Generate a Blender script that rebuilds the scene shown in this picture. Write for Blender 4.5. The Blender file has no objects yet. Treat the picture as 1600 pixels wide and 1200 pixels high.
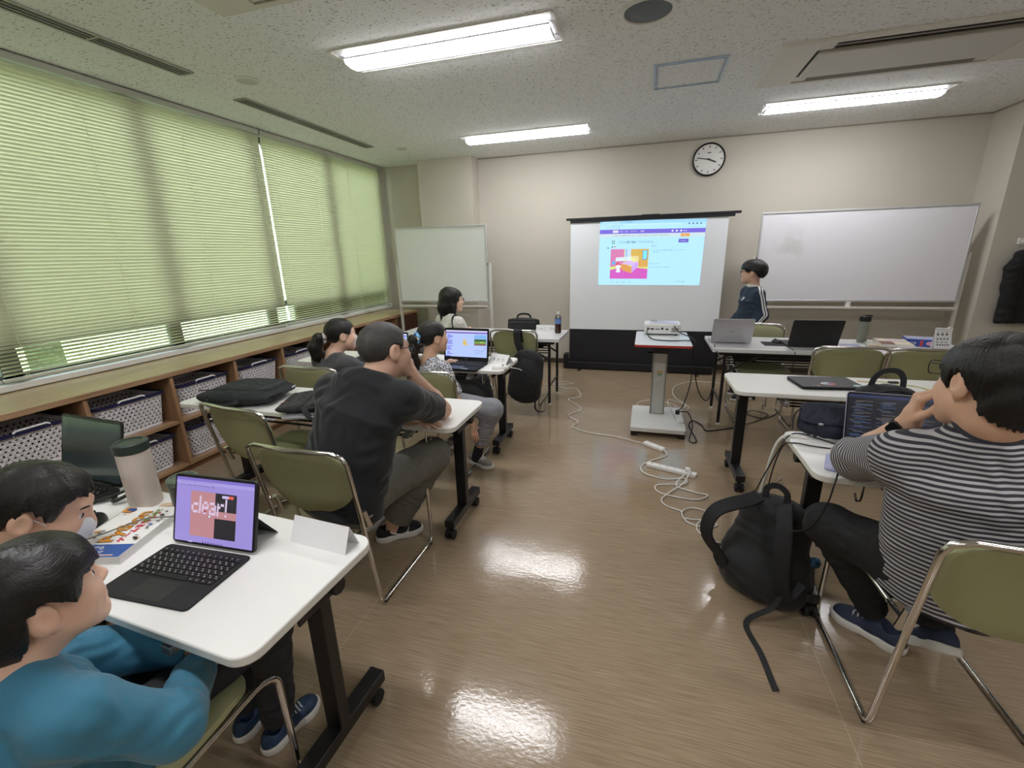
import bpy, math, random
import numpy as np
from mathutils import Vector, Matrix
random.seed(7)
SC = bpy.context.scene
COL = SC.collection
PI = math.pi
V = Vector

# ------------------------------------------------------------------ colours and materials
def lin(c):
    c = c / 255.0
    return c / 12.92 if c <= 0.04045 else ((c + 0.055) / 1.055) ** 2.4
def rgb(t):
    return (lin(t[0]), lin(t[1]), lin(t[2]), 1.0)
MATS = {}
def mat(name, col, rough=0.5, metal=0.0, bump=None, var=None, spec=0.5, coat=0.0, sheen=0.0, trans=None, tex=None):
    """bump=(scale,strength[,stretch]); var=(scale,amount) slow colour variation of the thing itself"""
    if name in MATS:
        return MATS[name]
    m = bpy.data.materials.new(name)
    m.use_nodes = True
    nt = m.node_tree
    N, L = nt.nodes, nt.links
    b = N['Principled BSDF']
    b.inputs['Base Color'].default_value = rgb(col)
    b.inputs['Roughness'].default_value = rough
    b.inputs['Metallic'].default_value = metal
    b.inputs['Specular IOR Level'].default_value = spec
    b.inputs['Coat Weight'].default_value = coat
    b.inputs['Coat Roughness'].default_value = 0.15
    b.inputs['Sheen Weight'].default_value = sheen
    tc = N.new('ShaderNodeTexCoord')
    if var:
        n = N.new('ShaderNodeTexNoise'); n.inputs['Scale'].default_value = var[0]; n.inputs['Detail'].default_value = 6
        L.new(tc.outputs['Object'], n.inputs['Vector'])
        r = N.new('ShaderNodeMapRange'); r.inputs[1].default_value = 0.3; r.inputs[2].default_value = 0.7
        r.inputs[3].default_value = 1 - var[1]; r.inputs[4].default_value = 1 + var[1]
        L.new(n.outputs['Fac'], r.inputs[0])
        mx = N.new('ShaderNodeVectorMath'); mx.operation = 'SCALE'
        mx.inputs[0].default_value = rgb(col)[:3]
        L.new(r.outputs[0], mx.inputs['Scale']); L.new(mx.outputs[0], b.inputs['Base Color'])
    if bump:
        n = N.new('ShaderNodeTexNoise'); n.inputs['Scale'].default_value = bump[0]; n.inputs['Detail'].default_value = 3
        src = tc.outputs['Object']
        if len(bump) > 2:
            mp = N.new('ShaderNodeMapping'); mp.inputs['Scale'].default_value = bump[2]
            L.new(src, mp.inputs['Vector']); src = mp.outputs['Vector']
        L.new(src, n.inputs['Vector'])
        bp = N.new('ShaderNodeBump'); bp.inputs['Strength'].default_value = bump[1]; bp.inputs['Distance'].default_value = 0.004
        L.new(n.outputs['Fac'], bp.inputs['Height']); L.new(bp.outputs['Normal'], b.inputs['Normal'])
    MATS[name] = m
    return m
def emit(name, col, strength=1.0):
    if name in MATS:
        return MATS[name]
    m = bpy.data.materials.new(name); m.use_nodes = True
    nt = m.node_tree; b = nt.nodes['Principled BSDF']
    b.inputs['Base Color'].default_value = (0.02, 0.02, 0.02, 1)
    b.inputs['Roughness'].default_value = 0.35
    b.inputs['Emission Color'].default_value = rgb(col)
    b.inputs['Emission Strength'].default_value = strength
    MATS[name] = m
    return m
def nodes_of(m):
    return m.node_tree.nodes, m.node_tree.links, m.node_tree.nodes['Principled BSDF']

# ------------------------------------------------------------------ object helpers
def tag(o, label=None, cat=None, group=None, kind=None):
    if label: o['label'] = label
    if cat: o['category'] = cat
    if group: o['group'] = group
    if kind: o['kind'] = kind
    return o
def thing(name, label, cat, loc=(0, 0, 0), rz=0.0, group=None):
    o = bpy.data.objects.new(name, None); COL.objects.link(o)
    o.location = loc; o.rotation_euler = (0, 0, rz); o.empty_display_size = 0.1
    return tag(o, label, cat, group)
def copy_tree(o, parent=None):
    c = o.copy(); COL.objects.link(c)
    if parent is not None: c.parent = parent
    for ch in list(o.children): copy_tree(ch, c)
    return c

def catmull(pts, n=8, closed=False):
    P = [V(p) for p in pts]; out = []
    m = len(P)
    rng = range(m) if closed else range(m - 1)
    for i in rng:
        p0 = P[(i - 1) % m] if (closed or i > 0) else P[0] * 2 - P[1]
        p1 = P[i]; p2 = P[(i + 1) % m]
        p3 = P[(i + 2) % m] if (closed or i + 2 < m) else P[-1] * 2 - P[-2]
        for k in range(n):
            t = k / n
            out.append(0.5 * ((2 * p1) + (p2 - p0) * t + (2 * p0 - 5 * p1 + 4 * p2 - p3) * t * t + (3 * p1 - p0 - 3 * p2 + p3) * t ** 3))
    if not closed: out.append(P[-1])
    return out
def fillet(pts, r, n=6):
    """polyline with its inner corners rounded"""
    P = [V(p) for p in pts]; out = [P[0]]
    for i in range(1, len(P) - 1):
        a, b, c = P[i - 1], P[i], P[i + 1]
        d1 = (a - b); d2 = (c - b)
        k = min(r, d1.length * 0.49, d2.length * 0.49)
        s, e = b + d1.normalized() * k, b + d2.normalized() * k
        for j in range(n + 1):
            t = j / n
            out.append(s * (1 - t) ** 2 + b * 2 * t * (1 - t) + e * t * t)
    out.append(P[-1])
    return out
def rrect(w, h, r, n=5):
    o = []
    for cx, cy, a0 in ((w / 2 - r, h / 2 - r, 0), (-w / 2 + r, h / 2 - r, 90), (-w / 2 + r, -h / 2 + r, 180), (w / 2 - r, -h / 2 + r, 270)):
        for k in range(n + 1):
            a = math.radians(a0 + 90 * k / n)
            o.append((cx + r * math.cos(a), cy + r * math.sin(a)))
    return o

class MB:
    def __init__(s):
        s.v = []; s.f = []; s.m = []; s.mats = []
    def mi(s, m):
        if m is None: return 0
        if m not in s.mats: s.mats.append(m)
        return s.mats.index(m)
    def add(s, vs, fs, m=None, X=None):
        k = len(s.v)
        s.v += [tuple(X @ V(p)) if X is not None else tuple(p) for p in vs]
        s.f += [tuple(i + k for i in f) for f in fs]
        s.m += [s.mi(m)] * len(fs)
        return s
    def box(s, c, d, m=None, X=None):
        x, y, z = c; a, b, e = d[0] / 2, d[1] / 2, d[2] / 2
        vs = [(x + i * a, y + j * b, z + k * e) for i in (-1, 1) for j in (-1, 1) for k in (-1, 1)]
        fs = [(0, 1, 3, 2), (4, 6, 7, 5), (0, 4, 5, 1), (2, 3, 7, 6), (0, 2, 6, 4), (1, 5, 7, 3)]
        return s.add(vs, fs, m, X)
    def bx(s, x0, x1, y0, y1, z0, z1, m=None, X=None):
        return s.box(((x0 + x1) / 2, (y0 + y1) / 2, (z0 + z1) / 2), (x1 - x0, y1 - y0, z1 - z0), m, X)
    def bar(s, a, b, w, h, m=None, up=(0, 0, 1)):
        a, b = V(a), V(b); d = (b - a); L = d.length; d.normalize()
        u = V(up); l = d.cross(u)
        if l.length < 1e-4: l = d.cross(V((1, 0, 0)))
        l.normalize(); u = l.cross(d)
        X = Matrix.Translation((a + b) / 2) @ Matrix((d, l, u)).transposed().to_4x4()
        return s.box((0, 0, 0), (L, w, h), m, X)
    def tube(s, path, r, n=8, m=None, closed=False, flat=None):
        """round tube (r may be a list); flat=(w,h,up) sweeps a flat strap instead"""
        P = [V(p) for p in path]; c = len(P); rings = []
        T = []
        for i in range(c):
            a = P[(i - 1) % c] if (closed or i > 0) else P[i]
            b = P[(i + 1) % c] if (closed or i < c - 1) else P[i]
            t = (b - a); T.append(t.normalized() if t.length > 1e-9 else V((0, 0, 1)))
        nrm = T[0].orthogonal().normalized()
        if flat: nrm = V(flat[2])
        for i in range(c):
            if flat and len(flat) > 3: nrm = V(flat[3][i])
            nrm = (nrm - T[i] * nrm.dot(T[i]))
            nrm = nrm.normalized() if nrm.length > 1e-6 else T[i].orthogonal().normalized()
            bi = T[i].cross(nrm)
            rr = r[i] if isinstance(r, (list, tuple)) else r
            if flat:
                w, h = flat[0] / 2, flat[1] / 2
                pr = [(-w, -h * .6), (-w * .9, -h), (w * .9, -h), (w, -h * .6), (w, h * .6), (w * .9, h), (-w * .9, h), (-w, h * .6)]
                rings.append([P[i] + bi * x + nrm * y for x, y in pr])
            else:
                rings.append([P[i] + (nrm * math.cos(2 * PI * k / n) + bi * math.sin(2 * PI * k / n)) * rr for k in range(n)])
        if flat: n = 8
        vs = [p for g in rings for p in g]; fs = []
        for i in range(c if closed else c - 1):
            j = (i + 1) % c
            for k in range(n):
                fs.append((i * n + k, i * n + (k + 1) % n, j * n + (k + 1) % n, j * n + k))
        if not closed:
            fs.append(tuple(reversed(range(n)))); fs.append(tuple((c - 1) * n + k for k in range(n)))
        return s.add(vs, fs, m)
    def cyl(s, a, b, r, n=16, m=None, r2=None):
        return s.tube([a, b], [r, r if r2 is None else r2], n, m)
    def lathe(s, prof, n=24, m=None, X=None, ms=None):
        vs = []; fs = []; k = len(prof)
        for i in range(n):
            a = 2 * PI * i / n
            vs += [(r * math.cos(a), r * math.sin(a), z) for r, z in prof]
        base = len(s.v)
        s.v += [tuple(X @ V(p)) if X is not None else p for p in vs]
        for i in range(n):
            j = (i + 1) % n
            for q in range(k - 1):
                s.f.append((base + i * k + q, base + j * k + q, base + j * k + q + 1, base + i * k + q + 1))
                s.m.append(s.mi(ms[q] if ms else m))
        return s
    def prism(s, poly, z0, z1, m=None, X=None, mtop=None, holes=False):
        n = len(poly)
        vs = [(x, y, z0) for x, y in poly] + [(x, y, z1) for x, y in poly]
        s.add(vs, [(i, (i + 1) % n, n + (i + 1) % n, n + i) for i in range(n)] + [tuple(reversed(range(n)))], m, X)
        k = len(s.v) - 2 * n
        s.f.append(tuple(k + n + i for i in range(n))); s.m.append(s.mi(mtop or m))
        return s
    def patch(s, f, nu, nv, th, m=None, smoothn=None):
        """solid sheet: f(u,v) in 0..1 gives the middle surface"""
        g = [[V(f(i / nu, j / nv)) for j in range(nv + 1)] for i in range(nu + 1)]
        vs = []
        for sgn in (1, -1):
            for i in range(nu + 1):
                for j in range(nv + 1):
                    du = g[min(i + 1, nu)][j] - g[max(i - 1, 0)][j]
                    dv = g[i][min(j + 1, nv)] - g[i][max(j - 1, 0)]
                    nn = du.cross(dv); nn = nn.normalized() if nn.length > 1e-12 else V((0, 0, 1))
                    e = min(1, min(i, nu - i, j, nv - j) / 1.0) * 0.5 + 0.5
                    vs.append(g[i][j] + nn * (sgn * th / 2 * e))
        W = nv + 1; o = (nu + 1) * W; fs = []
        for i in range(nu):
            for j in range(nv):
                a, b, c, d = i * W + j, (i + 1) * W + j, (i + 1) * W + j + 1, i * W + j + 1
                fs += [(a, b, c, d), (o + d, o + c, o + b, o + a)]
        for i in range(nu):
            a, b = i * W, (i + 1) * W
            fs += [(a, o + a, o + b, b), (b + nv, o + b + nv, o + a + nv, a + nv)]
        for j in range(nv):
            a, b = j, j + 1; e = nu * W
            fs += [(b, o + b, o + a, a), (e + a, o + e + a, o + e + b, e + b)]
        return s.add(vs, fs, m)
    def mesh(s, name, m=None, smooth=35):
        me = bpy.data.meshes.new(name)
        me.from_pydata(s.v, [], s.f)
        ms = s.mats or [m]
        for x in ms: me.materials.append(x or m)
        if len(s.mats) > 1: me.polygons.foreach_set('material_index', s.m)
        if smooth:
            me.shade_smooth(); me.set_sharp_from_angle(angle=math.radians(smooth))
        me.validate(); me.update()
        return me
    def build(s, name, m=None, parent=None, bevel=0, smooth=35, seg=2, subsurf=0):
        o = bpy.data.objects.new(name, s.mesh(name, m, smooth)); COL.objects.link(o)
        if parent is not None: o.parent = parent
        if bevel:
            b = o.modifiers.new('bevel', 'BEVEL'); b.width = bevel; b.segments = seg; b.limit_method = 'ANGLE'; b.angle_limit = math.radians(40)
            b.harden_normals = False
        if subsurf:
            b = o.modifiers.new('sub', 'SUBSURF'); b.levels = subsurf; b.render_levels = subsurf
        return o

def text_geo(body, size, align='LEFT', bold=0.0):
    cu = bpy.data.curves.new('lettering', 'FONT'); cu.body = body; cu.size = size; cu.align_x = align
    cu.resolution_u = 2; cu.offset = bold
    o = bpy.data.objects.new('lettering', cu); COL.objects.link(o)
    dg = bpy.context.evaluated_depsgraph_get(); dg.update()
    me = bpy.data.meshes.new_from_object(o.evaluated_get(dg))
    vs = [tuple(v.co) for v in me.vertices]; fs = [tuple(p.vertices) for p in me.polygons]
    bpy.data.objects.remove(o); bpy.data.curves.remove(cu); bpy.data.meshes.remove(me)
    return vs, fs
class Flat:
    """flat artwork (screen pictures, printing, lettering) laid on a plane: origin O, unit axes U,V in metres"""
    def __init__(s, O, U, Vv, step=0.00025):
        s.mb = MB(); s.O = V(O); s.U = V(U); s.V = V(Vv); s.N = s.U.cross(s.V).normalized(); s.step = step; s.k = 0
    def pt(s, x, y): return s.O + s.U * x + s.V * y + s.N * (s.k * s.step)
    def poly(s, pts, m):
        s.k += 1
        s.mb.add([s.pt(*p) for p in pts], [tuple(range(len(pts)))], m); return s
    def rect(s, x0, y0, x1, y1, m): return s.poly([(x0, y0), (x1, y0), (x1, y1), (x0, y1)], m)
    def disc(s, x, y, r, m, ry=None, n=16):
        return s.poly([(x + r * math.cos(2 * PI * i / n), y + (ry or r) * math.sin(2 * PI * i / n)) for i in range(n)], m)
    def text(s, x, y, body, size, m, align='LEFT', bold=0.0, sx=1.0):
        s.k += 1
        vs, fs = text_geo(body, size, align, bold)
        s.mb.add([s.pt(x + a * sx, y + b) for a, b, _ in vs], fs, m); return s
    def build(s, name, parent=None):
        return s.mb.build(name, None, parent, smooth=0)

# ------------------------------------------------------------------ camera
CAM = (0.29396964988360913, 0.28339730883767134, -0.02616662942166602, 694.1392824959112)
def make_camera():
    y, p, r, f = CAM
    fw = V((-math.sin(y) * math.cos(p), math.cos(y) * math.cos(p), -math.sin(p)))
    rt = V((math.cos(y), math.sin(y), 0)); up = rt.cross(fw)
    R = rt * math.cos(r) + up * math.sin(r); U = -rt * math.sin(r) + up * math.cos(r)
    cam = bpy.data.cameras.new('camera'); cam.sensor_width = 36; cam.sensor_fit = 'HORIZONTAL'
    cam.lens = f * 36 / 1600; cam.clip_start = 0.02; cam.clip_end = 200
    o = bpy.data.objects.new('camera', cam); COL.objects.link(o)
    M = Matrix((R, U, -fw)).transposed().to_4x4(); M.translation = (0, 0, 1.5)
    o.matrix_world = M
    SC.camera = o
make_camera()

# ------------------------------------------------------------------ material library
WHITE_TOP = mat('white_laminate', (236, 236, 234), .38, bump=(900, .03))
TOP_EDGE = mat('white_edge_band', (222, 222, 216), .45)
GREY_TOP = mat('pale_grey_laminate', (214, 214, 216), .3)
BLACK_MET = mat('black_powder_coat', (22, 22, 24), .38, bump=(500, .05))
CHROME = mat('chrome', (214, 212, 208), .14, 1.0)
STEEL = mat('brushed_steel', (178, 178, 178), .4, .85, bump=(300, .08, (1, 1, 12)))
BLACK_PL = mat('black_plastic', (20, 20, 22), .45)
RUBBER = mat('black_rubber', (16, 16, 17), .7)
GREEN_VINYL = mat('green_vinyl', (152, 153, 114), .38, bump=(700, .12), var=(5, .04))
WHITE_PL = mat('white_plastic', (232, 232, 230), .4)
OFFWHITE_MET = mat('white_painted_metal', (225, 224, 220), .4)
WOOD = mat('shelf_wood', (152, 112, 78), .5)
def wood_nodes(m, c1, c2, sc=(3, 40, 40)):
    N, L, b = nodes_of(m)
    tc = N.new('ShaderNodeTexCoord'); mp = N.new('ShaderNodeMapping'); mp.inputs['Scale'].default_value = sc
    n = N.new('ShaderNodeTexNoise'); n.inputs['Scale'].default_value = 1.2; n.inputs['Detail'].default_value = 8; n.inputs['Distortion'].default_value = .4
    r = N.new('ShaderNodeValToRGB'); r.color_ramp.elements[0].color = rgb(c1); r.color_ramp.elements[1].color = rgb(c2)
    r.color_ramp.elements[0].position = .3; r.color_ramp.elements[1].position = .7
    L.new(tc.outputs['Object'], mp.inputs[0]); L.new(mp.outputs[0], n.inputs['Vector']); L.new(n.outputs['Fac'], r.inputs[0]); L.new(r.outputs[0], b.inputs['Base Color'])
wood_nodes(WOOD, (146, 112, 82), (178, 145, 112), (25, 2.2, 25))
WOOD_V = mat('shelf_wood_upright', (152, 112, 78), .5); wood_nodes(WOOD_V, (142, 108, 78), (172, 136, 102), (25, 25, 2.2))
WOOD_TOP_LIT = mat('shelf_top_lit_wood', (190, 168, 130), .28); wood_nodes(WOOD_TOP_LIT, (178, 156, 118), (202, 182, 146), (25, 2.2, 25))  # same wood, lightened: reflected window light is put into the colour
DARK_WOOD = mat('dark_brown_wood', (72, 46, 34), .45); wood_nodes(DARK_WOOD, (58, 36, 26), (86, 56, 42), (25, 25, 2.2))

# floor: brown streaked vinyl with a glossy, slightly rippled polish
FLOOR = mat('brown_vinyl_floor', (122, 104, 84), .2)
def floor_nodes():
    N, L, b = nodes_of(FLOOR)
    tc = N.new('ShaderNodeTexCoord')
    mp = N.new('ShaderNodeMapping'); mp.inputs['Scale'].default_value = (7, 190, 1)
    n = N.new('ShaderNodeTexNoise'); n.inputs['Scale'].default_value = 1; n.inputs['Detail'].default_value = 5
    r = N.new('ShaderNodeValToRGB')
    r.color_ramp.elements[0].color = rgb((140, 121, 98)); r.color_ramp.elements[1].color = rgb((165, 146, 122))
    r.color_ramp.elements[0].position = .32; r.color_ramp.elements[1].position = .68
    L.new(tc.outputs['Object'], mp.inputs[0]); L.new(mp.outputs[0], n.inputs['Vector']); L.new(n.outputs['Fac'], r.inputs[0])
    n2 = N.new('ShaderNodeTexNoise'); n2.inputs['Scale'].default_value = 1.3; n2.inputs['Detail'].default_value = 4
    L.new(tc.outputs['Object'], n2.inputs['Vector'])
    r2 = N.new('ShaderNodeMapRange'); r2.inputs[1].default_value = .3; r2.inputs[2].default_value = .7; r2.inputs[3].default_value = .93; r2.inputs[4].default_value = 1.05
    L.new(n2.outputs['Fac'], r2.inputs[0])
    sc = N.new('ShaderNodeVectorMath'); sc.operation = 'SCALE'
    L.new(r.outputs[0], sc.inputs[0]); L.new(r2.outputs[0], sc.inputs['Scale'])
    # thin welded seams between the sheets
    br = N.new('ShaderNodeTexBrick'); br.inputs['Scale'].default_value = 1; br.inputs['Brick Width'].default_value = 1.8; br.inputs['Row Height'].default_value = 1.62
    br.inputs['Mortar Size'].default_value = .0022; br.inputs['Mortar Smooth'].default_value = .2; br.offset = 0
    mp3 = N.new('ShaderNodeMapping'); mp3.inputs['Location'].default_value = (20.9, 20.42, 0)
    L.new(tc.outputs['Object'], mp3.inputs[0]); L.new(mp3.outputs[0], br.inputs['Vector'])
    mx = N.new('ShaderNodeMix'); mx.data_type = 'RGBA'
    mul = N.new('ShaderNodeMath'); mul.operation = 'MULTIPLY'; mul.inputs[1].default_value = .45
    L.new(br.outputs['Fac'], mul.inputs[0]); L.new(mul.outputs[0], mx.inputs[0])
    L.new(sc.outputs[0], mx.inputs[6]); mx.inputs[7].default_value = rgb((184, 168, 144))
    L.new(mx.outputs[2], b.inputs['Base Color'])
    n3 = N.new('ShaderNodeTexNoise'); n3.inputs['Scale'].default_value = 55; n3.inputs['Detail'].default_value = 3
    mp4 = N.new('ShaderNodeMapping'); mp4.inputs['Scale'].default_value = (1, 1.3, 1)
    L.new(tc.outputs['Object'], mp4.inputs[0]); L.new(mp4.outputs[0], n3.inputs['Vector'])
    n5 = N.new('ShaderNodeTexNoise'); n5.inputs['Scale'].default_value = 5; n5.inputs['Detail'].default_value = 2
    L.new(tc.outputs['Object'], n5.inputs['Vector'])
    ad = N.new('ShaderNodeMath'); ad.operation = 'MULTIPLY_ADD'; ad.inputs[1].default_value = 4.0
    L.new(n5.outputs['Fac'], ad.inputs[0]); L.new(n3.outputs['Fac'], ad.inputs[2])
    bp = N.new('ShaderNodeBump'); bp.inputs['Strength'].default_value = .12; bp.inputs['Distance'].default_value = .003
    L.new(ad.outputs[0], bp.inputs['Height']); L.new(bp.outputs[0], b.inputs['Normal'])
    n4 = N.new('ShaderNodeMapRange'); n4.inputs[1].default_value = .35; n4.inputs[2].default_value = .65; n4.inputs[3].default_value = .09; n4.inputs[4].default_value = .17
    L.new(n2.outputs['Fac'], n4.inputs[0]); L.new(n4.outputs[0], b.inputs['Roughness'])
    b.inputs['Specular IOR Level'].default_value = .62
floor_nodes()

CEIL = mat('rockwool_ceiling', (228, 229, 230), .9)
def ceil_nodes():
    N, L, b = nodes_of(CEIL)
    tc = N.new('ShaderNodeTexCoord')
    mp = N.new('ShaderNodeMapping'); mp.inputs['Scale'].default_value = (44, 92, 1)
    w = N.new('ShaderNodeTexNoise'); w.inputs['Scale'].default_value = 30; w.inputs['Detail'].default_value = 2
    L.new(tc.outputs['Object'], w.inputs['Vector'])
    mixv = N.new('ShaderNodeVectorMath'); mixv.operation = 'MULTIPLY_ADD'; mixv.inputs[1].default_value = (.012, .012, 0)
    L.new(w.outputs['Color'], mixv.inputs[0]); L.new(tc.outputs['Object'], mixv.inputs[2])
    L.new(mixv.outputs[0], mp.inputs[0])
    n = N.new('ShaderNodeTexNoise'); n.inputs['Scale'].default_value = 1; n.inputs['Detail'].default_value = 2.5; n.inputs['Roughness'].default_value = .6
    L.new(mp.outputs[0], n.inputs['Vector'])
    r = N.new('ShaderNodeValToRGB'); e = r.color_ramp.elements
    e[0].position = .33; e[0].color = rgb((162, 163, 162)); e[1].position = .41; e[1].color = rgb((240, 242, 243))
    L.new(n.outputs['Fac'], r.inputs[0]); L.new(r.outputs[0], b.inputs['Base Color'])
    bp = N.new('ShaderNodeBump'); bp.inputs['Strength'].default_value = .5; bp.inputs['Distance'].default_value = .004
    L.new(r.outputs[0], bp.inputs['Height']); L.new(bp.outputs[0], b.inputs['Normal'])
ceil_nodes()
WALL = mat('beige_wallpaper', (202, 197, 186), .8, bump=(420, .25), var=(2, .015))
BASEB = mat('dark_vinyl_baseboard', (74, 66, 58), .5)

# ------------------------------------------------------------------ the room shell
XL, XR, YF, YB, H = -3.76, 4.02, 6.12, -3.6, 2.733
def struct(mb, name, m, **k):
    return tag(mb.build(name, m, None, **k), kind='structure')
struct(MB().bx(XL - .3, XR + .2, YB - .2, YF + .2, -.12, 0), 'floor', FLOOR, smooth=0)
struct(MB().bx(XL - .3, XR + .2, YB - .2, YF + .2, H, H + .15), 'ceiling', CEIL, smooth=0)
# front wall with the corner pier beside the window and the niche pier on the other side
struct(MB().bx(XL - .3, XR + .2, YF, YF + .2, 0, H), 'wall_front', WALL, smooth=0)
struct(MB().bx(-3.02, -2.25, 5.88, YF, 0, H), 'wall_front_pillar', WALL, smooth=0)
struct(MB().bx(3.2, XR, 5.67, YF, 0, H), 'wall_right_pillar', WALL, smooth=0)
struct(MB().bx(XR, XR + .2, YB - .2, YF + .2, 0, H), 'wall_right', WALL, smooth=0)
struct(MB().bx(XL - .3, XR + .2, YB - .2, YB, 0, H), 'wall_back', WALL, smooth=0)
WY0, WY1, WZ0, WZ1 = -.45, 6.02, .80, 2.69
w = MB()
w.bx(XL - .25, XL, YB, YF, 0, WZ0); w.bx(XL - .25, XL, YB, YF, WZ1, H)
w.bx(XL - .25, XL, YB, WY0, WZ0, WZ1); w.bx(XL - .25, XL, WY1, YF, WZ0, WZ1)
struct(w, 'wall_left', WALL, smooth=0)
b = MB(); b.bx(-2.25, 3.2, YF - .012, YF, 0, .065)
struct(b, 'baseboard_front', BASEB, smooth=0)
b = MB(); b.bx(XL, -3.02, YF - .012, YF, 0, .065); b.bx(-3.02, -2.238, 5.868, 5.88, 0, .065); b.bx(-2.25, -2.238, 5.88, YF, 0, .065)
struct(b, 'baseboard_left', BASEB, smooth=0)
b = MB(); b.bx(3.188, 3.2, 5.67, YF, 0, .065); b.bx(3.188, XR, 5.658, 5.67, 0, .065); b.bx(XR - .012, XR, YB, 5.67, 0, .065)
struct(b, 'baseboard_right', BASEB, smooth=0)
b = MB(); b.bx(-2.25, 3.2, YF - .008, YF, H - .012, H); b.bx(3.192, 3.2, 5.67, YF, H - .012, H)
struct(b, 'trim_1', mat('ceiling_trim', (150, 143, 130), .6), smooth=0)

# windows: aluminium frames, single panes
ALU = mat('window_aluminium', (96, 98, 94), .5, .3)
GLASS = bpy.data.materials.new('window_glass'); GLASS.use_nodes = True
def glass_nodes(m, tint=(.96, .985, .97, 1)):
    nt = m.node_tree; N, L = nt.nodes, nt.links
    N.remove(N['Principled BSDF'])
    t = N.new('ShaderNodeBsdfTransparent'); t.inputs[0].default_value = tint
    g = N.new('ShaderNodeBsdfGlossy'); g.inputs['Roughness'].default_value = .02
    f = N.new('ShaderNodeFresnel'); f.inputs[0].default_value = 1.35
    x = N.new('ShaderNodeMixShader')
    L.new(f.outputs[0], x.inputs[0]); L.new(t.outputs[0], x.inputs[1]); L.new(g.outputs[0], x.inputs[2]); L.new(x.outputs[0], N['Material Output'].inputs[0])
glass_nodes(GLASS)
mull = [WY0, .64, 1.71, 2.79, 3.86, 4.94, WY1]
for i in range(6):
    y0, y1 = mull[i], mull[i + 1]
    m = MB(); xa, xb = XL - .10, XL - .05
    m.bx(xa, xb, y0, y0 + .05, WZ0, WZ1); m.bx(xa, xb, y1 - .05, y1, WZ0, WZ1)
    m.bx(xa, xb, y0, y1, WZ0, WZ0 + .05); m.bx(xa, xb, y0, y1, WZ1 - .05, WZ1); m.bx(xa, xb, y0, y1, 1.02, 1.075)
    o = struct(m, 'window_%d' % (i + 1), ALU, bevel=.004)
    g = MB().bx(xa + .03, xa + .036, y0 + .04, y1 - .04, WZ0 + .04, WZ1 - .04).build('pane', GLASS, o, smooth=0)
struct(MB().bx(XL - .05, XL + .06, WY0, WY1, WZ0 - .03, WZ0 + .008), 'trim_2', OFFWHITE_MET, bevel=.004)

# outside: lawn, clipped hedge row, pale paving
GRASS = mat('lawn', (184, 190, 160), .9, var=(3, .2))
struct(MB().bx(-40, XL - .32, -25, 32, -.5, -.4), 'lawn', GRASS, smooth=0)
struct(MB().bx(-5.6, XL - .34, -25, 32, -.42, -.36), 'pavement', mat('pale_paving', (190, 188, 182), .8, var=(4, .08)), smooth=0)
HEDGE = mat('hedge_leaves', (160, 174, 134), .8, bump=(30, 1), var=(14, .45))
def hedge(x, y0, y1, h, name, label):
    mb = MB(); nu, nv = int((y1 - y0) / .22), 16
    rnd = random.Random(int(x * 100 + y0 * 7))
    def f(u, v):
        a = v * PI
        return (x - .9 * math.cos(a) * (1 + .15 * rnd.random()), y0 + (y1 - y0) * u, -.45 + h * math.sin(a) ** .5 * (1 + .12 * rnd.random()))
    mb.patch(f, nu, nv, .02)
    return tag(mb.build(name, HEDGE, None, smooth=80), label, 'hedge')
hedge(-8.2, -8, 3.4, 3.6, 'hedge', 'bright green hedge outside the window nearer the room back')
hedge(-8.6, 4.0, 18, 3.9, 'hedge', 'bright green hedge outside the window beyond the pillar end')

# world: bright overcast sky
def world():
    wd = bpy.data.worlds.new('sky'); SC.world = wd; wd.use_nodes = True
    N, L = wd.node_tree.nodes, wd.node_tree.links
    bg = N['Background']
    tc = N.new('ShaderNodeTexCoord'); sp = N.new('ShaderNodeSeparateXYZ'); L.new(tc.outputs['Generated'], sp.inputs[0])
    r = N.new('ShaderNodeValToRGB'); r.color_ramp.elements[0].position = 0; r.color_ramp.elements[0].color = (.95, 1.0, 1.02, 1)
    r.color_ramp.elements[1].position = .6; r.color_ramp.elements[1].color = (.72, .85, 1.0, 1)
    L.new(sp.outputs['Z'], r.inputs[0]); L.new(r.outputs[0], bg.inputs[0]); bg.inputs[1].default_value = 7.4
world()

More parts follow.
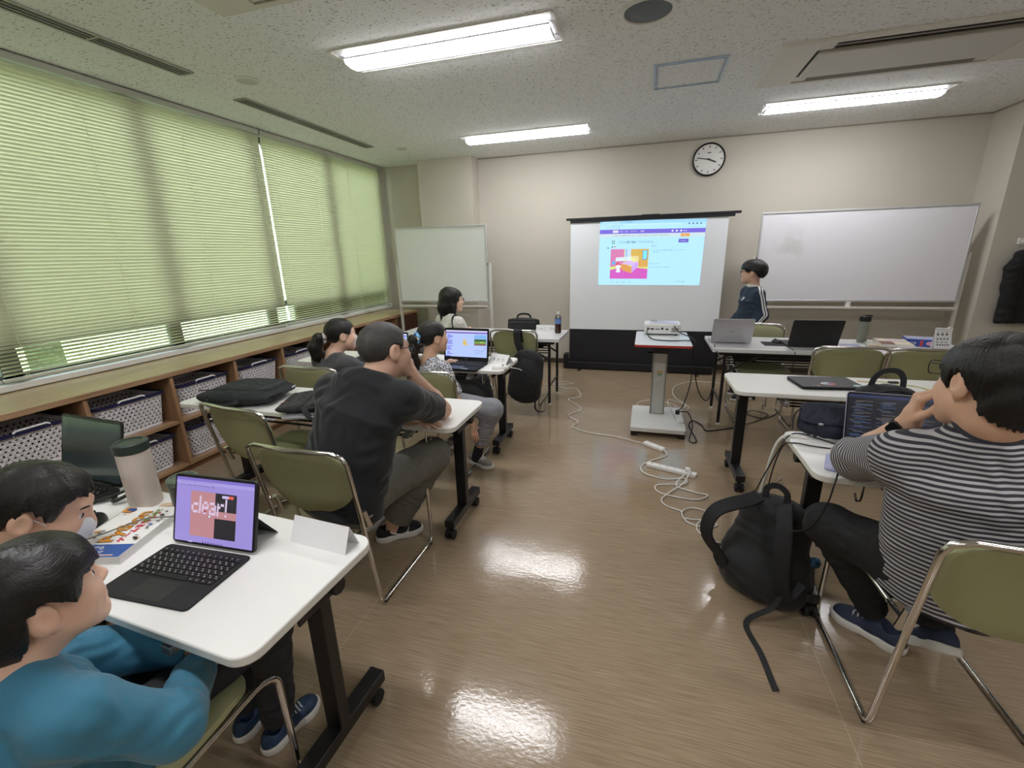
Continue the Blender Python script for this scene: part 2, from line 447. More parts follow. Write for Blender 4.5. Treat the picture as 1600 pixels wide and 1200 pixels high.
# ------------------------------------------------------------------ venetian blinds
SLAT = bpy.data.materials.new('green_blind_slat'); SLAT.use_nodes = True
def slat_nodes():
    N, L, b = nodes_of(SLAT)
    b.inputs['Base Color'].default_value = rgb((212, 209, 186)); b.inputs['Roughness'].default_value = .45
    t = N.new('ShaderNodeBsdfTranslucent'); t.inputs[0].default_value = rgb((208, 206, 178))
    x = N.new('ShaderNodeMixShader'); x.inputs[0].default_value = .40
    L.new(b.outputs[0], x.inputs[1]); L.new(t.outputs[0], x.inputs[2]); L.new(x.outputs[0], N['Material Output'].inputs[0])
slat_nodes()
CORD = mat('blind_cord', (225, 228, 210), .7)
RAIL = mat('blind_rail', (196, 198, 186), .4)
def blind(y0, y1, label, xoff=0.0):
    x = XL + .05 + xoff
    root = thing('venetian_blind', label, 'blind', (x, (y0 + y1) / 2, H - .03), 0, 'venetian blinds on the long window')
    hw = (y1 - y0) / 2; top = -.03; bot = .835 - (H - .03)
    mb = MB(); z = top - .02; k = 0
    n = int((top - .02 - bot) / .0235)
    for i in range(n):
        z = top - .02 - i * .0235
        t = math.radians(64 if i < n - 14 else 64 - 34 * min(1, (i - n + 14) / 8))
        wd = .0180; sag = .0046
        a = (math.cos(t) * wd, math.sin(t) * wd)
        nx, nz = math.sin(t), -math.cos(t)
        pts = [(a[0] * q + nx * sag * (1 - q * q), a[1] * q + nz * sag * (1 - q * q)) for q in (1, .5, 0, -.5, -1)]
        vs = [(px, s_ * (hw - .004), z + pz) for s_ in (-1, 1) for px, pz in pts]
        mb.add(vs, [(j, j + 1, j + 6, j + 5) for j in range(4)])
    mb.build('slats', SLAT, root, smooth=60)
    MB().box((0, 0, 0), (.04, hw * 2, .045)).build('head_rail', RAIL, root, bevel=.004)
    MB().box((0, 0, bot), (.028, hw * 2, .02)).build('bottom_rail', RAIL, root, bevel=.005)
    m = max(2, int(round((y1 - y0) / .55)))
    for i in range(m):
        yy = -hw + .12 + (hw * 2 - .24) * i / (m - 1)
        c = MB()
        for sx in (-.0135, .0135): c.cyl((sx, yy, 0), (sx, yy, bot), .0012, 5)
        c.build('ladder_cord', CORD, root)
    c = MB(); yy = hw - .10
    c.tube(catmull([(.03, yy, 0), (.035, yy + .005, -.7), (.05, yy + .02, -1.5), (.055, yy + .015, -1.86)], 6), .002, 6)
    c.cyl((.055, yy + .015, -1.86), (.056, yy + .016, -1.90), .006, 8)
    c.build('pull_cord', CORD, root)
    return root
blind(-.42, 1.60, 'green venetian blind at the camera end of the window')
blind(1.61, 3.93, 'wide green venetian blind between the other two, in the middle of the window')
blind(3.95, 6.03, 'green venetian blind reaching the pillar corner of the room')

# ------------------------------------------------------------------ ceiling fittings
LAMP = emit('lamp_diffuser', (255, 254, 255), 19.0)
LENS_WHITE = mat('lamp_reflector', (206, 204, 212), .35)
def ceiling_light(x, y, label):
    r = thing('ceiling_light', label, 'ceiling light', (x, y, H), 0, 'recessed ceiling lights')
    L_, W_ = 1.40, .35
    fr = MB()
    for s_ in (-1, 1):
        fr.bx(-L_ / 2, L_ / 2, s_ * W_ / 2 - .009, s_ * W_ / 2 + .009, -.006, .002)
        fr.bx(s_ * L_ / 2 - .009, s_ * L_ / 2 + .009, -W_ / 2, W_ / 2, -.006, .002)
    fr.build('frame', OFFWHITE_MET, r)
    t = MB(); z = -.003
    for s_ in (-1, 1):
        # sloping reflectors either side of the lamp cover
        t.add([(-L_ / 2, s_ * W_ / 2, z), (L_ / 2, s_ * W_ / 2, z), (L_ / 2, s_ * .07, -.0022), (-L_ / 2, s_ * .07, -.0022)], [(0, 1, 2, 3)])
    t.build('reflector', LENS_WHITE, r, smooth=0)
    c = MB()
    prof = [(-.076, -.003), (-.076, -.014), (-.064, -.034), (0, -.040), (.064, -.034), (.076, -.014), (.076, -.003)]
    vs = [(sx * (L_ / 2 - .035), py, pz) for sx in (-1, 1) for py, pz in prof]; k = len(prof)
    c.add(vs, [(i, i + 1, k + i + 1, k + i) for i in range(1, k - 2)], LAMP); c.add(vs, [(0, 1, k + 1, k), (k - 2, k - 1, 2 * k - 1, 2 * k - 2), tuple(range(k)), tuple(reversed(range(k, 2 * k)))], LENS_WHITE)
    c.build('lamp_cover', None, r)
    return r
ceiling_light(-1.262, 2.94, 'long lit ceiling light nearest the camera, in the window half')
ceiling_light(-1.333, 5.16, 'long lit ceiling light near the front wall, above the screen side')
ceiling_light(1.62, 5.13, 'long lit ceiling light beside the ceiling air conditioner and clock')
ceiling_light(1.62, .72, 'lit ceiling light above the striped man, out of view overhead')
ceiling_light(-1.30, .72, 'lit ceiling light above the tablet table, out of view overhead')
ceiling_light(1.62, -1.50, 'lit ceiling light at the back of the room on the coat side')
ceiling_light(-1.30, -1.50, 'lit ceiling light at the back of the room on the window side')
VENT_G = mat('vent_grey', (168, 168, 160), .5, .3)
VENT_D = mat('vent_dark', (58, 58, 54), .6)
def slot_vent(y0, y1, x, label):
    r = thing('ceiling_vent', label, 'vent', (x, (y0 + y1) / 2, H), 0, 'slot diffusers along the window')
    h = (y1 - y0) / 2
    MB().bx(-.05, .05, -h, h, -.002, .001).build('backing', VENT_D, r)
    f = MB()
    for xx, w_ in ((-.055, .02), (-.018, .008), (.018, .008), (.055, .02)): f.bx(xx - w_ / 2, xx + w_ / 2, -h, h, -.007, 0)
    for yy in (-h, -h / 3, h / 3, h): f.bx(-.055, .055, yy - .006, yy + .006, -.008, 0)
    f.build('slats', VENT_G, r)
slot_vent(1.05, 2.72, -3.07, 'long slot air vent in the ceiling nearer the camera')
slot_vent(3.23, 5.0, -3.16, 'long slot air vent in the ceiling nearer the corner pillar')
def downlight(x, y, rad, label):
    r = thing('downlight', label, 'ceiling light', (x, y, H), 0, None)
    MB().lathe([(rad * .78, -.002), (rad * .8, -.008), (rad, -.006), (rad, 0)], 32).build('trim_ring', OFFWHITE_MET, r)
    MB().lathe([(0, -.0015), (rad * .5, -.002), (rad * .8, -.006)], 32).build('cover', mat('downlight_cover', (196, 195, 190), .4), r)
downlight(-2.795, 2.955, .085, 'round white recessed downlight between the two slot vents')
downlight(-2.857, 5.209, .065, 'small round white downlight by the corner pillar')
def speaker():
    r = thing('ceiling_speaker', 'round grey ceiling speaker grille above the aisle', 'speaker', (-.075, 2.93, H))
    MB().lathe([(.122, -.004), (.128, -.012), (.15, -.008), (.15, 0)], 40).build('trim_ring', OFFWHITE_MET, r)
    MB().lathe([(0, -.014), (.08, -.012), (.124, -.006)], 40).build('grille', mat('speaker_grille', (112, 118, 122), .6, .3, bump=(900, .6)), r)
speaker()
def hatch():
    r = thing('access_hatch', 'square ceiling access hatch with pale blue aluminium frame', 'ceiling hatch', (.205, 3.955, H), 0)
    f = MB(); a, b = .235, .25
    for q, m in ((0, .012), (.022, .006)):
        A, B = a - q, b - q
        for s_ in (-1, 1):
            f.bx(-A - m / 2, A + m / 2, s_ * B - m / 2, s_ * B + m / 2, -.008, 0); f.bx(s_ * A - m / 2, s_ * A + m / 2, -B, B, -.008, 0)
    f.build('frame', mat('hatch_aluminium', (178, 192, 205), .35, .5), r)
    MB().bx(-a + .025, a - .025, -b + .025, b - .025, -.003, .001).build('panel', CEIL, r)
hatch()
AC_W = mat('air_conditioner_white', (214, 211, 203), .45)
def air_con(x0, y0, label):
    Wx, Wy = 1.68, .78
    r = thing('ceiling_air_conditioner', label, 'air conditioner', (x0, y0, H), 0, 'ceiling cassette air conditioners')
    p = MB(); z0, z1 = -.022, 0.001
    # end plates and the long border strips of the panel
    p.bx(0, .24, 0, Wy, z0, z1); p.bx(Wx - .24, Wx, 0, Wy, z0, z1)
    p.bx(.24, Wx - .24, 0, .04, z0, z1); p.bx(.24, Wx - .24, Wy - .04, Wy, z0, z1)
    p.build('panel', AC_W, r, bevel=.004)
    g = MB().bx(.26, Wx - .26, .17, Wy - .17, -.034, -.002); g.build('intake_cover', mat('air_conditioner_intake', (205, 203, 198), .5), r, bevel=.006)
    MB().bx(.24, Wx - .24, .04, Wy - .04, -.003, .001).build('air_slot', mat('air_slot_dark', (40, 38, 36), .7), r)
    for yy, t in ((.10, 1), (Wy - .10, -1)):
        X = Matrix.Translation((Wx / 2, yy, -.012)) @ Matrix.Rotation(math.radians(14 * t), 4, 'X')
        MB().box((0, 0, 0), (Wx - .66, .085, .006), X=X).build('louvre', mat('louvre_grey', (122, 118, 110), .5), r, bevel=.002)
        b = MB()
        for xa, xb in ((.24, .33), (Wx - .33, Wx - .24)): b.bx(xa, xb, yy - .05, yy + .05, -.016, 0)
        b.build('slot_end', AC_W, r, bevel=.003)
air_con(.735, 3.65, 'white ceiling air conditioner panel beside the access hatch')
air_con(-2.17, 1.43, 'white ceiling air conditioner panel above the window tables, mostly out of view')
# ------------------------------------------------------------------ low shelf unit under the window
SX0, SX1 = -3.72, -3.20            # back, front
DIV = [.66, 1.18, 1.70, 2.225, 2.75, 3.265, 3.79, 4.31, 4.83, 5.30]
ZT, ZM, ZB = .765, .40, .045
def shelf_unit():
    r = thing('cubby_shelf', 'long low wooden cubby shelf under the window holding white baskets', 'shelf', (SX1, 3.2, 0))
    Y0, Y1 = .1 - 3.2, 5.86 - 3.2; xb = SX0 - SX1
    MB().bx(xb, .015, Y0, Y1, ZT - .035, ZT - .002, WOOD).build('top_board', None, r, bevel=.003)
    MB().bx(xb, .014, Y0, Y1, ZT - .002, ZT).build('top_lit_layer', WOOD_TOP_LIT, r)  # thin layer over the top board carrying the painted-in window sheen
    MB().bx(xb, -.02, Y0, Y1, 0, ZB).build('plinth', mat('plinth_wood', (116, 80, 54), .5), r)
    MB().bx(xb, xb + .012, Y0, Y1, ZB, ZT - .035).build('back_panel', mat('back_panel_wood', (120, 86, 58), .6), r)
    for y in DIV:
        MB().bx(xb + .012, 0, y - 3.2 - .0125, y - 3.2 + .0125, ZB, ZT - .036).build('divider', WOOD_V, r, bevel=.0015)
    for i in range(len(DIV) - 1):
        a, b = DIV[i] - 3.2 + .013, DIV[i + 1] - 3.2 - .013
        MB().bx(xb + .012, -.004, a, b, ZM - .022, ZM).build('shelf_board', WOOD, r, bevel=.0015)
        MB().bx(xb + .012, -.004, a, b, ZB, ZB + .022).build('bottom_board', WOOD, r, bevel=.0015)
    MB().bx(xb + .012, 0, DIV[-1] - 3.2 + .013, Y1, ZB, ZT - .036).build('end_cupboard', DARK_WOOD, r, bevel=.002)
shelf_unit()
# pale vinyl-like sill strip lies along the wall over the shelf
BASK = mat('basket_white', (226, 224, 228), .45)
NAVY_PL = mat('navy_plastic', (38, 38, 74), .4)
def basket_proto():
    r = bpy.data.objects.new('storage_basket', None); COL.objects.link(r)
    Wt, Wb, Dt, Db, Hh = .43, .375, .36, .31, .235      # width along y, depth along x
    def ring(z, n=None):
        t = z / Hh
        return Wb + (Wt - Wb) * t, Db + (Dt - Db) * t
    mb = MB()
    # perforated wall: perimeter parameter s, height z; round holes cut in a staggered grid
    def pos(s, z, off=0.0):
        w_, d_ = ring(z); w_ += off * 2; d_ += off * 2; rc = .045
        poly = rrect(d_, w_, rc, 6); P = poly + [poly[0]]
        return poly
    def loop(z, n):
        poly = pos(0, z); P = [V((x, y, z)) for x, y in poly] + [V((poly[0][0], poly[0][1], z))]
        L = [0]
        for i in range(1, len(P)): L.append(L[-1] + (P[i] - P[i - 1]).length)
        out = []
        j = 0
        for k in range(n):
            t = L[-1] * k / n
            while L[j + 1] < t: j += 1
            u = (t - L[j]) / (L[j + 1] - L[j]); out.append(P[j].lerp(P[j + 1], u))
        return out
    NC, NR = 50, 8
    z0, z1 = .022, Hh - .026
    R = 24
    rows = [loop(z0 + (z1 - z0) * k / (NR * 4), NC * 4) for k in range(NR * 4 + 1)]
    def P(u, v):          # u in cells round, v in cells up
        a = (u * 4) % (NC * 4); i = int(math.floor(a)); f = a - i
        b = min(max(v * 4, 0), NR * 4); j = min(int(b), NR * 4 - 1); g = b - j
        A = rows[j][i % (NC * 4)].lerp(rows[j][(i + 1) % (NC * 4)], f); B = rows[j + 1][i % (NC * 4)].lerp(rows[j + 1][(i + 1) % (NC * 4)], f)
        return A.lerp(B, g)
    for j in range(NR):
        for i in range(NC):
            cu, cv = i + .5 + (.5 if j % 2 else 0), j + .5
            ins = []; outs = []
            for k in range(8):
                a = 2 * PI * (k + .5) / 8
                ins.append((cu + .245 * math.cos(a), cv + .28 * math.sin(a)))
                m = max(abs(math.cos(a)), abs(math.sin(a)))
                outs.append((cu + .5 * math.cos(a) / m, cv + .5 * math.sin(a) / m))
            corners = [(cu + .5, cv + .5), (cu - .5, cv + .5), (cu - .5, cv - .5), (cu + .5, cv - .5)]
            vs = [P(*q) for q in ins] + [P(*q) for q in outs] + [P(*q) for q in corners]
            fs = []
            for k in range(8):
                n = (k + 1) % 8
                cr = {0: 16, 2: 17, 4: 18, 6: 19}.get(k)
                if cr is None: fs.append((k, 8 + k, 8 + n, n))
                else: fs.append((k, 8 + k, cr, 8 + n, n))
            mb.add(vs, fs)
    def band(za, zb):
        A, B = loop(za, 64), loop(zb, 64)
        mb.add(A + B, [(k, (k + 1) % 64, 64 + (k + 1) % 64, 64 + k) for k in range(64)])
    band(0, z0); band(z1, Hh)
    mb.add(loop(.002, 64), [tuple(range(64))])
    body = mb.build('basket_body', BASK, r, smooth=50)
    sd = body.modifiers.new('thick', 'SOLIDIFY'); sd.thickness = .003
    rim = MB(); A = loop(Hh, 64); 
    prof = [(-.004, -.012), (.012, -.012), (.014, .004), (-.004, .006)]
    vs = []
    for p in A:
        nrm = V((p.x, p.y, 0)).normalized()
        dip = .022 * max(0, 1 - abs(p.y) / .20) ** .7 * (1 if abs(p.x) > Dt / 2 - .02 else 0)
        vs += [p + nrm * a + V((0, 0, b - dip * .0)) for a, b in prof]
    rim.add(vs, [(i * 4 + k, ((i + 1) % 64) * 4 + k, ((i + 1) % 64) * 4 + (k + 1) % 4, i * 4 + (k + 1) % 4) for i in range(64) for k in range(4)])
    rim.build('rim', NAVY_PL, r)
    for sx in (1, -1):
        h = MB()
        x = sx * (Dt / 2 + .006)
        h.tube(fillet([(x, -.085, Hh - .012), (x, -.075, Hh + .014), (x, .075, Hh + .014), (x, .085, Hh - .012)], .012), .006, 8)
        h.build('handle', WHITE_PL, r)
        h = MB().box((x - sx * .002, 0, Hh - .006), (.008, .15, .02)); h.build('grip_plate', BASK, r, bevel=.002)
    return r
bproto = basket_proto()
_first = [True]
def put_basket(y, z, label, dx=0, rz=0):
    o = bproto if _first[0] else copy_tree(bproto); _first[0] = False
    o.location = (SX1 - .212 + dx, y, z + .001); o.rotation_euler = (0, 0, rz)
    tag(o, label, 'basket', 'white perforated storage baskets in the cubby shelf')
put_basket(1.44, ZM, 'white storage basket behind the dark-screened laptop, upper row of shelf', .0, .02)
put_basket(1.965, ZM, 'white storage basket above the one beside the cream tumbler, upper row', .0, -.015)
put_basket(2.49, ZM, 'white storage basket behind the big black laptop bag, upper row', 0, .02)
put_basket(3.01, ZM, 'white storage basket two bays before the seated ponytail woman, upper row', 0, 0)
put_basket(3.53, ZM, 'white storage basket partly hidden by the masked ponytail woman, upper row', 0, .015)
put_basket(1.965, ZB + .023, 'white storage basket beside the cream tumbler, lower row of shelf', 0, 0)
put_basket(2.49, ZB + .023, 'white storage basket behind the empty green chair, lower row of shelf', 0, .01)
put_basket(3.53, ZB + .023, 'white storage basket glimpsed under the black bag table, lower row', 0, 0)
put_basket(3.01, ZB + .023, 'white storage basket low behind the black laptop bag, lower row', 0, 0)

# ------------------------------------------------------------------ tables
def bar_shelf(parent, L_, w_, z, nb, y0, name='wire_shelf'):
    m = MB()
    for i in range(nb):
        yy = y0 + w_ * i / (nb - 1)
        m.cyl((-L_ / 2, yy, z), (L_ / 2, yy, z), .0065, 6)
    for xx in (-L_ / 2 + .02, 0, L_ / 2 - .02): m.cyl((xx, y0, z - .006), (xx, y0 + w_, z - .006), .005, 6)
    m.build(name, BLACK_MET, parent)
def training_table_proto():
    r = bpy.data.objects.new('training_table', None); COL.objects.link(r)
    L_, W_, Z = 1.8, .45, .70
    MB().prism(rrect(L_, W_, .05, 7), Z - .026, Z, TOP_EDGE, mtop=WHITE_TOP).build('tabletop', None, r, bevel=.004, smooth=30)
    for sx in (-1, 1):
        x = sx * (L_ / 2 - .105)
        MB().bx(x - .03, x + .03, .055, .095, .11, Z - .075).build('leg', BLACK_MET, r, bevel=.004)
        MB().bx(x - .028, x + .028, -.125, .275, .068, .112).build('foot_bar', BLACK_MET, r, bevel=.004)
        h = MB(); h.bx(x - .045, x - .036, -.03, .12, Z - .11, Z - .027); h.bx(x + .036, x + .045, -.03, .12, Z - .11, Z - .027)
        h.bx(x - .045, x + .045, -.12, .16, Z - .036, Z - .0265)
        h.build('hinge_bracket', BLACK_MET, r, bevel=.003)
        MB().cyl((x + sx * .045, .085, Z - .065), (x + sx * .082, .085, Z - .065), .026, 8).build('knob', BLACK_PL, r, bevel=.004)
        for yy in (-.10, .25):
            c = MB()
            c.cyl((x - .026, yy - .012, .027), (x - .006, yy - .012, .027), .027, 20); c.cyl((x + .006, yy - .012, .027), (x + .026, yy - .012, .027), .027, 20)
            c.cyl((x - .008, yy - .012, .027), (x + .008, yy - .012, .027), .012, 10)
            c.cyl((x, yy, .045), (x, yy, .07), .010, 10)
            c.bx(x - .010, x + .010, yy - .03, yy + .012, .035, .058)
            c.build('caster', RUBBER, r, bevel=.004)
        for yy in (-.06,):
            b = MB(); xb = sx * (L_ / 2 - .27)
            b.bx(xb - .012, xb + .012, -.20, .10, Z - .048, Z - .027); b.bx(xb - .016, xb + .016, -.215, -.13, Z - .078, Z - .055); b.bx(xb - .007, xb + .007, -.2, -.14, Z - .06, Z - .03)
            b.build('shelf_bracket', STEEL, r, bevel=.002)
            b = MB(); b.tube(fillet([(xb + sx * .10, -.18, Z - .027), (xb + sx * .10, -.18, Z - .105), (xb + sx * .10, -.15, Z - .125), (xb + sx * .10, -.13, Z - .10)], .015), .004, 6)
            b.build('bag_hook', CHROME, r)
    MB().bx(-L_ / 2 + .14, L_ / 2 - .14, .06, .09, Z - .075, Z - .04).build('stretcher', BLACK_MET, r, bevel=.003)
    bar_shelf(r, L_ - .56, .24, Z - .10, 5, -.13)
    return r
tproto = training_table_proto()
_ft = [True]
def put_table(x_end, y, side, rz, label):
    """x_end: the table end by the aisle; side=-1: table lies on the window side of that end"""
    o = tproto if _ft[0] else copy_tree(tproto); _ft[0] = False
    o.location = (x_end + side * .9 * math.cos(rz), y + side * .9 * math.sin(rz), 0); o.rotation_euler = (0, 0, rz)
    tag(o, label, 'table', 'white flip-top training tables on casters')
TA = (-.745, .752, -1, math.radians(-3.0)); TB = (-.855, 2.045, -1, math.radians(-.5)); TC = (-.955, 3.145, -1, 0.0)
TD = (.535, 2.965, 1, math.radians(1.0)); TE = (.63, 1.93, 1, math.radians(.5))
put_table(*TA, 'white training table holding the clear-game tablet, big book and cream tumbler')
put_table(*TB, 'white training table holding the large black laptop bag, man in black leaning on it')
put_table(*TC, 'white training table with the open black laptop in front of the ponytailed girl')
put_table(*TD, 'white training table holding the closed black laptop with stickers')
put_table(*TE, 'white training table with the open dark-screened laptop of the striped man')

def folding_table(x0, x1, y0, y1, label):
    r = thing('folding_table', label, 'table', ((x0 + x1) / 2, (y0 + y1) / 2, 0), 0, 'grey folding tables at the front of the room')
    L_, W_, Z = x1 - x0, y1 - y0, .70
    MB().bx(-L_ / 2, L_ / 2, -W_ / 2, W_ / 2, Z - .032, Z).build('tabletop', GREY_TOP, r, bevel=.003)
    fr = MB()
    for s_ in (-1, 1): fr.bx(-L_ / 2 + .06, L_ / 2 - .06, s_ * (W_ / 2 - .07) - .012, s_ * (W_ / 2 - .07) + .012, Z - .065, Z - .032)
    fr.build('apron_rail', BLACK_MET, r, bevel=.002)
    for sx in (-1, 1):
        x = sx * (L_ / 2 - .11)
        for sy in (-1, 1):
            y = sy * (W_ / 2 - .075)
            l = MB().cyl((x, y, .012), (x, y, Z - .035), .0135, 12).build('leg', BLACK_MET, r)
            MB().cyl((x, y, 0), (x, y, .018), .015, 12).build('foot_cap', WHITE_PL, l)
        c = MB(); c.cyl((x, -W_ / 2 + .075, .20), (x, W_ / 2 - .075, .20), .009, 8); c.cyl((x, -W_ / 2 + .075, Z - .06), (x, W_ / 2 - .075, Z - .06), .011, 8)
        c.build('leg_crossbar', BLACK_MET, r)
        for sy in (-1, 1):
            y = sy * (W_ / 2 - .075)
            MB().bar((x, y, .47), (x - sx * .30, y, Z - .05), .018, .006, up=(0, 1, 0)).build('brace', BLACK_MET, r, bevel=.002)
    bar_shelf(r, L_ - .36, W_ - .2, Z - .105, 8, -W_ / 2 + .1)
    sh = MB()
    for k in range(6): sh.cyl((-L_ / 2 + .2, W_ / 2 - .10, Z - .11 - k * .026), (L_ / 2 - .2, W_ / 2 - .10, Z - .11 - k * .026), .0065, 6)
    sh.build('shelf_back_rail', BLACK_MET, r)
    return r
folding_table(-2.585, -.785, 4.20, 4.76, 'grey folding table with tea bottle and name card, by the small whiteboard')
folding_table(.565, 2.43, 3.99, 4.60, 'grey folding table with silver laptop and books, before the wide whiteboard')

# ------------------------------------------------------------------ chairs
def chair_proto():
    r = bpy.data.objects.new('stacking_chair', None); COL.objects.link(r)
    def side(s):
        return [(s * .205, -.155, .435), (s * .21, .195, .43), (s * .218, .238, .405), (s * .222, .245, .012), (s * .222, -.235, .012), (s * .232, -.318, .52), (s * .236, -.360, .752)]
    L_ = side(-1); Rr = list(reversed(side(1)))
    top = [(-.225, -.368, .785), (-.18, -.374, .800), (0, -.395, .803), (.18, -.374, .800), (.225, -.368, .785)]
    left = fillet(L_, .045, 5); right = fillet(Rr, .045, 5)
    path = left + top + right
    MB().tube(path, .0095, 10).build('frame', CHROME, r, smooth=60)
    for s in (-1, 1):
        MB().cyl((s * .205, -.15, .435), (s * .226, -.275, .47), .0075, 8).build('side_stub', CHROME, r)
        MB().cyl((s * .2275, -.262, .43), (s * .2275, -.288, .515), .011, 10).build('joint_sleeve', CHROME, r)
    for yy in (.10, -.13): MB().cyl((-.205, yy, .425), (.205, yy, .425), .008, 8).build('seat_bar', CHROME, r)
    for s in (-1, 1):
        for yy in (-.19, .20):
            MB().bx(s * .222 - .008, s * .222 + .008, yy - .03, yy + .03, 0, .016).build('glide', RUBBER, r, bevel=.003)
    def sq(u, v, p=4.2):
        """square -> rounded square"""
        x, y = 2 * u - 1, 2 * v - 1
        m_ = max(abs(x), abs(y))
        if m_ < 1e-6: return 0, 0
        k = (abs(x) ** p + abs(y) ** p) ** (1 / p)
        return x * m_ / k, y * m_ / k
    def seat(u, v):
        x, y = sq(u, v)
        z = .447 + .012 * (x * x) - .006 * (1 - y * y) + (.012 * (-y) if y < 0 else -.028 * max(0, y - .55) / .45)
        return (x * (.213 - .012 * (1 - y) / 2), y * .215 - .005, z)
    MB().patch(seat, 18, 18, .034).build('seat', GREEN_VINYL, r, smooth=60)
    def back(u, v):
        x, y = sq(u, v, 3.6)
        wd = .219 - .022 * max(0, -y) ** 1.5
        z = .663 + .128 * y
        yy = -.283 - (z - .43) * .2 - .030 * (1 - x * x) + .012
        return (x * wd, yy - (.006 if y > .8 else 0), z - .035 * (1 - x * x) * (1 if y < 0 else 0) * (-y))
    MB().patch(back, 18, 14, .022).build('backrest', GREEN_VINYL, r, smooth=60)
    return r
cproto = chair_proto()
_fc = [True]
def put_chair(x, y, rz, label):
    o = cproto if _fc[0] else copy_tree(cproto); _fc[0] = False
    o.location = (x, y, 0); o.rotation_euler = (0, 0, rz)
    return tag(o, label, 'chair', 'green stacking chairs with chrome sled frames')
put_chair(-1.12, .47, math.radians(2), 'green chrome-framed chair under the boy in the teal top')
put_chair(-1.72, .50, math.radians(4), 'green chrome-framed chair under the masked man beside the teal boy')
put_chair(-1.275, 1.64, math.radians(-1), 'green chrome-framed chair under the man in the black T-shirt')
put_chair(-1.93, 1.98, math.radians(-7), 'empty green chair at the table with the large black bag')
put_chair(-2.19, 2.78, math.radians(0), 'green chair under the masked woman in the charcoal top')
put_chair(-1.36, 2.83, math.radians(0), 'green chair under the girl in the speckled blouse')
put_chair(-1.21, 4.44, math.radians(0), 'green chair with the black backpack hung on its backrest')
put_chair(-1.86, 4.42, math.radians(0), 'green chair under the woman with the dark bob')
put_chair(1.44, 4.05, math.radians(0), 'empty green chair tucked at the grey table, nearer the screen')
put_chair(1.89, 4.05, math.radians(0), 'empty green chair tucked at the grey table, below the stacked books')
put_chair(1.04, 4.36, math.radians(180), 'green chair on the far side of the grey table, facing the class')
put_chair(.985, 1.575, math.radians(0), 'green chrome-framed chair under the man in the striped shirt')

# ------------------------------------------------------------------ whiteboards, screen, clock, coat
WBOARD = mat('whiteboard_enamel', (226, 228, 230), .16, coat=.3)
WBL = mat('whiteboard_enamel_greenish', (236, 240, 238), .14, coat=.4)
BOARD_AL = mat('board_aluminium', (205, 206, 208), .35, .4)
def whiteboard(x0, x1, y, z0, z1, label, m, posts, legz, tray, dirty=False):
    r = thing('whiteboard', label, 'whiteboard', ((x0 + x1) / 2, y, 0), 0, 'rolling whiteboards by the front wall')
    w = (x1 - x0) / 2
    MB().bx(-w, w, -.012, .012, z0, z1).build('board_panel', m, r)
    f = MB()
    f.bx(-w - .012, w + .012, -.018, .018, z1 - .004, z1 + .016); f.bx(-w - .012, w + .012, -.018, .018, z0 - .016, z0 + .004)
    f.bx(-w - .012, -w + .004, -.018, .018, z0, z1); f.bx(w - .004, w + .012, -.018, .018, z0, z1)
    f.build('board_frame', BOARD_AL, r, bevel=.003)
    for sx in (-1, 1):
        x = sx * (w + .035)
        l = MB(); l.bx(x - .015, x + .015, .0, .03, .09, legz); l.build('post', OFFWHITE_MET, r, bevel=.003)
        MB().bx(x - .017, x + .017, -.03, .03, .052, .092).build('foot', OFFWHITE_MET, r, bevel=.004).scale = (1, 9, 1)
        for yy in (-.24, .24):
            MB().cyl((x - .01, yy, .026), (x + .01, yy, .026), .026, 16).build('caster', RUBBER, r)
        k = MB().cyl((x - sx * .016, .0, legz - .012), (x - sx * .034, .0, legz - .012), .012, 10).build('pivot_knob', BLACK_PL, r)
    t = MB(); t.bx(-w, w, -.055, .03, tray - .006, tray + .004); t.bx(-w, w, -.06, -.052, tray - .006, tray + .018); t.bx(-w - .03, w + .03, .0, .03, tray - .03, tray - .006)
    t.build('pen_tray', OFFWHITE_MET, r, bevel=.002)
    c = MB().bx(-.02, .02, -.03, .014, tray + .004, z0 - .016); c.build('catch', WHITE_PL, r, bevel=.003)
    return r
whiteboard(-3.087, -1.888, 5.30, .956, 1.841, 'small whiteboard with green window reflections behind the bob-haired woman', WBL, 1, 1.41, .885)
def smudge_nodes():
    N, L, b = nodes_of(WBOARD)
    tc = N.new('ShaderNodeTexCoord'); mp = N.new('ShaderNodeMapping'); mp.inputs['Location'].default_value = (.63, 0, -1.52)
    L.new(tc.outputs['Object'], mp.inputs[0])
    ln = N.new('ShaderNodeVectorMath'); ln.operation = 'LENGTH'
    sq = N.new('ShaderNodeVectorMath'); sq.operation = 'MULTIPLY'; sq.inputs[1].default_value = (5, 0, 4.2)
    L.new(mp.outputs[0], sq.inputs[0]); L.new(sq.outputs[0], ln.inputs[0])
    n = N.new('ShaderNodeTexNoise'); n.inputs['Scale'].default_value = 7; n.inputs['Detail'].default_value = 5
    L.new(tc.outputs['Object'], n.inputs['Vector'])
    mr = N.new('ShaderNodeMapRange'); mr.inputs[1].default_value = 1; mr.inputs[2].default_value = .2; mr.inputs[3].default_value = 0; mr.inputs[4].default_value = .45
    L.new(ln.outputs['Value'], mr.inputs[0])
    mr2 = N.new('ShaderNodeMapRange'); mr2.inputs[1].default_value = .42; mr2.inputs[2].default_value = .62
    L.new(n.outputs['Fac'], mr2.inputs[0])
    mu = N.new('ShaderNodeMath'); mu.operation = 'MULTIPLY'; L.new(mr.outputs[0], mu.inputs[0]); L.new(mr2.outputs[0], mu.inputs[1])
    mx = N.new('ShaderNodeMix'); mx.data_type = 'RGBA'; L.new(mu.outputs[0], mx.inputs[0])
    mx.inputs[6].default_value = rgb((238, 238, 246)); mx.inputs[7].default_value = rgb((196, 192, 188)); L.new(mx.outputs[2], b.inputs['Base Color'])
smudge_nodes()
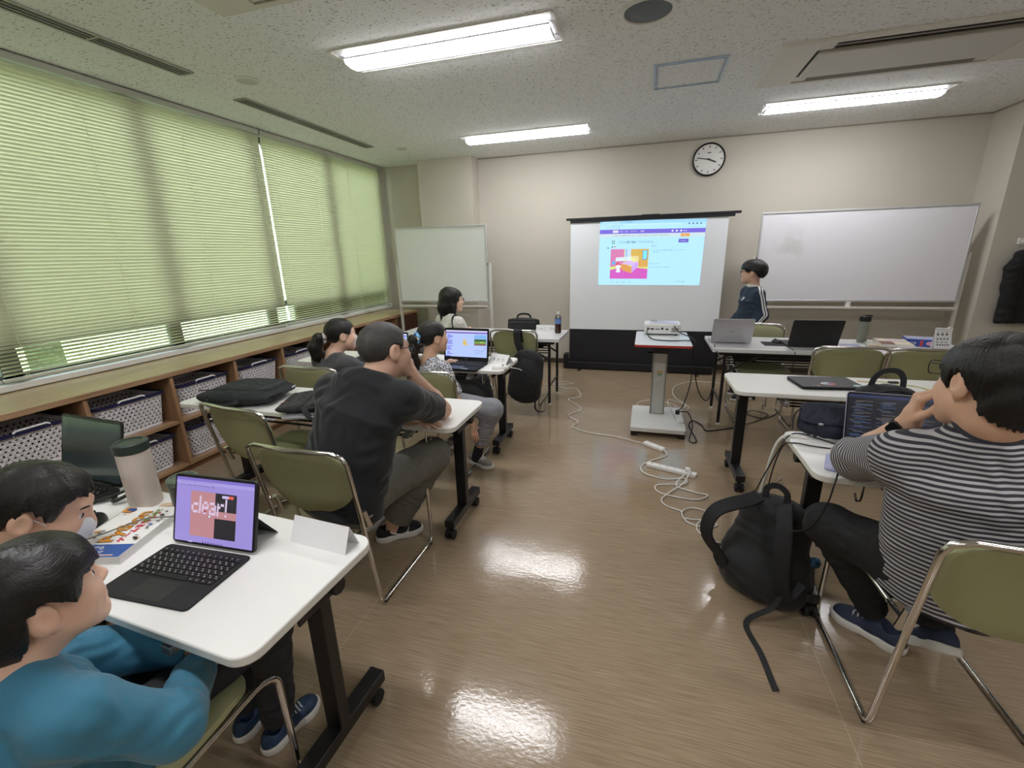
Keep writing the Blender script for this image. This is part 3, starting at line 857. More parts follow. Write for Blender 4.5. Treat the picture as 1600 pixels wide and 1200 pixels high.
whiteboard(1.17, 3.03, 5.70, .935, 1.85, 'wide blank whiteboard with a faint smudge behind the standing boy', WBOARD, 1, 1.405, .855)

SCREEN_W = mat('screen_fabric', (236, 241, 247), .7)
SCREEN_B = mat('screen_black', (20, 20, 28), .6)
def screen():
    r = thing('projection_screen', 'pull-up projector screen showing a bright web page, black lower band', 'projection screen', (0, 5.85, 0))
    x0, x1 = -.95, .855
    MB().bx(x0, x1, -.003, .003, .535, 1.87).build('screen_sheet', SCREEN_W, r)
    MB().bx(x0, x1, -.0035, .0035, .08, .535).build('masking_band', SCREEN_B, r)
    m = MB(); m.bx(x0 - .005, x1 + .06, -.018, .018, 1.855, 1.885); m.bx(x0 - .055, x1 + .12, -.022, .022, 1.885, 1.912); m.bx(-.1, .1, -.02, .02, 1.91, 1.918)
    m.build('top_bar', SCREEN_B, r, bevel=.003)
    m = MB(); m.bx(-1.02, .84, -.06, .06, .012, .10); m.bx(-1.02, -.965, -.065, .065, .07, .2)
    m.build('base_case', mat('case_black', (18, 18, 24), .5), r, bevel=.006)
    MB().bar((-.04, .03, .09), (-.04, .03, 1.88), .03, .02, up=(0, 1, 0)).build('support_pole', BLACK_MET, r)
    for xx in (-.8, .65): MB().bx(xx - .02, xx + .02, -.16, .16, 0, .014).build('foot', BLACK_PL, r, bevel=.003)
    # the projected picture: emissive flat shapes on the sheet, a slightly skewed rectangle
    TL, TR, BR, BL = V((-.588, 0, 1.866)), V((.622, 0, 1.842)), V((.603, 0, 1.092)), V((-.592, 0, 1.104))
    class Skew(Flat):
        def __init__(s): s.mb = MB(); s.k = 0
        def pt(s, x, y):      # x,y in 0..1, y up
            p = (BL * (1 - x) + BR * x) * (1 - y) + (TL * (1 - x) + TR * x) * y
            return p + V((0, -.0035 - s.k * .00025, 0))
    E = .68
    C = lambda n, c, e=E: emit('projected_' + n, c, e)
    f = Skew(); R_ = f.rect
    R_(0, 0, 1, 1, C('page', (172, 222, 250))); bar_c = C('tabs', (150, 205, 240))
    R_(0, .955, 1, 1, bar_c); R_(.0, .915, 1, .955, C('urlbar', (168, 216, 246))); R_(.03, .958, .20, .992, C('tab', (178, 222, 250)))
    R_(.10, .922, .78, .948, C('url', (182, 226, 252)))
    INK = C('ink', (70, 100, 140)); INK2 = C('ink_dark', (40, 62, 100))
    f.text(.05, .965, 'クリスマス - プロジェクト', .022, INK, sx=.62); f.text(.22, .967, '× アニメ番外編2', .022, INK, sx=.62); f.text(.11, .925, 'projects/editor/?tutorial', .02, INK, sx=.62)
    f.text(.05, .888, 'ホーム  ブックマーク  設定', .02, INK, sx=.62)
    for k in range(4): R_(.84 + k * .035, .925, .855 + k * .035, .945, INK)
    f.text(.86, .885, 'すべてのブックマーク', .018, INK, sx=.62)
    R_(0, .80, 1, .865, C('nav', (112, 96, 208))); R_(.13, .815, .185, .852, C('logo', (214, 214, 246)))
    WH = C('white_ink', (214, 226, 252))
    f.text(.20, .822, '作る   見る   アイデア', .028, WH, sx=.62); f.text(.40, .822, '検索', .028, WH, sx=.62)
    for k in range(3): f.disc(.70 + k * .04, .832, .010, WH, .014)
    f.text(.80, .822, '作者', .026, WH, sx=.62)
    R_(0, .745, 1, .80, C('notice', (196, 214, 222))); f.text(.12, .762, 'このプロジェクトは共有されていません。自分だけが見ることができます。共有しますか？', .022, INK, sx=.62)
    R_(.78, .742, .86, .79, C('share', (218, 156, 66))); f.text(.797, .755, '共有する', .02, WH, sx=.62)
    R_(.765, .655, .855, .71, C('inside', (96, 84, 192))); f.text(.783, .672, '中を見る', .022, WH, sx=.62)
    for k in range(2):
        for q in range(2): R_(.125 + k * .018, .645 + q * .032, .137 + k * .018, .668 + q * .032, C('icon', (110, 150, 120)))
    f.text(.19, .655, 'アニメ番外編2「クリスマス」', .043, INK2, sx=.62)
    R_(.125, .59, .14, .61, C('flag', (60, 120, 90))); f.disc(.16, .60, .007, C('stop', (200, 90, 110)), .010)
    # stage picture: pink bedroom
    sx0, sy0, sx1, sy1 = .118, .10, .492, .565
    S = lambda a, b, c, d, m: R_(sx0 + (sx1 - sx0) * a, sy0 + (sy1 - sy0) * b, sx0 + (sx1 - sx0) * c, sy0 + (sy1 - sy0) * d, m)
    P_ = lambda pts, m: f.poly([(sx0 + (sx1 - sx0) * a, sy0 + (sy1 - sy0) * b) for a, b in pts], m)
    S(0, 0, 1, 1, C('rug', (202, 88, 186))); S(0, .36, .35, 1, C('wall_pink', (206, 120, 170))); S(.35, .36, 1, 1, C('wall_gold', (206, 172, 84)))
    P_([(0, .30), (.35, .40), (1, .32), (1, .42), (.35, .46), (0, .40)], C('skirt', (206, 222, 120)))
    P_([(0, 0), (1, 0), (1, .33), (.66, .38), (.35, .36), (0, .29)], C('rug', (202, 88, 186)))
    S(.37, .72, .54, 1, C('drape', (190, 214, 236))); S(.40, .74, .44, 1, C('drape2', (150, 186, 216)))
    S(.84, .64, .97, .96, C('mirror_frame', (120, 150, 190))); S(.86, .67, .95, .94, C('mirror', (120, 224, 246)))
    S(.77, .40, .97, .60, C('dresser', (200, 146, 76)));  S(.79, .51, .95, .58, C('drawer', (216, 166, 90))); S(.79, .42, .95, .49, C('drawer', (216, 166, 90)))
    P_([(.30, .30), (.58, .18), (.58, .40), (.30, .52)], C('bed_foot', (214, 150, 84)))
    P_([(.58, .20), (.75, .42), (.75, .58), (.58, .46)], C('bed_side', (196, 160, 232)))
    P_([(.30, .52), (.58, .44), (.75, .58), (.55, .66)], C('quilt', (206, 180, 244)))
    P_([(.53, .60), (.75, .56), (.75, .76), (.53, .78)], C('bed_head', (222, 206, 150))); P_([(.55, .60), (.66, .58), (.68, .68), (.57, .70)], C('pillow', (226, 226, 140)))
    P_([(.14, .60), (.56, .62), (.55, .74), (.15, .72)], C('bubble', (214, 234, 252))); f.text(sx0 + .065, sy0 + .31, 'メリークリスマス', .022, INK2, sx=.62)
    # plain generic little figure in a red cap
    f.disc(sx0 + .08, sy0 + .19, .022, C('figure', (222, 230, 244)), .034); P_([(.14, .46), (.27, .48), (.20, .56)], C('cap', (206, 60, 70))); P_([(.16, .22), (.18, .35), (.26, .35), (.28, .22)], C('figure', (222, 230, 244)))
    f.disc(sx0 + .035, sy0 + .25, .018, C('blue_toy', (96, 170, 224)), .03)
    for k, t in enumerate(('♡ 0', '☆ 0', '◎ 0', '○ 3')): f.text(.125 + k * .06, .035, t, .028, INK, sx=.62)
    f.text(.515, .60, '使い方', .026, INK2, sx=.62); f.text(.53, .535, 'このプロジェクトの使い方を説明しましょう（どのキーを', .019, INK, sx=.62); f.text(.53, .505, '押すかなど）。', .019, INK, sx=.62)
    f.text(.50, .33, 'メモとクレジット', .022, INK2, sx=.62); f.text(.51, .275, 'どのように作りましたか？ほかの人の', .019, INK, sx=.62); f.text(.77, .05, 'スタジオに追加', .02, INK2, sx=.62)
    f.poly([(.085, .60), (.085, .57), (.10, .58)], INK2)
    f.mb.build('projected_page', None, r, smooth=0)
screen()

def clock():
    r = thing('wall_clock', 'round black-rimmed wall clock above the projection screen', 'clock', (.61, YF, 2.502))
    X = Matrix.Rotation(PI / 2, 4, 'X')
    MB().lathe([(0, .0), (.178, 0), (.178, .03), (.168, .036), (.160, .03), (.160, .022)], 48, X=X).build('rim', mat('clock_rim', (26, 26, 28), .35), r)
    MB().lathe([(0, .024), (.162, .024)], 48, X=X).build('dial', mat('clock_dial', (232, 232, 230), .3), r)
    f = Flat((0, -.0245, 0), (1, 0, 0), (0, 0, 1)); K = mat('clock_black', (20, 20, 22), .5)
    for h in range(12):
        a = h * PI / 6; dx, dy = math.sin(a), math.cos(a); w_ = .004
        r0, r1 = .122, .148
        f.poly([(dx * r0 + dy * w_, dy * r0 - dx * w_), (dx * r1 + dy * w_, dy * r1 - dx * w_), (dx * r1 - dy * w_, dy * r1 + dx * w_), (dx * r0 - dy * w_, dy * r0 + dx * w_)], K)
    R_ = f.rect; R_(-.02, .066, .02, .074, K)
    f.build('dial_marks', r)
    def hand(name, deg, l0, l1, w_, d):
        a = math.radians(deg); u = V((math.sin(a), 0, math.cos(a))); n = V((u.z, 0, -u.x))
        b = MB(); b.bar(u * -l0 + V((0, -d, 0)), u * l1 + V((0, -d, 0)), w_, .002, up=(0, 1, 0)); b.build(name, K, r)
    hand('hour_hand', 113, .02, .085, .013, .028); hand('minute_hand', 280, .02, .132, .009, .031)
    MB().cyl((0, -.024, 0), (0, -.034, 0), .009, 14).build('hub', K, r)
clock()
# ------------------------------------------------------------------ laptops
DARKL = mat('laptop_charcoal', (38, 38, 40), .42)
BLACKL = mat('laptop_black', (22, 22, 23), .6, spec=.25)
SILVERL = mat('laptop_silver', (186, 186, 190), .38, .55)
MACL = mat('laptop_lilac_aluminium', (176, 176, 204), .35, .5)
KEY = mat('key_black', (16, 16, 17), .65, spec=.25)
KEYW = mat('key_lettering', (170, 170, 168), .6)
BEZEL = mat('screen_bezel', (14, 14, 15), .3)
def key_rows(mb, w, d, y0, z, m, rows=5, cols=14, gap=.16, leg=None):
    """keys between y0 (hinge side) and y0-d; leg = MB for the little letter marks"""
    rd = d / rows
    for r_ in range(rows):
        n = cols - (r_ % 2); kw = w / n
        if r_ == rows - 1:
            spans = [1, 1, 1, 1, 5, 1, 1, 1, 1]; tot = sum(spans); x = -w / 2
            for s_ in spans:
                ww = w * s_ / tot
                mb.bx(x + .0012, x + ww - .0012, y0 - (r_ + 1) * rd + .0012, y0 - r_ * rd - .0012, z, z + .0022, m); x += ww
                if leg is not None and s_ == 1: leg.bx(x - ww * .75, x - ww * .5, y0 - (r_ + .6) * rd, y0 - (r_ + .45) * rd, z + .0022, z + .0024)
        else:
            for k in range(n):
                x = -w / 2 + k * kw
                mb.bx(x + .0012, x + kw - .0012, y0 - (r_ + 1) * rd + .0012, y0 - r_ * rd - .0012, z, z + .0022, m)
                if leg is not None:
                    leg.bx(x + kw * .25, x + kw * .42, y0 - (r_ + .45) * rd, y0 - (r_ + .25) * rd, z + .0022, z + .0024)
                    if r_ > 0: leg.bx(x + kw * .55, x + kw * .75, y0 - (r_ + .8) * rd, y0 - (r_ + .6) * rd, z + .0022, z + .0024)
def laptop(loc, rz, w, d, tilt, m, label, lidh=None, art=None, lid_art=None, thick=.016, screen_m=None, base_m=None, bez=.008, chin=.014):
    r = thing('laptop', label, 'laptop', loc, rz)
    lidh = lidh or d
    MB().prism(rrect(w, d, .012, 4), 0, thick, X=Matrix.Translation((0, -d / 2, 0))).build('base', base_m or m, r, bevel=.003, smooth=30)
    k = MB(); lg = MB(); key_rows(k, w * .86, d * .46, -d * .10, thick, None, 6, leg=lg); k.build('keyboard', KEY, r); 
    if d > .22: lg.build('key_lettering', KEYW, r)
    MB().bx(-w * .17, w * .17, -d * .95, -d * .62, thick, thick + .0008).build('trackpad', mat(m.name + '_pad', tuple(min(255, int(255 * (c ** (1 / 2.2)) * 1.0) + 6) for c in nodes_of(base_m or m)[2].inputs['Base Color'].default_value[:3]), .3), r)
    a = math.radians(tilt)
    U = V((1, 0, 0)); W = V((0, math.sin(a), math.cos(a))); Nn = U.cross(W)        # outward normal faces -y (the typist)
    X = Matrix((U, W, Nn)).transposed().to_4x4(); X.translation = V((0, .002, thick * .8))
    lid = MB().prism([(x, y + lidh / 2) for x, y in rrect(w, lidh, .012, 4)], -.006, 0, X=X).build('lid', m, r, bevel=.002, smooth=30)
    MB().prism([(x, y + lidh / 2) for x, y in rrect(w - .004, lidh - .004, .011, 4)], 0, .0012, X=X).build('bezel', BEZEL, r, smooth=30)
    MB().cyl((-w * .36, .002, thick * .75), (w * .36, .002, thick * .75), .006, 10).build('hinge', BLACK_PL, r)
    sw, sh = w - 2 * bez, lidh - bez - chin - .004
    O = X @ V((-sw / 2, chin, .0016))
    f = Flat(O, U, W, .0002)
    if art: art(f, sw, sh)
    else: f.rect(0, 0, sw, sh, screen_m or mat('screen_off', (30, 36, 40), .12))
    f.build('display', r)
    if lid_art:
        g = Flat(X @ V((w / 2, 0, -.0064)), -U, W, .0002); lid_art(g, w, lidh); g.build('lid_marks', r)
    return r
# training table A: laptop with a dark, idle screen
laptop((-1.985, .995, .70), math.radians(-3), .36, .235, 14, BLACKL, 'black laptop with dark idle screen standing beside the cream tumbler', lidh=.245, screen_m=mat('screen_idle', (52, 66, 68), .12, spec=.6))

def scratch_art(f, w, h):
    E = .62; C = lambda n, c: emit('code_' + n, c, E)
    f.rect(0, 0, w, h, C('page', (176, 196, 246))); f.rect(0, h * .95, w, h, C('tabs', (206, 210, 240)))
    f.rect(0, h * .89, w, h * .94, C('nav', (116, 84, 176)))
    ink = C('block', (96, 70, 206))
    rnd = random.Random(3)
    y = h * .84
    for k in range(18):
        n_ = rnd.randint(2, 4) * .03
        if k % 5 != 4: f.rect(w * .04, y - h * .022, w * (.05 + n_), y, ink)
        y -= h * .043
    f.rect(w * .43, h * .44, w * .50, h * .66, C('yellow', (214, 190, 96))); f.rect(w * .43, h * .52, w * .56, h * .545, C('orange', (206, 160, 80))); f.rect(w * .43, h * .45, w * .57, h * .48, C('yellow', (214, 190, 96)))
    f.rect(w * .70, h * .45, w * .985, h * .84, C('stage_sky', (126, 176, 232))); f.rect(w * .70, h * .45, w * .985, h * .68, C('stage_tree', (52, 88, 50))); f.rect(w * .70, h * .52, w * .985, h * .60, C('stage_grass', (120, 160, 74))); f.rect(w * .70, h * .45, w * .985, h * .51, C('stage_path', (130, 96, 88)))
    f.disc(w * .86, h * .57, h * .02, C('flower', (230, 230, 120))); f.disc(w * .91, h * .58, h * .02, C('flower', (230, 230, 120)))
    for k in range(9): f.rect(w * (.72 + .05 * (k % 5)), h * (.24 - .09 * (k // 5)), w * (.735 + .05 * (k % 5)), h * (.265 - .09 * (k // 5)), C('sprite', (84, 90, 150)))
    f.rect(w * .94, h * .33, w * .965, h * .36, C('sprite', (84, 90, 150))); f.rect(0, 0, w * .13, h * .03, ink)
    f.text(w * .735, h * .87, 'プロジェクト', h * .03, C('nav', (116, 84, 176)))
def dell_lid(f, w, h): pass
def girl_laptop():
    r = laptop((-1.315, 3.12, .70), math.radians(-2), .375, .25, 10, BLACKL, 'open black laptop showing a lilac block-coding page before the ponytailed girl', lidh=.255, art=scratch_art, chin=.034, bez=.014)
    f = Flat((0, .0037 - .0006, .0325), (1, 0, 0), (0, math.sin(math.radians(10)), math.cos(math.radians(10))))
    f.text(0, -.002, 'DELL', .009, KEYW, 'CENTER', .0002); f.build('maker_mark', r)
    g = Flat((.09, -.235, .0163), (1, 0, 0), (0, 1, 0)); g.rect(-.03, 0, .03, .012, mat('sticker_silver', (190, 190, 195), .4)); g.rect(-.02, .016, .012, .022, mat('sticker_silver', (190, 190, 195), .4)); g.build('sticker', r)
girl_laptop()
laptop((-1.965, 3.10, .70), math.radians(0), .31, .215, 12, BLACKL, 'smaller open laptop in front of the masked ponytail woman', art=scratch_art, chin=.016, bez=.010)

def silver_lid(f, w, h):
    K = mat('grey_lettering', (120, 120, 124), .4)
    f.text(w * .5, h * .46, 'ASUS', .017, K, 'CENTER', .0002); f.text(w * .07, h * .90, '● chromebook', .011, K)
laptop((.735, 4.235, .70), math.radians(180), .325, .225, 18, SILVERL, 'silver laptop seen from behind its lid on the grey table', lid_art=silver_lid)
laptop((1.335, 4.16, .70), math.radians(180), .36, .24, 20, DARKL, 'dark grey laptop seen from behind its lid, by the computer mouse')

def code_art(f, w, h):
    C = lambda n, c: emit('editor_' + n, c, .30)
    f.rect(0, 0, w, h, C('bg', (17, 20, 34))); f.rect(0, h * .95, w, h, C('bar', (44, 62, 112))); f.rect(0, h * .905, w, h * .95, C('tab', (26, 30, 48)))
    rnd = random.Random(11)
    cols = [C('t1', (120, 130, 150)), C('t2', (92, 118, 160)), C('t3', (70, 82, 110)), C('t4', (140, 130, 120))]
    for c0, c1 in ((.02, .27), (.31, .60), (.65, .97)):
        y = h * .88
        for k in range(40):
            if rnd.random() < .82:
                x = c0 + rnd.choice((0, .02, .04, .06, .06)); e = min(c1, x + rnd.uniform(.05, .22))
                f.rect(w * x, y - h * .009, w * e, y, rnd.choice(cols))
            y -= h * .021
    for yy in (.35, .18, .72): f.rect(w * .02, h * yy, w * .2, h * (yy + .022), C('hl', (40, 52, 96)))
def mac():
    r = laptop((.965, 1.975, .70), math.radians(-5), .315, .215, 17, MACL, 'open laptop with dark code editor in front of the striped man', lidh=.225, art=code_art, bez=.006, chin=.008)
mac()

def closed_laptop():
    r = thing('closed_laptop', 'closed charcoal laptop with round stickers on the white table', 'laptop', (1.06, 2.99, .70), math.radians(7))
    MB().prism(rrect(.335, .235, .014, 4), .003, .013).build('base', BLACKL, r, bevel=.002)
    MB().prism(rrect(.335, .235, .014, 4), .0137, .020).build('lid', DARKL, r, bevel=.002)
    f = Flat((0, 0, .0202), (1, 0, 0), (0, 1, 0), .0002)
    W_ = mat('sticker_white', (222, 224, 230), .5); Rd = mat('sticker_red', (196, 84, 70), .5); Bl = mat('sticker_blue', (70, 96, 150), .5); Cy = mat('sticker_mint', (140, 190, 190), .5); Tan = mat('sticker_tan', (170, 130, 110), .5)
    f.disc(-.005, -.045, .038, W_, .028); f.disc(.0, -.045, .031, Bl, .022); f.disc(.015, -.055, .022, Rd, .013); f.disc(-.012, -.038, .014, W_, .010)
    f.disc(.135, -.085, .026, Cy, .022); f.disc(.135, -.085, .020, mat('sticker_pale', (190, 205, 205), .5), .016); f.disc(-.075, -.092, .012, Tan); f.disc(-.10, -.09, .010, mat('sticker_grey', (110, 110, 112), .5))
    f.build('stickers', r)
    for sx in (-1, 1): MB().bx(sx * .12 - .02, sx * .12 + .02, -.09, .09, 0, .0034).build('rubber_foot', RUBBER, r)
closed_laptop()

def tablet():
    z = .70
    r = thing('tablet_computer', 'tablet with black keyboard cover showing the pink clear! game screen', 'tablet', (-1.165, .80, z), math.radians(3))
    w, d = .29, .205
    KC = mat('keyboard_cover_felt', (34, 34, 35), .8)
    MB().prism([(x, y - d / 2) for x, y in rrect(w, d, .014, 5)], 0, .006).build('keyboard_cover', KC, r, bevel=.002, smooth=30)
    k = MB(); lg = MB(); key_rows(k, w * .92, .105, -.018, .006, None, 6, 14, leg=lg)
    k.build('keys', mat('key_charcoal', (22, 22, 23), .5), r); lg.build('key_lettering', KEYW, r)
    MB().bx(-.055, .055, -d + .008, -.130, .006, .0066).build('trackpad', mat('pad_charcoal', (40, 40, 41), .5), r)
    a = math.radians(17); U = V((1, 0, 0)); W = V((0, math.sin(a), math.cos(a))); Nn = U.cross(W)
    X = Matrix((U, W, Nn)).transposed().to_4x4(); X.translation = V((0, .008, .007))
    h = .203
    MB().prism([(x, y + h / 2) for x, y in rrect(w, h, .012, 5)], -.010, 0, X=X).build('tablet_body', BLACK_PL, r, bevel=.002, smooth=30)
    # fold-out kickstand
    MB().add([tuple(X @ V(p)) for p in ((-.13, .10, -.011), (.13, .10, -.011), (.13, .10, -.014), (-.13, .10, -.014))] + [(-.13, .115, .002), (.13, .115, .002), (.13, .118, .0005), (-.13, .118, .0005)],
             [(0, 1, 5, 4), (3, 7, 6, 2), (0, 4, 7, 3), (1, 2, 6, 5), (4, 5, 6, 7), (0, 3, 2, 1)]).build('kickstand', KC, r)
    sw, sh = w - .016, h - .016
    f = Flat(X @ V((-sw / 2, .008, .0006)), U, W, .0002)
    C = lambda n, c: emit('game_' + n, c, .64)
    f.rect(0, 0, sw, sh, C('page', (148, 134, 204))); f.rect(0, sh * .955, sw, sh, C('tabs', (120, 106, 190))); f.rect(0, sh * .90, sw, sh * .95, C('bar', (160, 148, 214)))
    ink = C('ink', (70, 60, 110))
    f.text(sw * .05, sh * .925, 'プロジェクト   ブックマーク   ニュース   マイページ', sh * .028, ink); f.text(sw * .05, sh * .872, '□ ゲーム   □ 学習   □ 動画   □ その他   □ 検索   □ 地図', sh * .026, ink)
    gx0, gx1, gy0, gy1 = sw * .20, sw * .79, sh * .10, sh * .80
    Gr = lambda a, b, c, d_, m: f.rect(gx0 + (gx1 - gx0) * a, gy0 + (gy1 - gy0) * b, gx0 + (gx1 - gx0) * c, gy0 + (gy1 - gy0) * d_, m)
    Gr(0, 0, 1, 1, C('pink', (178, 126, 132))); Gr(.54, .60, 1, 1, C('black', (28, 26, 34))); Gr(.54, 0, 1, .44, C('black', (28, 26, 34)))
    # pixel letters c l e a r !
    font = {'c': ["....", "....", "....", ".###", "#...", "#...", ".###"], 'l': ["#", "#", "#", "#", "#", "#", "#"], 'e': ["....", "....", ".##.", "#..#", "####", "#...", ".##."],
            'a': ["....", "....", "###.", "...#", ".###", "#..#", "####"], 'r': ["....", "....", "#.##", "##..", "#...", "#...", "#..."], '!': ["#", "#", "#", "#", "#", ".", "#"]}
    px = (gx1 - gx0) * .036; py = (gy1 - gy0) * .055; x = gx0 + (gx1 - gx0) * .03; yt = gy0 + (gy1 - gy0) * .91
    lt = C('letters', (206, 186, 214))
    for ch in 'clear!':
        g = font[ch]; x_n = max(len(q) for q in g)
        for j, row in enumerate(g):
            for i, q in enumerate(row):
                if q == '#': f.rect(x + i * px, yt - (j + 1) * py, x + (i + 1) * px, yt - j * py, lt)
        x += (x_n + 1) * px
    f.disc(gx0 + (gx1 - gx0) * .50, gy0 + (gy1 - gy0) * .50, sh * .028, C('ball_edge', (60, 50, 70))); f.disc(gx0 + (gx1 - gx0) * .50, gy0 + (gy1 - gy0) * .50, sh * .02, C('ball', (230, 226, 236)))
    f.disc(gx0 + (gx1 - gx0) * .40, gy0 + (gy1 - gy0) * .60, sh * .02, C('red', (150, 50, 60)))
    Gr(.76, .93, 1, .99, C('tag', (190, 180, 220))); Gr(.90, .93, 1, .99, C('tag_red', (220, 90, 70)))
    for k in range(8): f.rect(sw * (.42 + k * .035), sh * .03, sw * (.437 + k * .035), sh * .055, ink)
    f.rect(sw * .24, sh * .03, sw * .30, sh * .05, C('search', (180, 170, 226)))
    f.build('display', r)
tablet()

# ------------------------------------------------------------------ paper, books, bottles on the tables
PAPER = mat('white_paper', (236, 236, 238), .7)
PEN = mat('pen_black', (60, 60, 66), .7)
def name_tent(loc, rz, w, h, depth, label, marks=None):
    r = thing('name_card', label, 'name card', loc, rz, None)
    m = MB(); t = .0012
    prof = [(-depth / 2, 0), (0, h), (depth / 2, 0)]
    vs = []
    for x in (-w / 2, w / 2):
        for y, z in prof: vs.append((x, y, z))
        for y, z in ((-depth / 2 + .003, 0), (0, h - .004), (depth / 2 - .003, 0)): vs.append((x, y, z))
    m.add(vs, [(0, 6, 7, 1), (1, 7, 8, 2), (3, 4, 10, 9), (4, 5, 11, 10), (0, 1, 4, 3), (1, 2, 5, 4), (6, 9, 10, 7), (7, 10, 11, 8), (0, 3, 9, 6), (2, 8, 11, 5)])
    m.build('card', PAPER, r, smooth=0)
    if marks:
        a = V((0, depth / 2, h)).normalized()
        f = Flat((-w / 2, -depth / 2 - .0006, .0003), (1, 0, 0), a)
        f.text(w * .5, h * .35, marks, h * .5, PEN, 'CENTER', -.0003); f.build('handwriting', r)
    return r
name_tent((-.868, .92, .70), math.radians(-4), .20, .072, .062, 'blank folded white name card at the aisle corner of the tablet table')
name_tent((-1.045, 3.17, .70), math.radians(-22), .175, .07, .10, 'folded white name card with handwriting beside the girl\'s black laptop', 'あ か り')
name_tent((-.995, 4.60, .70), 0, .215, .075, .06, 'folded white name card next to the tea bottle', 'りんご  さん')

def big_book():
    r = thing('book', 'thick white programming textbook with orange title and blue band, open cable lying on it', 'book', (-1.483, .785, .70), math.radians(17))
    w, d, t = .182, .257, .026
    MB().bx(-w / 2, w / 2 - .002, -d / 2 + .002, d / 2 - .002, .002, t - .002).build('pages', mat('page_edges', (226, 224, 220), .8, bump=(900, .4, (1, 1, 40))), r)
    m = MB(); m.bx(-w / 2 - .002, w / 2, -d / 2, d / 2, 0, .002); m.bx(-w / 2 - .002, w / 2, -d / 2, d / 2, t - .002, t); m.bx(-w / 2 - .003, -w / 2, -d / 2, d / 2, 0, t)
    m.build('cover', mat('book_cover_white', (236, 236, 234), .35), r)
    f = Flat((-w / 2, -d / 2, t + .0002), (1, 0, 0), (0, 1, 0), .00015)
    Bl = mat('print_blue', (44, 84, 160), .35); Or = mat('print_orange', (226, 150, 44), .35); Rd = mat('print_red', (206, 60, 84), .35); Gn = mat('print_green', (100, 160, 60), .35); Gy = mat('print_grey', (120, 122, 124), .4); Dk = mat('print_dark', (50, 44, 44), .4); Sk = mat('print_skin', (226, 190, 150), .4); Wt = mat('print_white', (240, 240, 240), .35)
    bd = Flat((-w / 2, -d / 2, t + .0002), (1, 0, 0), (0, 1, 0), .00015); bd.rect(0, 0, w, .058, Bl); bd.text(.008, .036, 'はじめてでも', .017, Wt, bold=.0003); bd.text(.008, .017, 'わかりやすい!!', .017, Wt, bold=.0003); bd.rect(.01, .006, .16, .011, Sk); bd.build('title_band', r)
    g = Flat((w / 2, -d / 2, t + .0012), (0, 1, 0), (-1, 0, 0), .00015)
    g.text(.066, .078, 'Python', .058, Dk, bold=.0026, sx=1.0); g.text(.066, .078, 'Python', .058, Or, bold=.0010, sx=1.0)
    g.text(.066, .046, 'ゲームを作ろう', .026, Rd, bold=.0010, sx=.9); g.text(.165, .052, 'はじめて', .022, Gn, bold=.0008, sx=.9)
    g.build('cover_title', r)
    rnd = random.Random(5)
    for k in range(26):
        x, y = rnd.choice((rnd.uniform(.008, .05), rnd.uniform(.148, w - .012))), rnd.uniform(.068, .25)
        f.disc(x, y, rnd.uniform(.003, .008), rnd.choice((Gy, Sk, Dk, Gy, Or, Bl)), rnd.uniform(.002, .006), 7)
    f.rect(.006, .225, .035, .25, Or); f.rect(.016, .23, .042, .246, Bl)
    f.build('cover_pattern', r)
big_book()
CREAM = mat('tumbler_cream', (216, 204, 194), .5)
DKGREEN = mat('lid_dark_green', (44, 56, 50), .45)
def tumbler(loc, rad, h, label, body, lid, lidh=.035, taper=.0):
    r = thing('tumbler', label, 'tumbler', loc)
    MB().lathe([(0, 0), (rad * .94 - taper, 0), (rad - taper, .006), (rad, h - lidh)], 32).build('cup_body', body, r, smooth=50)
    MB().lathe([(rad, h - lidh), (rad + .003, h - lidh + .003), (rad + .003, h - .004), (rad - .002, h), (rad * .8, h), (rad * .78, h - .003), (0, h - .003)], 32).build('lid', lid, r, smooth=40)
    return r
tumbler((-1.625, .948, .70), .047, .235, 'tall cream tumbler with dark green lid on the tablet table', CREAM, DKGREEN)
tumbler((-1.452, .965, .70), .042, .118, 'short dark tumbler peeking out behind the tablet', mat('cup_dark', (58, 60, 56), .3), mat('cup_lid_green', (84, 96, 84), .4), .02)
def flip_bottle():
    r = tumbler((1.80, 4.47, .70), .038, .225, 'grey-green flask with black cap on the grey table', mat('flask_sage', (128, 132, 120), .45, bump=(60, .1)), BLACK_PL, .045, .003)
    MB().bx(-.012, .044, -.012, .012, .22, .234).build('carry_loop', BLACK_PL, r, bevel=.004)
flip_bottle()
def mouse(loc, rz, label, m, s=1.0, cord=None):
    r = thing('computer_mouse', label, 'computer mouse', loc, rz)
    mb = MB(); nu, nv = 14, 10; vs = []
    for i in range(nu + 1):
        a = PI * i / nu; y = -math.cos(a) * .055 * s; wr = max(.002, math.sin(a)) ** .7
        for j in range(nv + 1):
            b = PI * j / nv
            vs.append((-math.cos(b) * .031 * s * wr, y, max(0, math.sin(b)) ** .8 * .034 * s * wr * (1 - .15 * y / .055)))
    W = nv + 1
    mb.add(vs, [(i * W + j, (i + 1) * W + j, (i + 1) * W + j + 1, i * W + j + 1) for i in range(nu) for j in range(nv)])
    mb.build('mouse_shell', m, r, smooth=60)
    MB().cyl((-.004, .03 * s, .027 * s), (.004, .03 * s, .027 * s), .007 * s, 12).build('scroll_wheel', RUBBER, r)
    if cord: MB().tube(catmull(cord, 6), .0018, 6).build('cord', m, r)
    return r
mouse((-1.655, .805, .70), math.radians(50), 'black computer mouse beside the programming textbook', BLACK_PL, 1.1)
mouse((-1.0, 2.985, .70), math.radians(-70), 'white computer mouse at the aisle corner of the girl\'s table', WHITE_PL, .95, [(0, .05, .012), (-.01, .09, .004), (.03, .14, .003), (.08, .16, .003)])
mouse((-1.72, 4.42, .70), math.radians(60), 'white computer mouse on the folding table near the bob-haired woman', WHITE_PL)
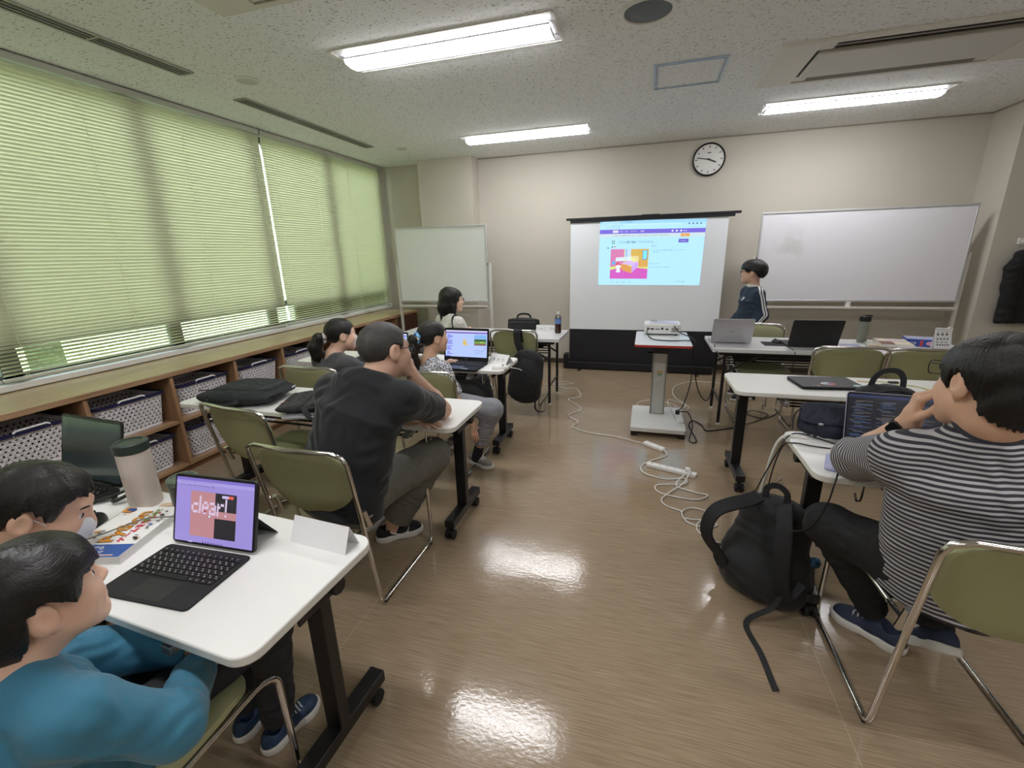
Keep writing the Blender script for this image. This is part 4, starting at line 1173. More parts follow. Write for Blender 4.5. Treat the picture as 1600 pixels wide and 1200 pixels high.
mouse((1.115, 4.33, .70), math.radians(10), 'black computer mouse on a thin mat beside the dark laptop', BLACK_PL)
tag(MB().prism(rrect(.21, .18, .012, 4), .7002, .703, X=Matrix.Translation((1.10, 4.27, 0))).build('mouse_mat', mat('mat_black', (28, 28, 30), .8)), 'thin black mouse mat under the mouse on the grey table', 'mouse mat')
tag(MB().prism([(-.03, -.012), (.03, -.012), (.03, .012), (-.03, .012)], .7, .709, X=Matrix.Translation((-1.525, .955, 0)) @ Matrix.Rotation(.5, 4, 'Z')).build('wooden_tag', mat('pale_wood', (206, 184, 150), .6), bevel=.002), 'small pale wooden tag between tumbler and tablet', 'tag')
tag(MB().prism([(-.04, -.009), (.04, -.009), (.04, .009), (-.04, .009)], .7, .7045, X=Matrix.Translation((1.31, 3.10, 0)) @ Matrix.Rotation(-.25, 4, 'Z')).build('wooden_stick', mat('pale_wood', (206, 184, 150), .6), bevel=.001), 'flat pale wooden stick lying near the stickered laptop', 'stick')
LANY = mat('lanyard_yellow', (206, 204, 120), .7)
t = thing('lanyard', 'pale yellow lanyard with dark clip behind the upright backpack', 'lanyard', (1.45, 3.05, .70))
MB().tube(catmull([(-.16, .05, .003), (-.06, .07, .003), (.02, .03, .003), (.10, -.02, .003), (.13, -.10, .003)], 8), .1, flat=(.012, .002, (0, 0, 1))).build('strap', LANY, t)
MB().box((.0, .045, .008), (.05, .022, .010)).build('clip', BLACK_PL, t, bevel=.003)

def tea_bottle():
    r = thing('drink_bottle', 'clear plastic tea bottle with white cap and blue label', 'bottle', (-.862, 4.56, .70))
    CL = bpy.data.materials.new('clear_plastic'); CL.use_nodes = True; glass_nodes(CL, (.93, .95, .95, 1))
    MB().lathe([(0, .002), (.030, .002), (.033, .01), (.032, .05), (.033, .14), (.026, .175), (.014, .195), (.0135, .205)], 24).build('bottle_wall', CL, r, smooth=50)
    MB().lathe([(0, .004), (.0285, .004), (.031, .01), (.031, .095), (0, .096)], 24).build('tea', mat('tea_brown', (86, 36, 26), .15), r, smooth=50)
    MB().lathe([(.0338, .098), (.0338, .15)], 24).build('label', mat('label_blue', (96, 130, 190), .4, var=(60, .35)), r)
    MB().lathe([(.0155, .196), (.0155, .219), (.013, .221), (0, .221)], 20).build('cap', WHITE_PL, r)
tea_bottle()
# books, magazine, box and card stand on the front grey table
def flat_book(loc, rz, w, d, t, label, cover, spine_t=None, bits=()):
    r = thing('book', label, 'book', loc, rz)
    MB().bx(-w / 2 + .003, w / 2 - .002, -d / 2 + .003, d / 2 - .003, .0015, t - .0015).build('pages', PAPER, r)
    m = MB(); m.bx(-w / 2, w / 2, -d / 2, d / 2, 0, .0015); m.bx(-w / 2, w / 2, -d / 2, d / 2, t - .0015, t); m.bx(-w / 2, -w / 2 + .002, -d / 2, d / 2, 0, t)
    m.build('cover', cover, r)
    f = Flat((-w / 2, -d / 2, t + .0002), (1, 0, 0), (0, 1, 0), .0002)
    for x0, y0, x1, y1, c in bits: f.rect(x0 * w, y0 * d, x1 * w, y1 * d, c)
    if spine_t:
        g = Flat((-w / 2 - .0003, d / 2 - .01, .002), (0, -1, 0), (0, 0, 1), .0001); g.text(.01, .004, spine_t, t * .55, mat('print_dark', (50, 44, 44), .4)); g.build('spine_print', r)
    if bits: f.build('print_pattern', r)
    return r
M_ = lambda n, c: mat('print_' + n, c, .4)
flat_book((1.60, 4.20, .70), math.radians(-8), .21, .27, .008, 'colourful thin magazine lying by the flask on the grey table', mat('magazine_cover', (176, 180, 200), .35, var=(30, .25)), None,
          [(.1, .7, .9, .95, M_('lilac', (150, 150, 196))), (.15, .2, .5, .6, M_('peach', (220, 160, 110))), (.55, .15, .9, .5, M_('sky', (130, 170, 210))), (.4, .05, .7, .16, M_('yellow', (226, 190, 90)))])
flat_book((1.86, 4.27, .70), math.radians(-16), .20, .27, .018, 'lower textbook of the two stacked on the grey table', mat('book_green_cover', (188, 190, 176), .4), 'プログラミング', [(.05, .05, .95, .3, M_('tan', (150, 120, 80)))])
flat_book((1.945, 4.285, .7195), math.radians(-10), .21, .28, .024, 'upper textbook with red-brown band, stacked on another book', mat('book_cream_cover', (222, 212, 196), .4), None,
          [(.02, .02, .45, .5, M_('brownred', (126, 74, 66))), (.3, .5, .9, .9, M_('pinkgrey', (206, 190, 190))), (.5, .1, .95, .4, M_('cream2', (232, 222, 190)))])
def blue_box():
    r = thing('blue_box', 'small blue cardboard box with pink panel beside the stacked books', 'box', (2.18, 4.40, .70), math.radians(-14))
    MB().bx(-.10, .10, -.075, .075, 0, .058).build('carton', mat('box_blue', (48, 80, 168), .4), r, bevel=.002)
    MB().bx(-.098, .098, -.073, .073, .0583, .060).build('lid_panel', mat('box_top', (170, 176, 206), .4), r)
    f = Flat((-.10, -.0755, 0), (1, 0, 0), (0, 0, 1)); f.rect(.005, .02, .06, .035, M_('boxwhite', (226, 226, 232))); f.rect(.085, .004, .105, .05, M_('boxred', (190, 70, 80))); f.disc(.155, .028, .032, M_('boxpink', (226, 170, 190)), .017); f.rect(.012, .024, .054, .031, M_('boxnavy', (40, 50, 120))); f.build('side_print', r)
    g = Flat((-.1005, .075, 0), (0, -1, 0), (0, 0, 1)); g.disc(.06, .03, .035, M_('boxpeach', (230, 196, 170)), .015); g.build('end_print', r)
blue_box()
def card_stand():
    r = thing('card_stand', 'small white card stand with rows of black symbols, at the grey table end', 'card stand', (2.262, 4.25, .70), math.radians(8))
    a = math.radians(12)
    X = Matrix.Rotation(-a, 4, 'X')
    MB().bx(-.058, .058, 0, .003, 0, .152, X=X).build('card', PAPER, r)
    MB().bx(-.058, .058, .04, .043, 0, .155, X=Matrix.Rotation(math.radians(6), 4, 'X')).build('back_card', PAPER, r)
    f = Flat(X @ V((-.058, -.0004, 0)), (1, 0, 0), X @ V((0, 0, 1)))
    K = mat('print_dark', (50, 44, 44), .4)
    for j, (yy, n, s_) in enumerate(((.128, 3, .010), (.108, 3, .013), (.074, 4, .010), (.05, 3, .008), (.028, 5, .009))):
        for k in range(n): f.rect(.012 + k * .092 / n, yy, .012 + k * .092 / n + s_ * 1.1, yy + s_, K)
    f.build('symbols', r)
    m = MB(); m.tube(catmull([(-.075, .01, .163), (-.04, .005, .165), (0, .012, .160), (.03, .02, .168)], 6), .1, flat=(.018, .004, (0, 0, 1))); m.cyl((.0, .012, .14), (.0, .012, .164), .007, 10)
    m.build('ribbon_clip', WHITE_PL, r)
card_stand()
def phone():
    r = thing('smartphone', 'pale lilac smartphone with round black camera on the striped man\'s table', 'phone', (.735, 1.825, .70), math.radians(-20))
    MB().prism(rrect(.076, .158, .012, 5), 0, .008).build('phone_body', mat('phone_lilac', (158, 164, 206), .25), r, bevel=.002)
    m = MB().lathe([(.0, .0095), (.016, .0095), (.0165, .008)], 24, X=Matrix.Translation((-.008, .055, 0))); m.build('camera_bump', BLACK_PL, r)
    m = MB()
    for dx, dy in ((-.007, .005), (.006, .003), (-.001, -.007)): m.cyl((-.008 + dx, .055 + dy, .0095), (-.008 + dx, .055 + dy, .0105), .005, 14)
    m.build('lens', mat('lens_glass', (40, 44, 54), .08), r)
phone()
t = thing('card_holder', 'small beige card holder by the open dark-screened laptop', 'card holder', (.79, 1.955, .70), math.radians(20))
MB().prism(rrect(.05, .07, .006, 3), 0, .006).build('holder', mat('beige_plastic', (214, 204, 180), .5), t, bevel=.001)
MB().prism(rrect(.03, .03, .004, 3), .006, .009).build('clip', mat('beige_dark', (180, 168, 140), .5), t)
for k, (x, y, a) in enumerate(((-1.66, 3.13, .2), (-1.62, 3.19, -.1))):
    tag(MB().prism([(-.105, -.148), (.105, -.148), (.105, .148), (-.105, .148)], .7003 + k * .0006, .7008 + k * .0006, X=Matrix.Translation((x, y, 0)) @ Matrix.Rotation(a, 4, 'Z')).build('paper_sheet', PAPER, smooth=0),
        'loose white paper sheet beside the ponytailed girl, ' + ('under another sheet' if k == 0 else 'on top'), 'paper', 'papers on the girl table')

# ------------------------------------------------------------------ projector on its cart
def cart():
    r = thing('projector_cart', 'grey projector cart with red-edged white top on a wide base', 'cart', (.15, 4.02, 0))
    GR = mat('cart_grey', (180, 180, 175), .4, .2); 
    MB().prism([(x * 1, y) for x, y in rrect(.445, .58, .02, 4)], .045, .085, X=Matrix.Translation((.005, -.11, 0))).build('base_plate', mat('cart_base_grey', (206, 206, 202), .42), r, bevel=.006)
    for sx in (-1, 1):
        for yy in (-.36, .14): MB().bx(.005 + sx * .19 - .025, .005 + sx * .19 + .025, yy - .025, yy + .025, 0, .046).build('foot', BLACK_PL, r, bevel=.004)
    c = MB(); c.bx(-.055, .055, -.03, .03, .085, .66); c.build('column', GR, r, bevel=.008)
    c = MB(); c.bx(-.062, -.05, -.034, .034, .085, .66); c.bx(.05, .062, -.034, .034, .085, .66); c.build('column_channel', mat('column_channel', (140, 140, 136), .35, .5), r, bevel=.002)
    MB().bx(-.07, .07, -.042, .042, .64, .70).build('column_collar', mat('cart_dark', (52, 54, 60), .5), r, bevel=.004)
    MB().bx(-.05, .05, -.028, .028, .69, .755).build('post', GR, r, bevel=.004)
    MB().bx(-.16, .19, -.22, .24, .735, .752).build('top_support', BLACK_MET, r, bevel=.003)
    X = Matrix.Translation((.005, 0, 0))
    MB().prism(rrect(.445, .66, .03, 5), .752, .772, mat('cart_red_edge', (178, 52, 44), .45), X=X, mtop=mat('cart_top_white', (216, 222, 226), .3)).build('tray_top', None, r, bevel=.003)
    MB().cyl((-.115, -.02, .64), (-.07, -.02, .64), .012, 10).build('lock_knob', BLACK_PL, r)
    f = Flat((-.03, -.0305, .40), (1, 0, 0), (0, 0, 1))
    K = M_('label_or', (200, 140, 70)); f.rect(.01, .07, .055, .085, K); f.rect(.015, .045, .055, .062, M_('label_gr', (110, 150, 110)))
    for k in range(3): f.text(.0, .022 - k * .014, ('XL・K400', '備品管理', '移動注意')[k], .013, M_('label_w', (206, 206, 206)))
    f.build('stickers', r)
cart()
def projector():
    r = thing('projector', 'white projector on the red-edged cart, cables at its back', 'projector', (.155, 4.27, .772))
    PW = mat('projector_white', (226, 226, 224), .4)
    MB().prism(rrect(.31, .235, .03, 5), .012, .098).build('projector_case', PW, r, bevel=.008, seg=3)
    MB().prism(rrect(.24, .16, .02, 4), .098, .104, X=Matrix.Translation((.01, 0, 0))).build('top_panel', mat('projector_top', (206, 206, 222), .35), r, bevel=.002)
    m = MB().lathe([(0, 0), (.03, 0), (.03, .012)], 20, X=Matrix.Translation((-.07, .05, .098))); m.build('focus_ring', mat('projector_ring', (190, 190, 190), .4), r)
    p = MB(); 
    for k, (x, w_, h_) in enumerate(((-.12, .02, .016), (-.085, .03, .012), (-.05, .014, .01), (-.03, .014, .01), (.0, .018, .02), (.04, .024, .012))): p.bx(x - w_ / 2, x + w_ / 2, -.1195, -.117, .05, .05 + h_)
    for k in range(6): p.bx(.08 + k * .010, .085 + k * .010, -.1195, -.117, .03, .07)
    p.build('ports', BLACK_PL, r)
    f = Flat((-.09, -.05, .1045), (1, 0, 0), (0, 1, 0)); 
    for k in range(3): f.rect(.01, .02 + k * .03, .17 - k * .03, .03 + k * .03, M_('projlabel', (150, 150, 190)))
    f.build('top_print', r)
    for sx, sy in ((-1, -1), (1, -1), (0, 1)): MB().cyl((sx * .12, sy * .09, 0), (sx * .12, sy * .09, .014), .012, 12).build('foot', RUBBER, r)
    m = MB().lathe([(0, .01), (.022, .01), (.03, .0), (.03, -.02)], 24, X=Matrix.Translation((-.06, .125, .06)) @ Matrix.Rotation(-PI / 2, 4, 'X')); m.build('lens', mat('lens_glass', (40, 44, 54), .08), r)
projector()

# ------------------------------------------------------------------ cables
CAB_W = mat('cable_white', (222, 220, 214), .5)
CAB_K = mat('cable_black', (20, 20, 22), .5)
CAB_G = mat('cable_grey', (120, 116, 116), .5)
def cable(pts, r_, m, label, name='cable', n=8):
    return tag(MB().tube(catmull(pts, n), r_, 8, m).build(name, m, smooth=60), label, 'cable')
z = .006
A_ = [(-.853, 4.845), (-.711, 4.875), (-.621, 4.602), (-.731, 4.466), (-.557, 4.193), (-.65, 3.985), (-.537, 3.837), (-.563, 3.702), (-.408, 3.601), (-.189, 3.565), (.05, 3.47)]
cable([(x, y, z) for x, y in A_], .0045, CAB_W, 'white extension cable snaking along the aisle to the small plug box', 'extension_cable')
def strip(a, b, w_, label, n, sw=False):
    a, b = V(a), V(b); d = b - a
    r = thing('power_strip', label, 'power strip', (a + b) / 2, math.atan2(d.y, d.x)); L_ = d.length
    MB().bx(-L_ / 2, L_ / 2, -w_ / 2, w_ / 2, 0, .026).build('strip_case', WHITE_PL, r, bevel=.005)
    m = MB()
    for k in range(n):
        x = -L_ / 2 + L_ * (k + .7) / (n + .4)
        for dy in (-.007, .007): m.bx(x - .005, x + .005, dy - .0015, dy + .0015, .0262, .0266)
    m.build('socket_slots', BLACK_PL, r)
    return r, L_
r_, L_ = strip((.055, 3.475, 0), (.20, 3.365, 0), .05, 'small white plug box in the middle of the aisle floor', 2)
r_, L_ = strip((.075, 3.09, 0), (.40, 2.985, 0), .048, 'long white power strip on the aisle floor with a plug in its end', 6)
m = MB(); m.bx(L_ / 2 - .075, L_ / 2 - .045, -.014, .014, .0263, .055); m.build('plug', WHITE_PL, r_, bevel=.004)
B_ = [(.20, 3.36, .02), (.215, 3.28, z), (.10, 3.16, z), (.035, 3.05, z), (.06, 2.95, z), (.20, 2.90, z), (.32, 2.94, z), (.33, 2.88, .012), (.30, 2.85, z)]
cable(B_ + [(.14, 2.80, z), (.16, 2.70, z), (.36, 2.665, z), (.445, 2.74, z), (.37, 2.76, z), (.26, 2.82, .010), (.32, 2.95, .03)], .0045, CAB_W, 'white cable looping from the plug box round the long power strip', 'extension_cable')
C_ = [(.36, 2.985, .05), (.31, 2.86, .012), (.22, 2.72, .012), (.165, 2.62, z), (.19, 2.55, z), (.27, 2.51, z), (.285, 2.44, z), (.40, 2.455, z), (.43, 2.53, z), (.34, 2.565, z), (.275, 2.49, .014), (.305, 2.395, z), (.41, 2.375, z), (.455, 2.42, z), (.37, 2.42, .013), (.345, 2.34, z), (.39, 2.272, z), (.455, 2.235, z), (.56, 2.22, z)]
cable(C_, .0045, CAB_W, 'white cable coiling from the long strip toward the black backpack', 'extension_cable')
r_, L_ = strip((.30, 4.10, .086), (.345, 3.78, .086), .045, 'white power strip standing on the cart base with black plugs', 3)
m = MB(); m.bx(-.02, .015, -.016, .016, .0265, .06); m.build('plug', BLACK_PL, r_, bevel=.004)
cable([(.25, 4.17, .86), (.30, 4.02, .82), (.40, 3.90, .79), (.395, 3.86, .70), (.40, 3.85, .45), (.36, 3.88, .22), (.325, 3.94, .145)], .0045, CAB_K, 'black cable hanging from the projector past the cart top to its base strip')
cable([(.03, 4.145, .84), (.03, 4.05, .80), (.08, 3.92, .778), (.22, 3.87, .778), (.36, 3.90, .778), (.40, 3.98, .74), (.44, 4.05, .50), (.50, 4.10, .28), (.58, 4.12, .20), (.62, 4.14, .40), (.60, 4.1, .66)], .0045, CAB_K, 'black cable draped over the cart top across to the grey table')
cable([(.33, 3.93, .14), (.40, 3.86, .16), (.43, 3.72, .10), (.40, 3.58, .02), (.46, 3.62, z), (.43, 3.95, z), (.47, 4.10, z), (.54, 3.99, z), (.56, 3.87, z), (.68, 3.92, z), (.82, 4.0, z)], .005, CAB_K, 'thick black cable looping beside the cart base along the floor')
cable([(.83, 4.05, z), (.95, 4.14, z), (1.06, 4.26, z), (1.15, 4.42, z), (1.03, 4.50, z), (.97, 4.38, z), (1.1, 4.3, z), (1.25, 4.48, z), (1.33, 4.62, .05)], .004, CAB_K, 'black cable coiled on the floor under the grey table')
cable([(.0, 4.32, z), (-.02, 4.50, z), (.1, 4.62, z), (.3, 4.55, z), (.40, 4.42, z), (.44, 4.55, z), (.36, 4.75, z), (.34, 5.0, z), (.40, 5.25, z), (.62, 5.45, z), (.9, 5.42, z)], .004, CAB_W, 'white cable trailing behind the cart to the screen base', 'extension_cable')
cable([(.26, 4.45, z), (.42, 4.36, z), (.46, 4.5, z), (.3, 4.68, z), (.28, 4.5, z), (.34, 4.30, .05), (.325, 4.13, .09)], .004, CAB_W, 'bundle of white cable on the floor behind the cart base', 'extension_cable')
cable([(-.83, 4.83, z), (-1.0, 5.0, z), (-.9, 5.15, z), (-.78, 5.06, z), (-1.1, 4.95, z), (-1.35, 4.9, z)], .004, CAB_W, 'white cable on the floor under the folding table', 'extension_cable')
cable([(.60, 4.18, .703), (.585, 4.05, .704), (.60, 3.97, .66), (.65, 3.96, .55), (.72, 4.0, .45)], .003, CAB_K, 'thin black cable running off the grey table edge by the silver laptop')
cable([(1.14, 4.30, .706), (1.16, 4.12, .704), (1.17, 3.985, .69), (1.17, 3.97, .6), (1.15, 4.0, .45)], .003, CAB_K, 'thin black mouse cable dropping off the grey table front')
cable([(-1.27, .83, .765), (-1.33, .87, .74), (-1.40, .865, .735), (-1.47, .83, .735), (-1.50, .76, .735), (-1.53, .70, .735)], .0022, CAB_G, 'thin grey cable running over the textbook from the tablet')
t = thing('cable_strap', 'black cable with a bunched strap beside the dark idle laptop', 'cable', (-1.78, .93, .70))
MB().tube(catmull([(-.10, -.09, .006), (-.03, -.04, .012), (.01, .0, .016), (.05, .04, .03), (.075, .015, .026), (.05, -.015, .014), (.01, .01, .012), (-.04, -.02, .006)], 8), .1, flat=(.016, .006, (0, 0, 1))).build('strap', CAB_K, t)
# cables spilling over the striped man's table edge
cable([(.86, 1.955, .706), (.76, 1.97, .704), (.69, 1.975, .707), (.635, 2.0, .703), (.60, 2.02, .67), (.575, 2.03, .5), (.57, 2.02, .28), (.565, 1.99, .06)], .003, CAB_K, 'black cable curving over the white table edge behind the floor backpack')
cable([(.70, 2.06, .707), (.655, 2.07, .707), (.612, 2.07, .70), (.585, 2.08, .62), (.565, 2.10, .4), (.54, 2.12, .15), (.53, 2.14, .008)], .0065, CAB_W, 'thick white cable hanging down from the striped man\'s table')
cable([(.80, 2.02, .704), (.70, 2.115, .704), (.63, 2.06, .709), (.59, 2.02, .66), (.54, 2.06, .45), (.50, 2.12, .2), (.47, 2.14, .01)], .0028, CAB_K, 'thin black cable hanging off the table corner towards the floor')
cable([(.715, 1.755, .705), (.70, 1.72, .703), (.685, 1.69, .68), (.67, 1.68, .60), (.645, 1.70, .5), (.60, 1.74, .44), (.55, 1.80, .45)], .0028, CAB_K, 'black charging cable from the lilac smartphone down to the backpack')

# ------------------------------------------------------------------ coat on the wall pier
def coat_hook():
    r = thing('coat_hook', 'white wall hook holding the black coat', 'hook', (3.42, 5.67, 1.50))
    MB().bx(-.03, .03, -.012, 0, -.03, .03).build('plate', WHITE_PL, r, bevel=.004)
    MB().tube(fillet([(0, -.01, 0), (0, -.06, -.01), (0, -.06, .03)], .02), .007, 8).build('peg', WHITE_PL, r)
coat_hook()
# ------------------------------------------------------------------ soft-shape modeller (distance fields -> one continuous mesh)
F32 = np.float32
class Soft:
    def __init__(s, vox):
        s.vox = vox; s.ops = []; s.R = np.eye(3); s.o = np.zeros(3); s.sc = 1.0
    def frame(s, R=None, o=(0, 0, 0), sc=1.0):
        s.R = np.eye(3) if R is None else np.array(R, float); s.o = np.array(o, float); s.sc = sc; return s
    def w(s, p): return s.R @ (np.array(p, float) * s.sc) + s.o
    def _clip(s, clip): return [(s.w(p), s.R @ (np.array(n, float) / np.linalg.norm(n))) for p, n in (clip or [])]
    def cap(s, a, b, ra, rb=None, k=.02, op='u', clip=None):
        a, b = s.w(a), s.w(b); rb = ra if rb is None else rb; ra *= s.sc; rb *= s.sc; R = max(ra, rb)
        s.ops.append(('cap', np.minimum(a, b) - R, np.maximum(a, b) + R, (a, b, ra, rb), k, op, s._clip(clip))); return s
    def chain(s, pts, rs, k=.02, op='u', clip=None):
        for i in range(len(pts) - 1): s.cap(pts[i], pts[i + 1], rs[i], rs[i + 1], k, op, clip)
        return s
    def ell(s, c, r, k=.02, op='u', A=None, clip=None):
        c = s.w(c); r = np.array(r, float) * s.sc; A = s.R if A is None else s.R @ np.array(A, float); m = r.max()
        s.ops.append(('ell', c - m, c + m, (c, r, A), k, op, s._clip(clip))); return s
    def ecap(s, a, b, u, wa, da, wb, db, e=.05, k=.02, op='u', clip=None):
        """tapered column of elliptical section; u = sideways axis"""
        a, b = s.w(a), s.w(b); u = s.R @ np.array(u, float); t = b - a; L = np.linalg.norm(t); t = t / L
        u = u - t * u.dot(t); u /= np.linalg.norm(u); v = np.cross(t, u); m = max(wa, wb, da, db) + e
        s.ops.append(('ecap', np.minimum(a, b) - m, np.maximum(a, b) + m, (a, t, L, u, v, wa, da, wb, db, e), k, op, s._clip(clip))); return s
    def fn(s, f, op='i'):
        R, o, sc = s.R.copy(), s.o.copy(), s.sc
        s.ops.append(('fn', None, None, (f, R, o, sc), 0, op, [])); return s
    def build_arrays(s, wob=None):
        bx = [(q[1], q[2]) for q in s.ops if q[1] is not None and q[5] == 'u']
        lo = np.min([b[0] for b in bx], 0) - .03; hi = np.max([b[1] for b in bx], 0) + .03
        vox = s.vox; n = np.ceil((hi - lo) / vox).astype(int) + 1
        D = np.full(n, 1.0, F32); ax = [(lo[i] + vox * np.arange(n[i])).astype(F32) for i in range(3)]
        for kind, b0, b1, pr, k, op, clip in s.ops:
            if b0 is None: i0 = np.zeros(3, int); i1 = n
            else:
                mg = k + .02
                i0 = np.clip(np.floor((b0 - mg - lo) / vox).astype(int), 0, n); i1 = np.clip(np.ceil((b1 + mg - lo) / vox).astype(int) + 1, 0, n)
            if np.any(i1 <= i0): continue
            X = ax[0][i0[0]:i1[0], None, None]; Y = ax[1][None, i0[1]:i1[1], None]; Z = ax[2][None, None, i0[2]:i1[2]]
            if kind == 'cap':
                a, b, ra, rb = pr; ba = b - a; L2 = max(ba.dot(ba), 1e-12)
                px, py, pz = X - F32(a[0]), Y - F32(a[1]), Z - F32(a[2])
                h = np.clip((px * F32(ba[0]) + py * F32(ba[1]) + pz * F32(ba[2])) / F32(L2), 0, 1)
                d = np.sqrt((px - h * F32(ba[0])) ** 2 + (py - h * F32(ba[1])) ** 2 + (pz - h * F32(ba[2])) ** 2) - (F32(ra) + h * F32(rb - ra))
            elif kind == 'ell':
                c, r, A = pr; px, py, pz = X - F32(c[0]), Y - F32(c[1]), Z - F32(c[2]); k0 = k1 = 0
                for i in range(3):
                    q = px * F32(A[0, i]) + py * F32(A[1, i]) + pz * F32(A[2, i]); k0 = k0 + (q / F32(r[i])) ** 2; k1 = k1 + (q / F32(r[i] ** 2)) ** 2
                k0 = np.sqrt(k0); k1 = np.sqrt(k1) + F32(1e-6); d = k0 * (k0 - 1) / k1
            elif kind == 'ecap':
                a, t, L, u, v, wa, da, wb, db, e = pr; px, py, pz = X - F32(a[0]), Y - F32(a[1]), Z - F32(a[2])
                dt = lambda q: px * F32(q[0]) + py * F32(q[1]) + pz * F32(q[2])
                z = dt(t); h = np.clip(z / F32(L), 0, 1); ov = (z - h * F32(L)) / F32(e)
                W = F32(wa) + h * F32(wb - wa); Dp = F32(da) + h * F32(db - da); x, y = dt(u), dt(v)
                k0 = np.sqrt((x / W) ** 2 + (y / Dp) ** 2 + ov ** 2); k1 = np.sqrt((x / W ** 2) ** 2 + (y / Dp ** 2) ** 2 + (ov / F32(e)) ** 2) + F32(1e-6)
                d = k0 * (k0 - 1) / k1
            else:
                f, R, o, sc = pr; px, py, pz = X - F32(o[0]), Y - F32(o[1]), Z - F32(o[2])
                q = [(px * F32(R[0, i]) + py * F32(R[1, i]) + pz * F32(R[2, i])) / F32(sc) for i in range(3)]
                d = f(q[0], q[1], q[2], D) * F32(sc)
            for p, nn in clip:
                d = np.maximum(d, (X - F32(p[0])) * F32(nn[0]) + (Y - F32(p[1])) * F32(nn[1]) + (Z - F32(p[2])) * F32(nn[2]))
            sub = D[i0[0]:i1[0], i0[1]:i1[1], i0[2]:i1[2]]
            if op == 'u':
                h = np.maximum(F32(k) - np.abs(sub - d), 0) / F32(max(k, 1e-6)); sub[...] = np.minimum(sub, d) - h * h * F32(k / 4)
            elif op == 's':
                d = -d; h = np.maximum(F32(k) - np.abs(sub - d), 0) / F32(max(k, 1e-6)); sub[...] = np.maximum(sub, d) + h * h * F32(k / 4)
            elif op == 'i': sub[...] = np.maximum(sub, d)
            elif op == 'set': sub[...] = d
        return D, lo
    def mesh_arrays(s):
        D, lo = s.build_arrays(); S = D < 0
        c = np.zeros(np.array(S.shape) - 1, np.int8)
        for i in (0, 1):
            for j in (0, 1):
                for k in (0, 1): c += S[i:S.shape[0] - 1 + i, j:S.shape[1] - 1 + j, k:S.shape[2] - 1 + k]
        act = (c > 0) & (c < 8); idx = np.argwhere(act); ids = np.full(act.shape, -1, np.int32); ids[act] = np.arange(len(idx))
        acc = np.zeros((len(idx), 3)); cnt = np.zeros(len(idx))
        cs = [(i, j, k) for i in (0, 1) for j in (0, 1) for k in (0, 1)]
        val = {q: D[idx[:, 0] + q[0], idx[:, 1] + q[1], idx[:, 2] + q[2]].astype(float) for q in cs}
        for a in cs:
            for axis in range(3):
                if a[axis]: continue
                b = list(a); b[axis] = 1; b = tuple(b); da, db = val[a], val[b]; m = (da < 0) != (db < 0)
                t = da[m] / (da[m] - db[m]); p = np.tile(np.array(a, float), (m.sum(), 1)); p[:, axis] += t; acc[m] += p; cnt[m] += 1
        v = lo + s.vox * (idx + acc / cnt[:, None]); faces = []
        for axis in range(3):
            A = S.take(range(0, S.shape[axis] - 1), axis); B = S.take(range(1, S.shape[axis]), axis); e = np.argwhere(A != B)
            o1, o2 = [(1, 2), (2, 0), (0, 1)][axis]
            e = e[(e[:, o1] > 0) & (e[:, o2] > 0) & (e[:, o1] < S.shape[o1] - 1) & (e[:, o2] < S.shape[o2] - 1)]
            inside = S[e[:, 0], e[:, 1], e[:, 2]]
            def cell(d1, d2):
                q = e.copy(); q[:, o1] -= d1; q[:, o2] -= d2; return ids[q[:, 0], q[:, 1], q[:, 2]]
            quad = np.stack([cell(1, 1), cell(0, 1), cell(0, 0), cell(1, 0)], 1); quad[~inside] = quad[~inside][:, ::-1]; faces.append(quad)
        f = np.concatenate(faces); f = f[(f >= 0).all(1)]
        return v, f
    def build(s, name, m, parent=None, wrinkle=None, smooth=1, keep=True, post=None, attr=None):
        v, f = s.mesh_arrays()
        if keep:      # keep the largest connected island only
            lab = np.arange(len(v))
            while True:
                mn = lab[f].min(1); new = lab.copy()
                for q in range(4): np.minimum.at(new, f[:, q], mn)
                new = new[new]
                if (new == lab).all(): break
                lab = new
            u, cn = np.unique(lab, return_counts=True); big = u[cn.argmax()]; kv = lab == big
            mp = np.cumsum(kv) - 1; f = mp[f[kv[f].all(1)]]; v = v[kv]
        for _ in range(smooth):
            acc = np.zeros_like(v); c = np.zeros(len(v))
            for q in range(4):
                np.add.at(acc, f[:, q], v[f[:, (q + 1) % 4]]); np.add.at(c, f[:, q], 1)
                np.add.at(acc, f[:, q], v[f[:, (q + 3) % 4]]); np.add.at(c, f[:, q], 1)
            v = v * .5 + .5 * acc / np.maximum(c, 1)[:, None]
        if wrinkle or post:
            nr = np.zeros_like(v); fn = np.cross(v[f[:, 2]] - v[f[:, 0]], v[f[:, 3]] - v[f[:, 1]])
            for q in range(4): np.add.at(nr, f[:, q], fn)
            nr /= np.linalg.norm(nr, axis=1)[:, None] + 1e-12
            if wrinkle: v = v + nr * folds(v, *wrinkle)[:, None]
            if post: v = post(v, nr)
        o = arrays_to_object(name, v, f, m, parent)
        if attr is not None:
            a = o.data.attributes.new('stripe', 'FLOAT', 'POINT'); a.data.foreach_set('value', np.asarray(attr(v), np.float32))
        if getattr(s, 'strand', None) is not None:
            a = o.data.attributes.new('strand', 'FLOAT_VECTOR', 'POINT'); a.data.foreach_set('vector', np.asarray(s.strand(v), np.float32).ravel())
        return o
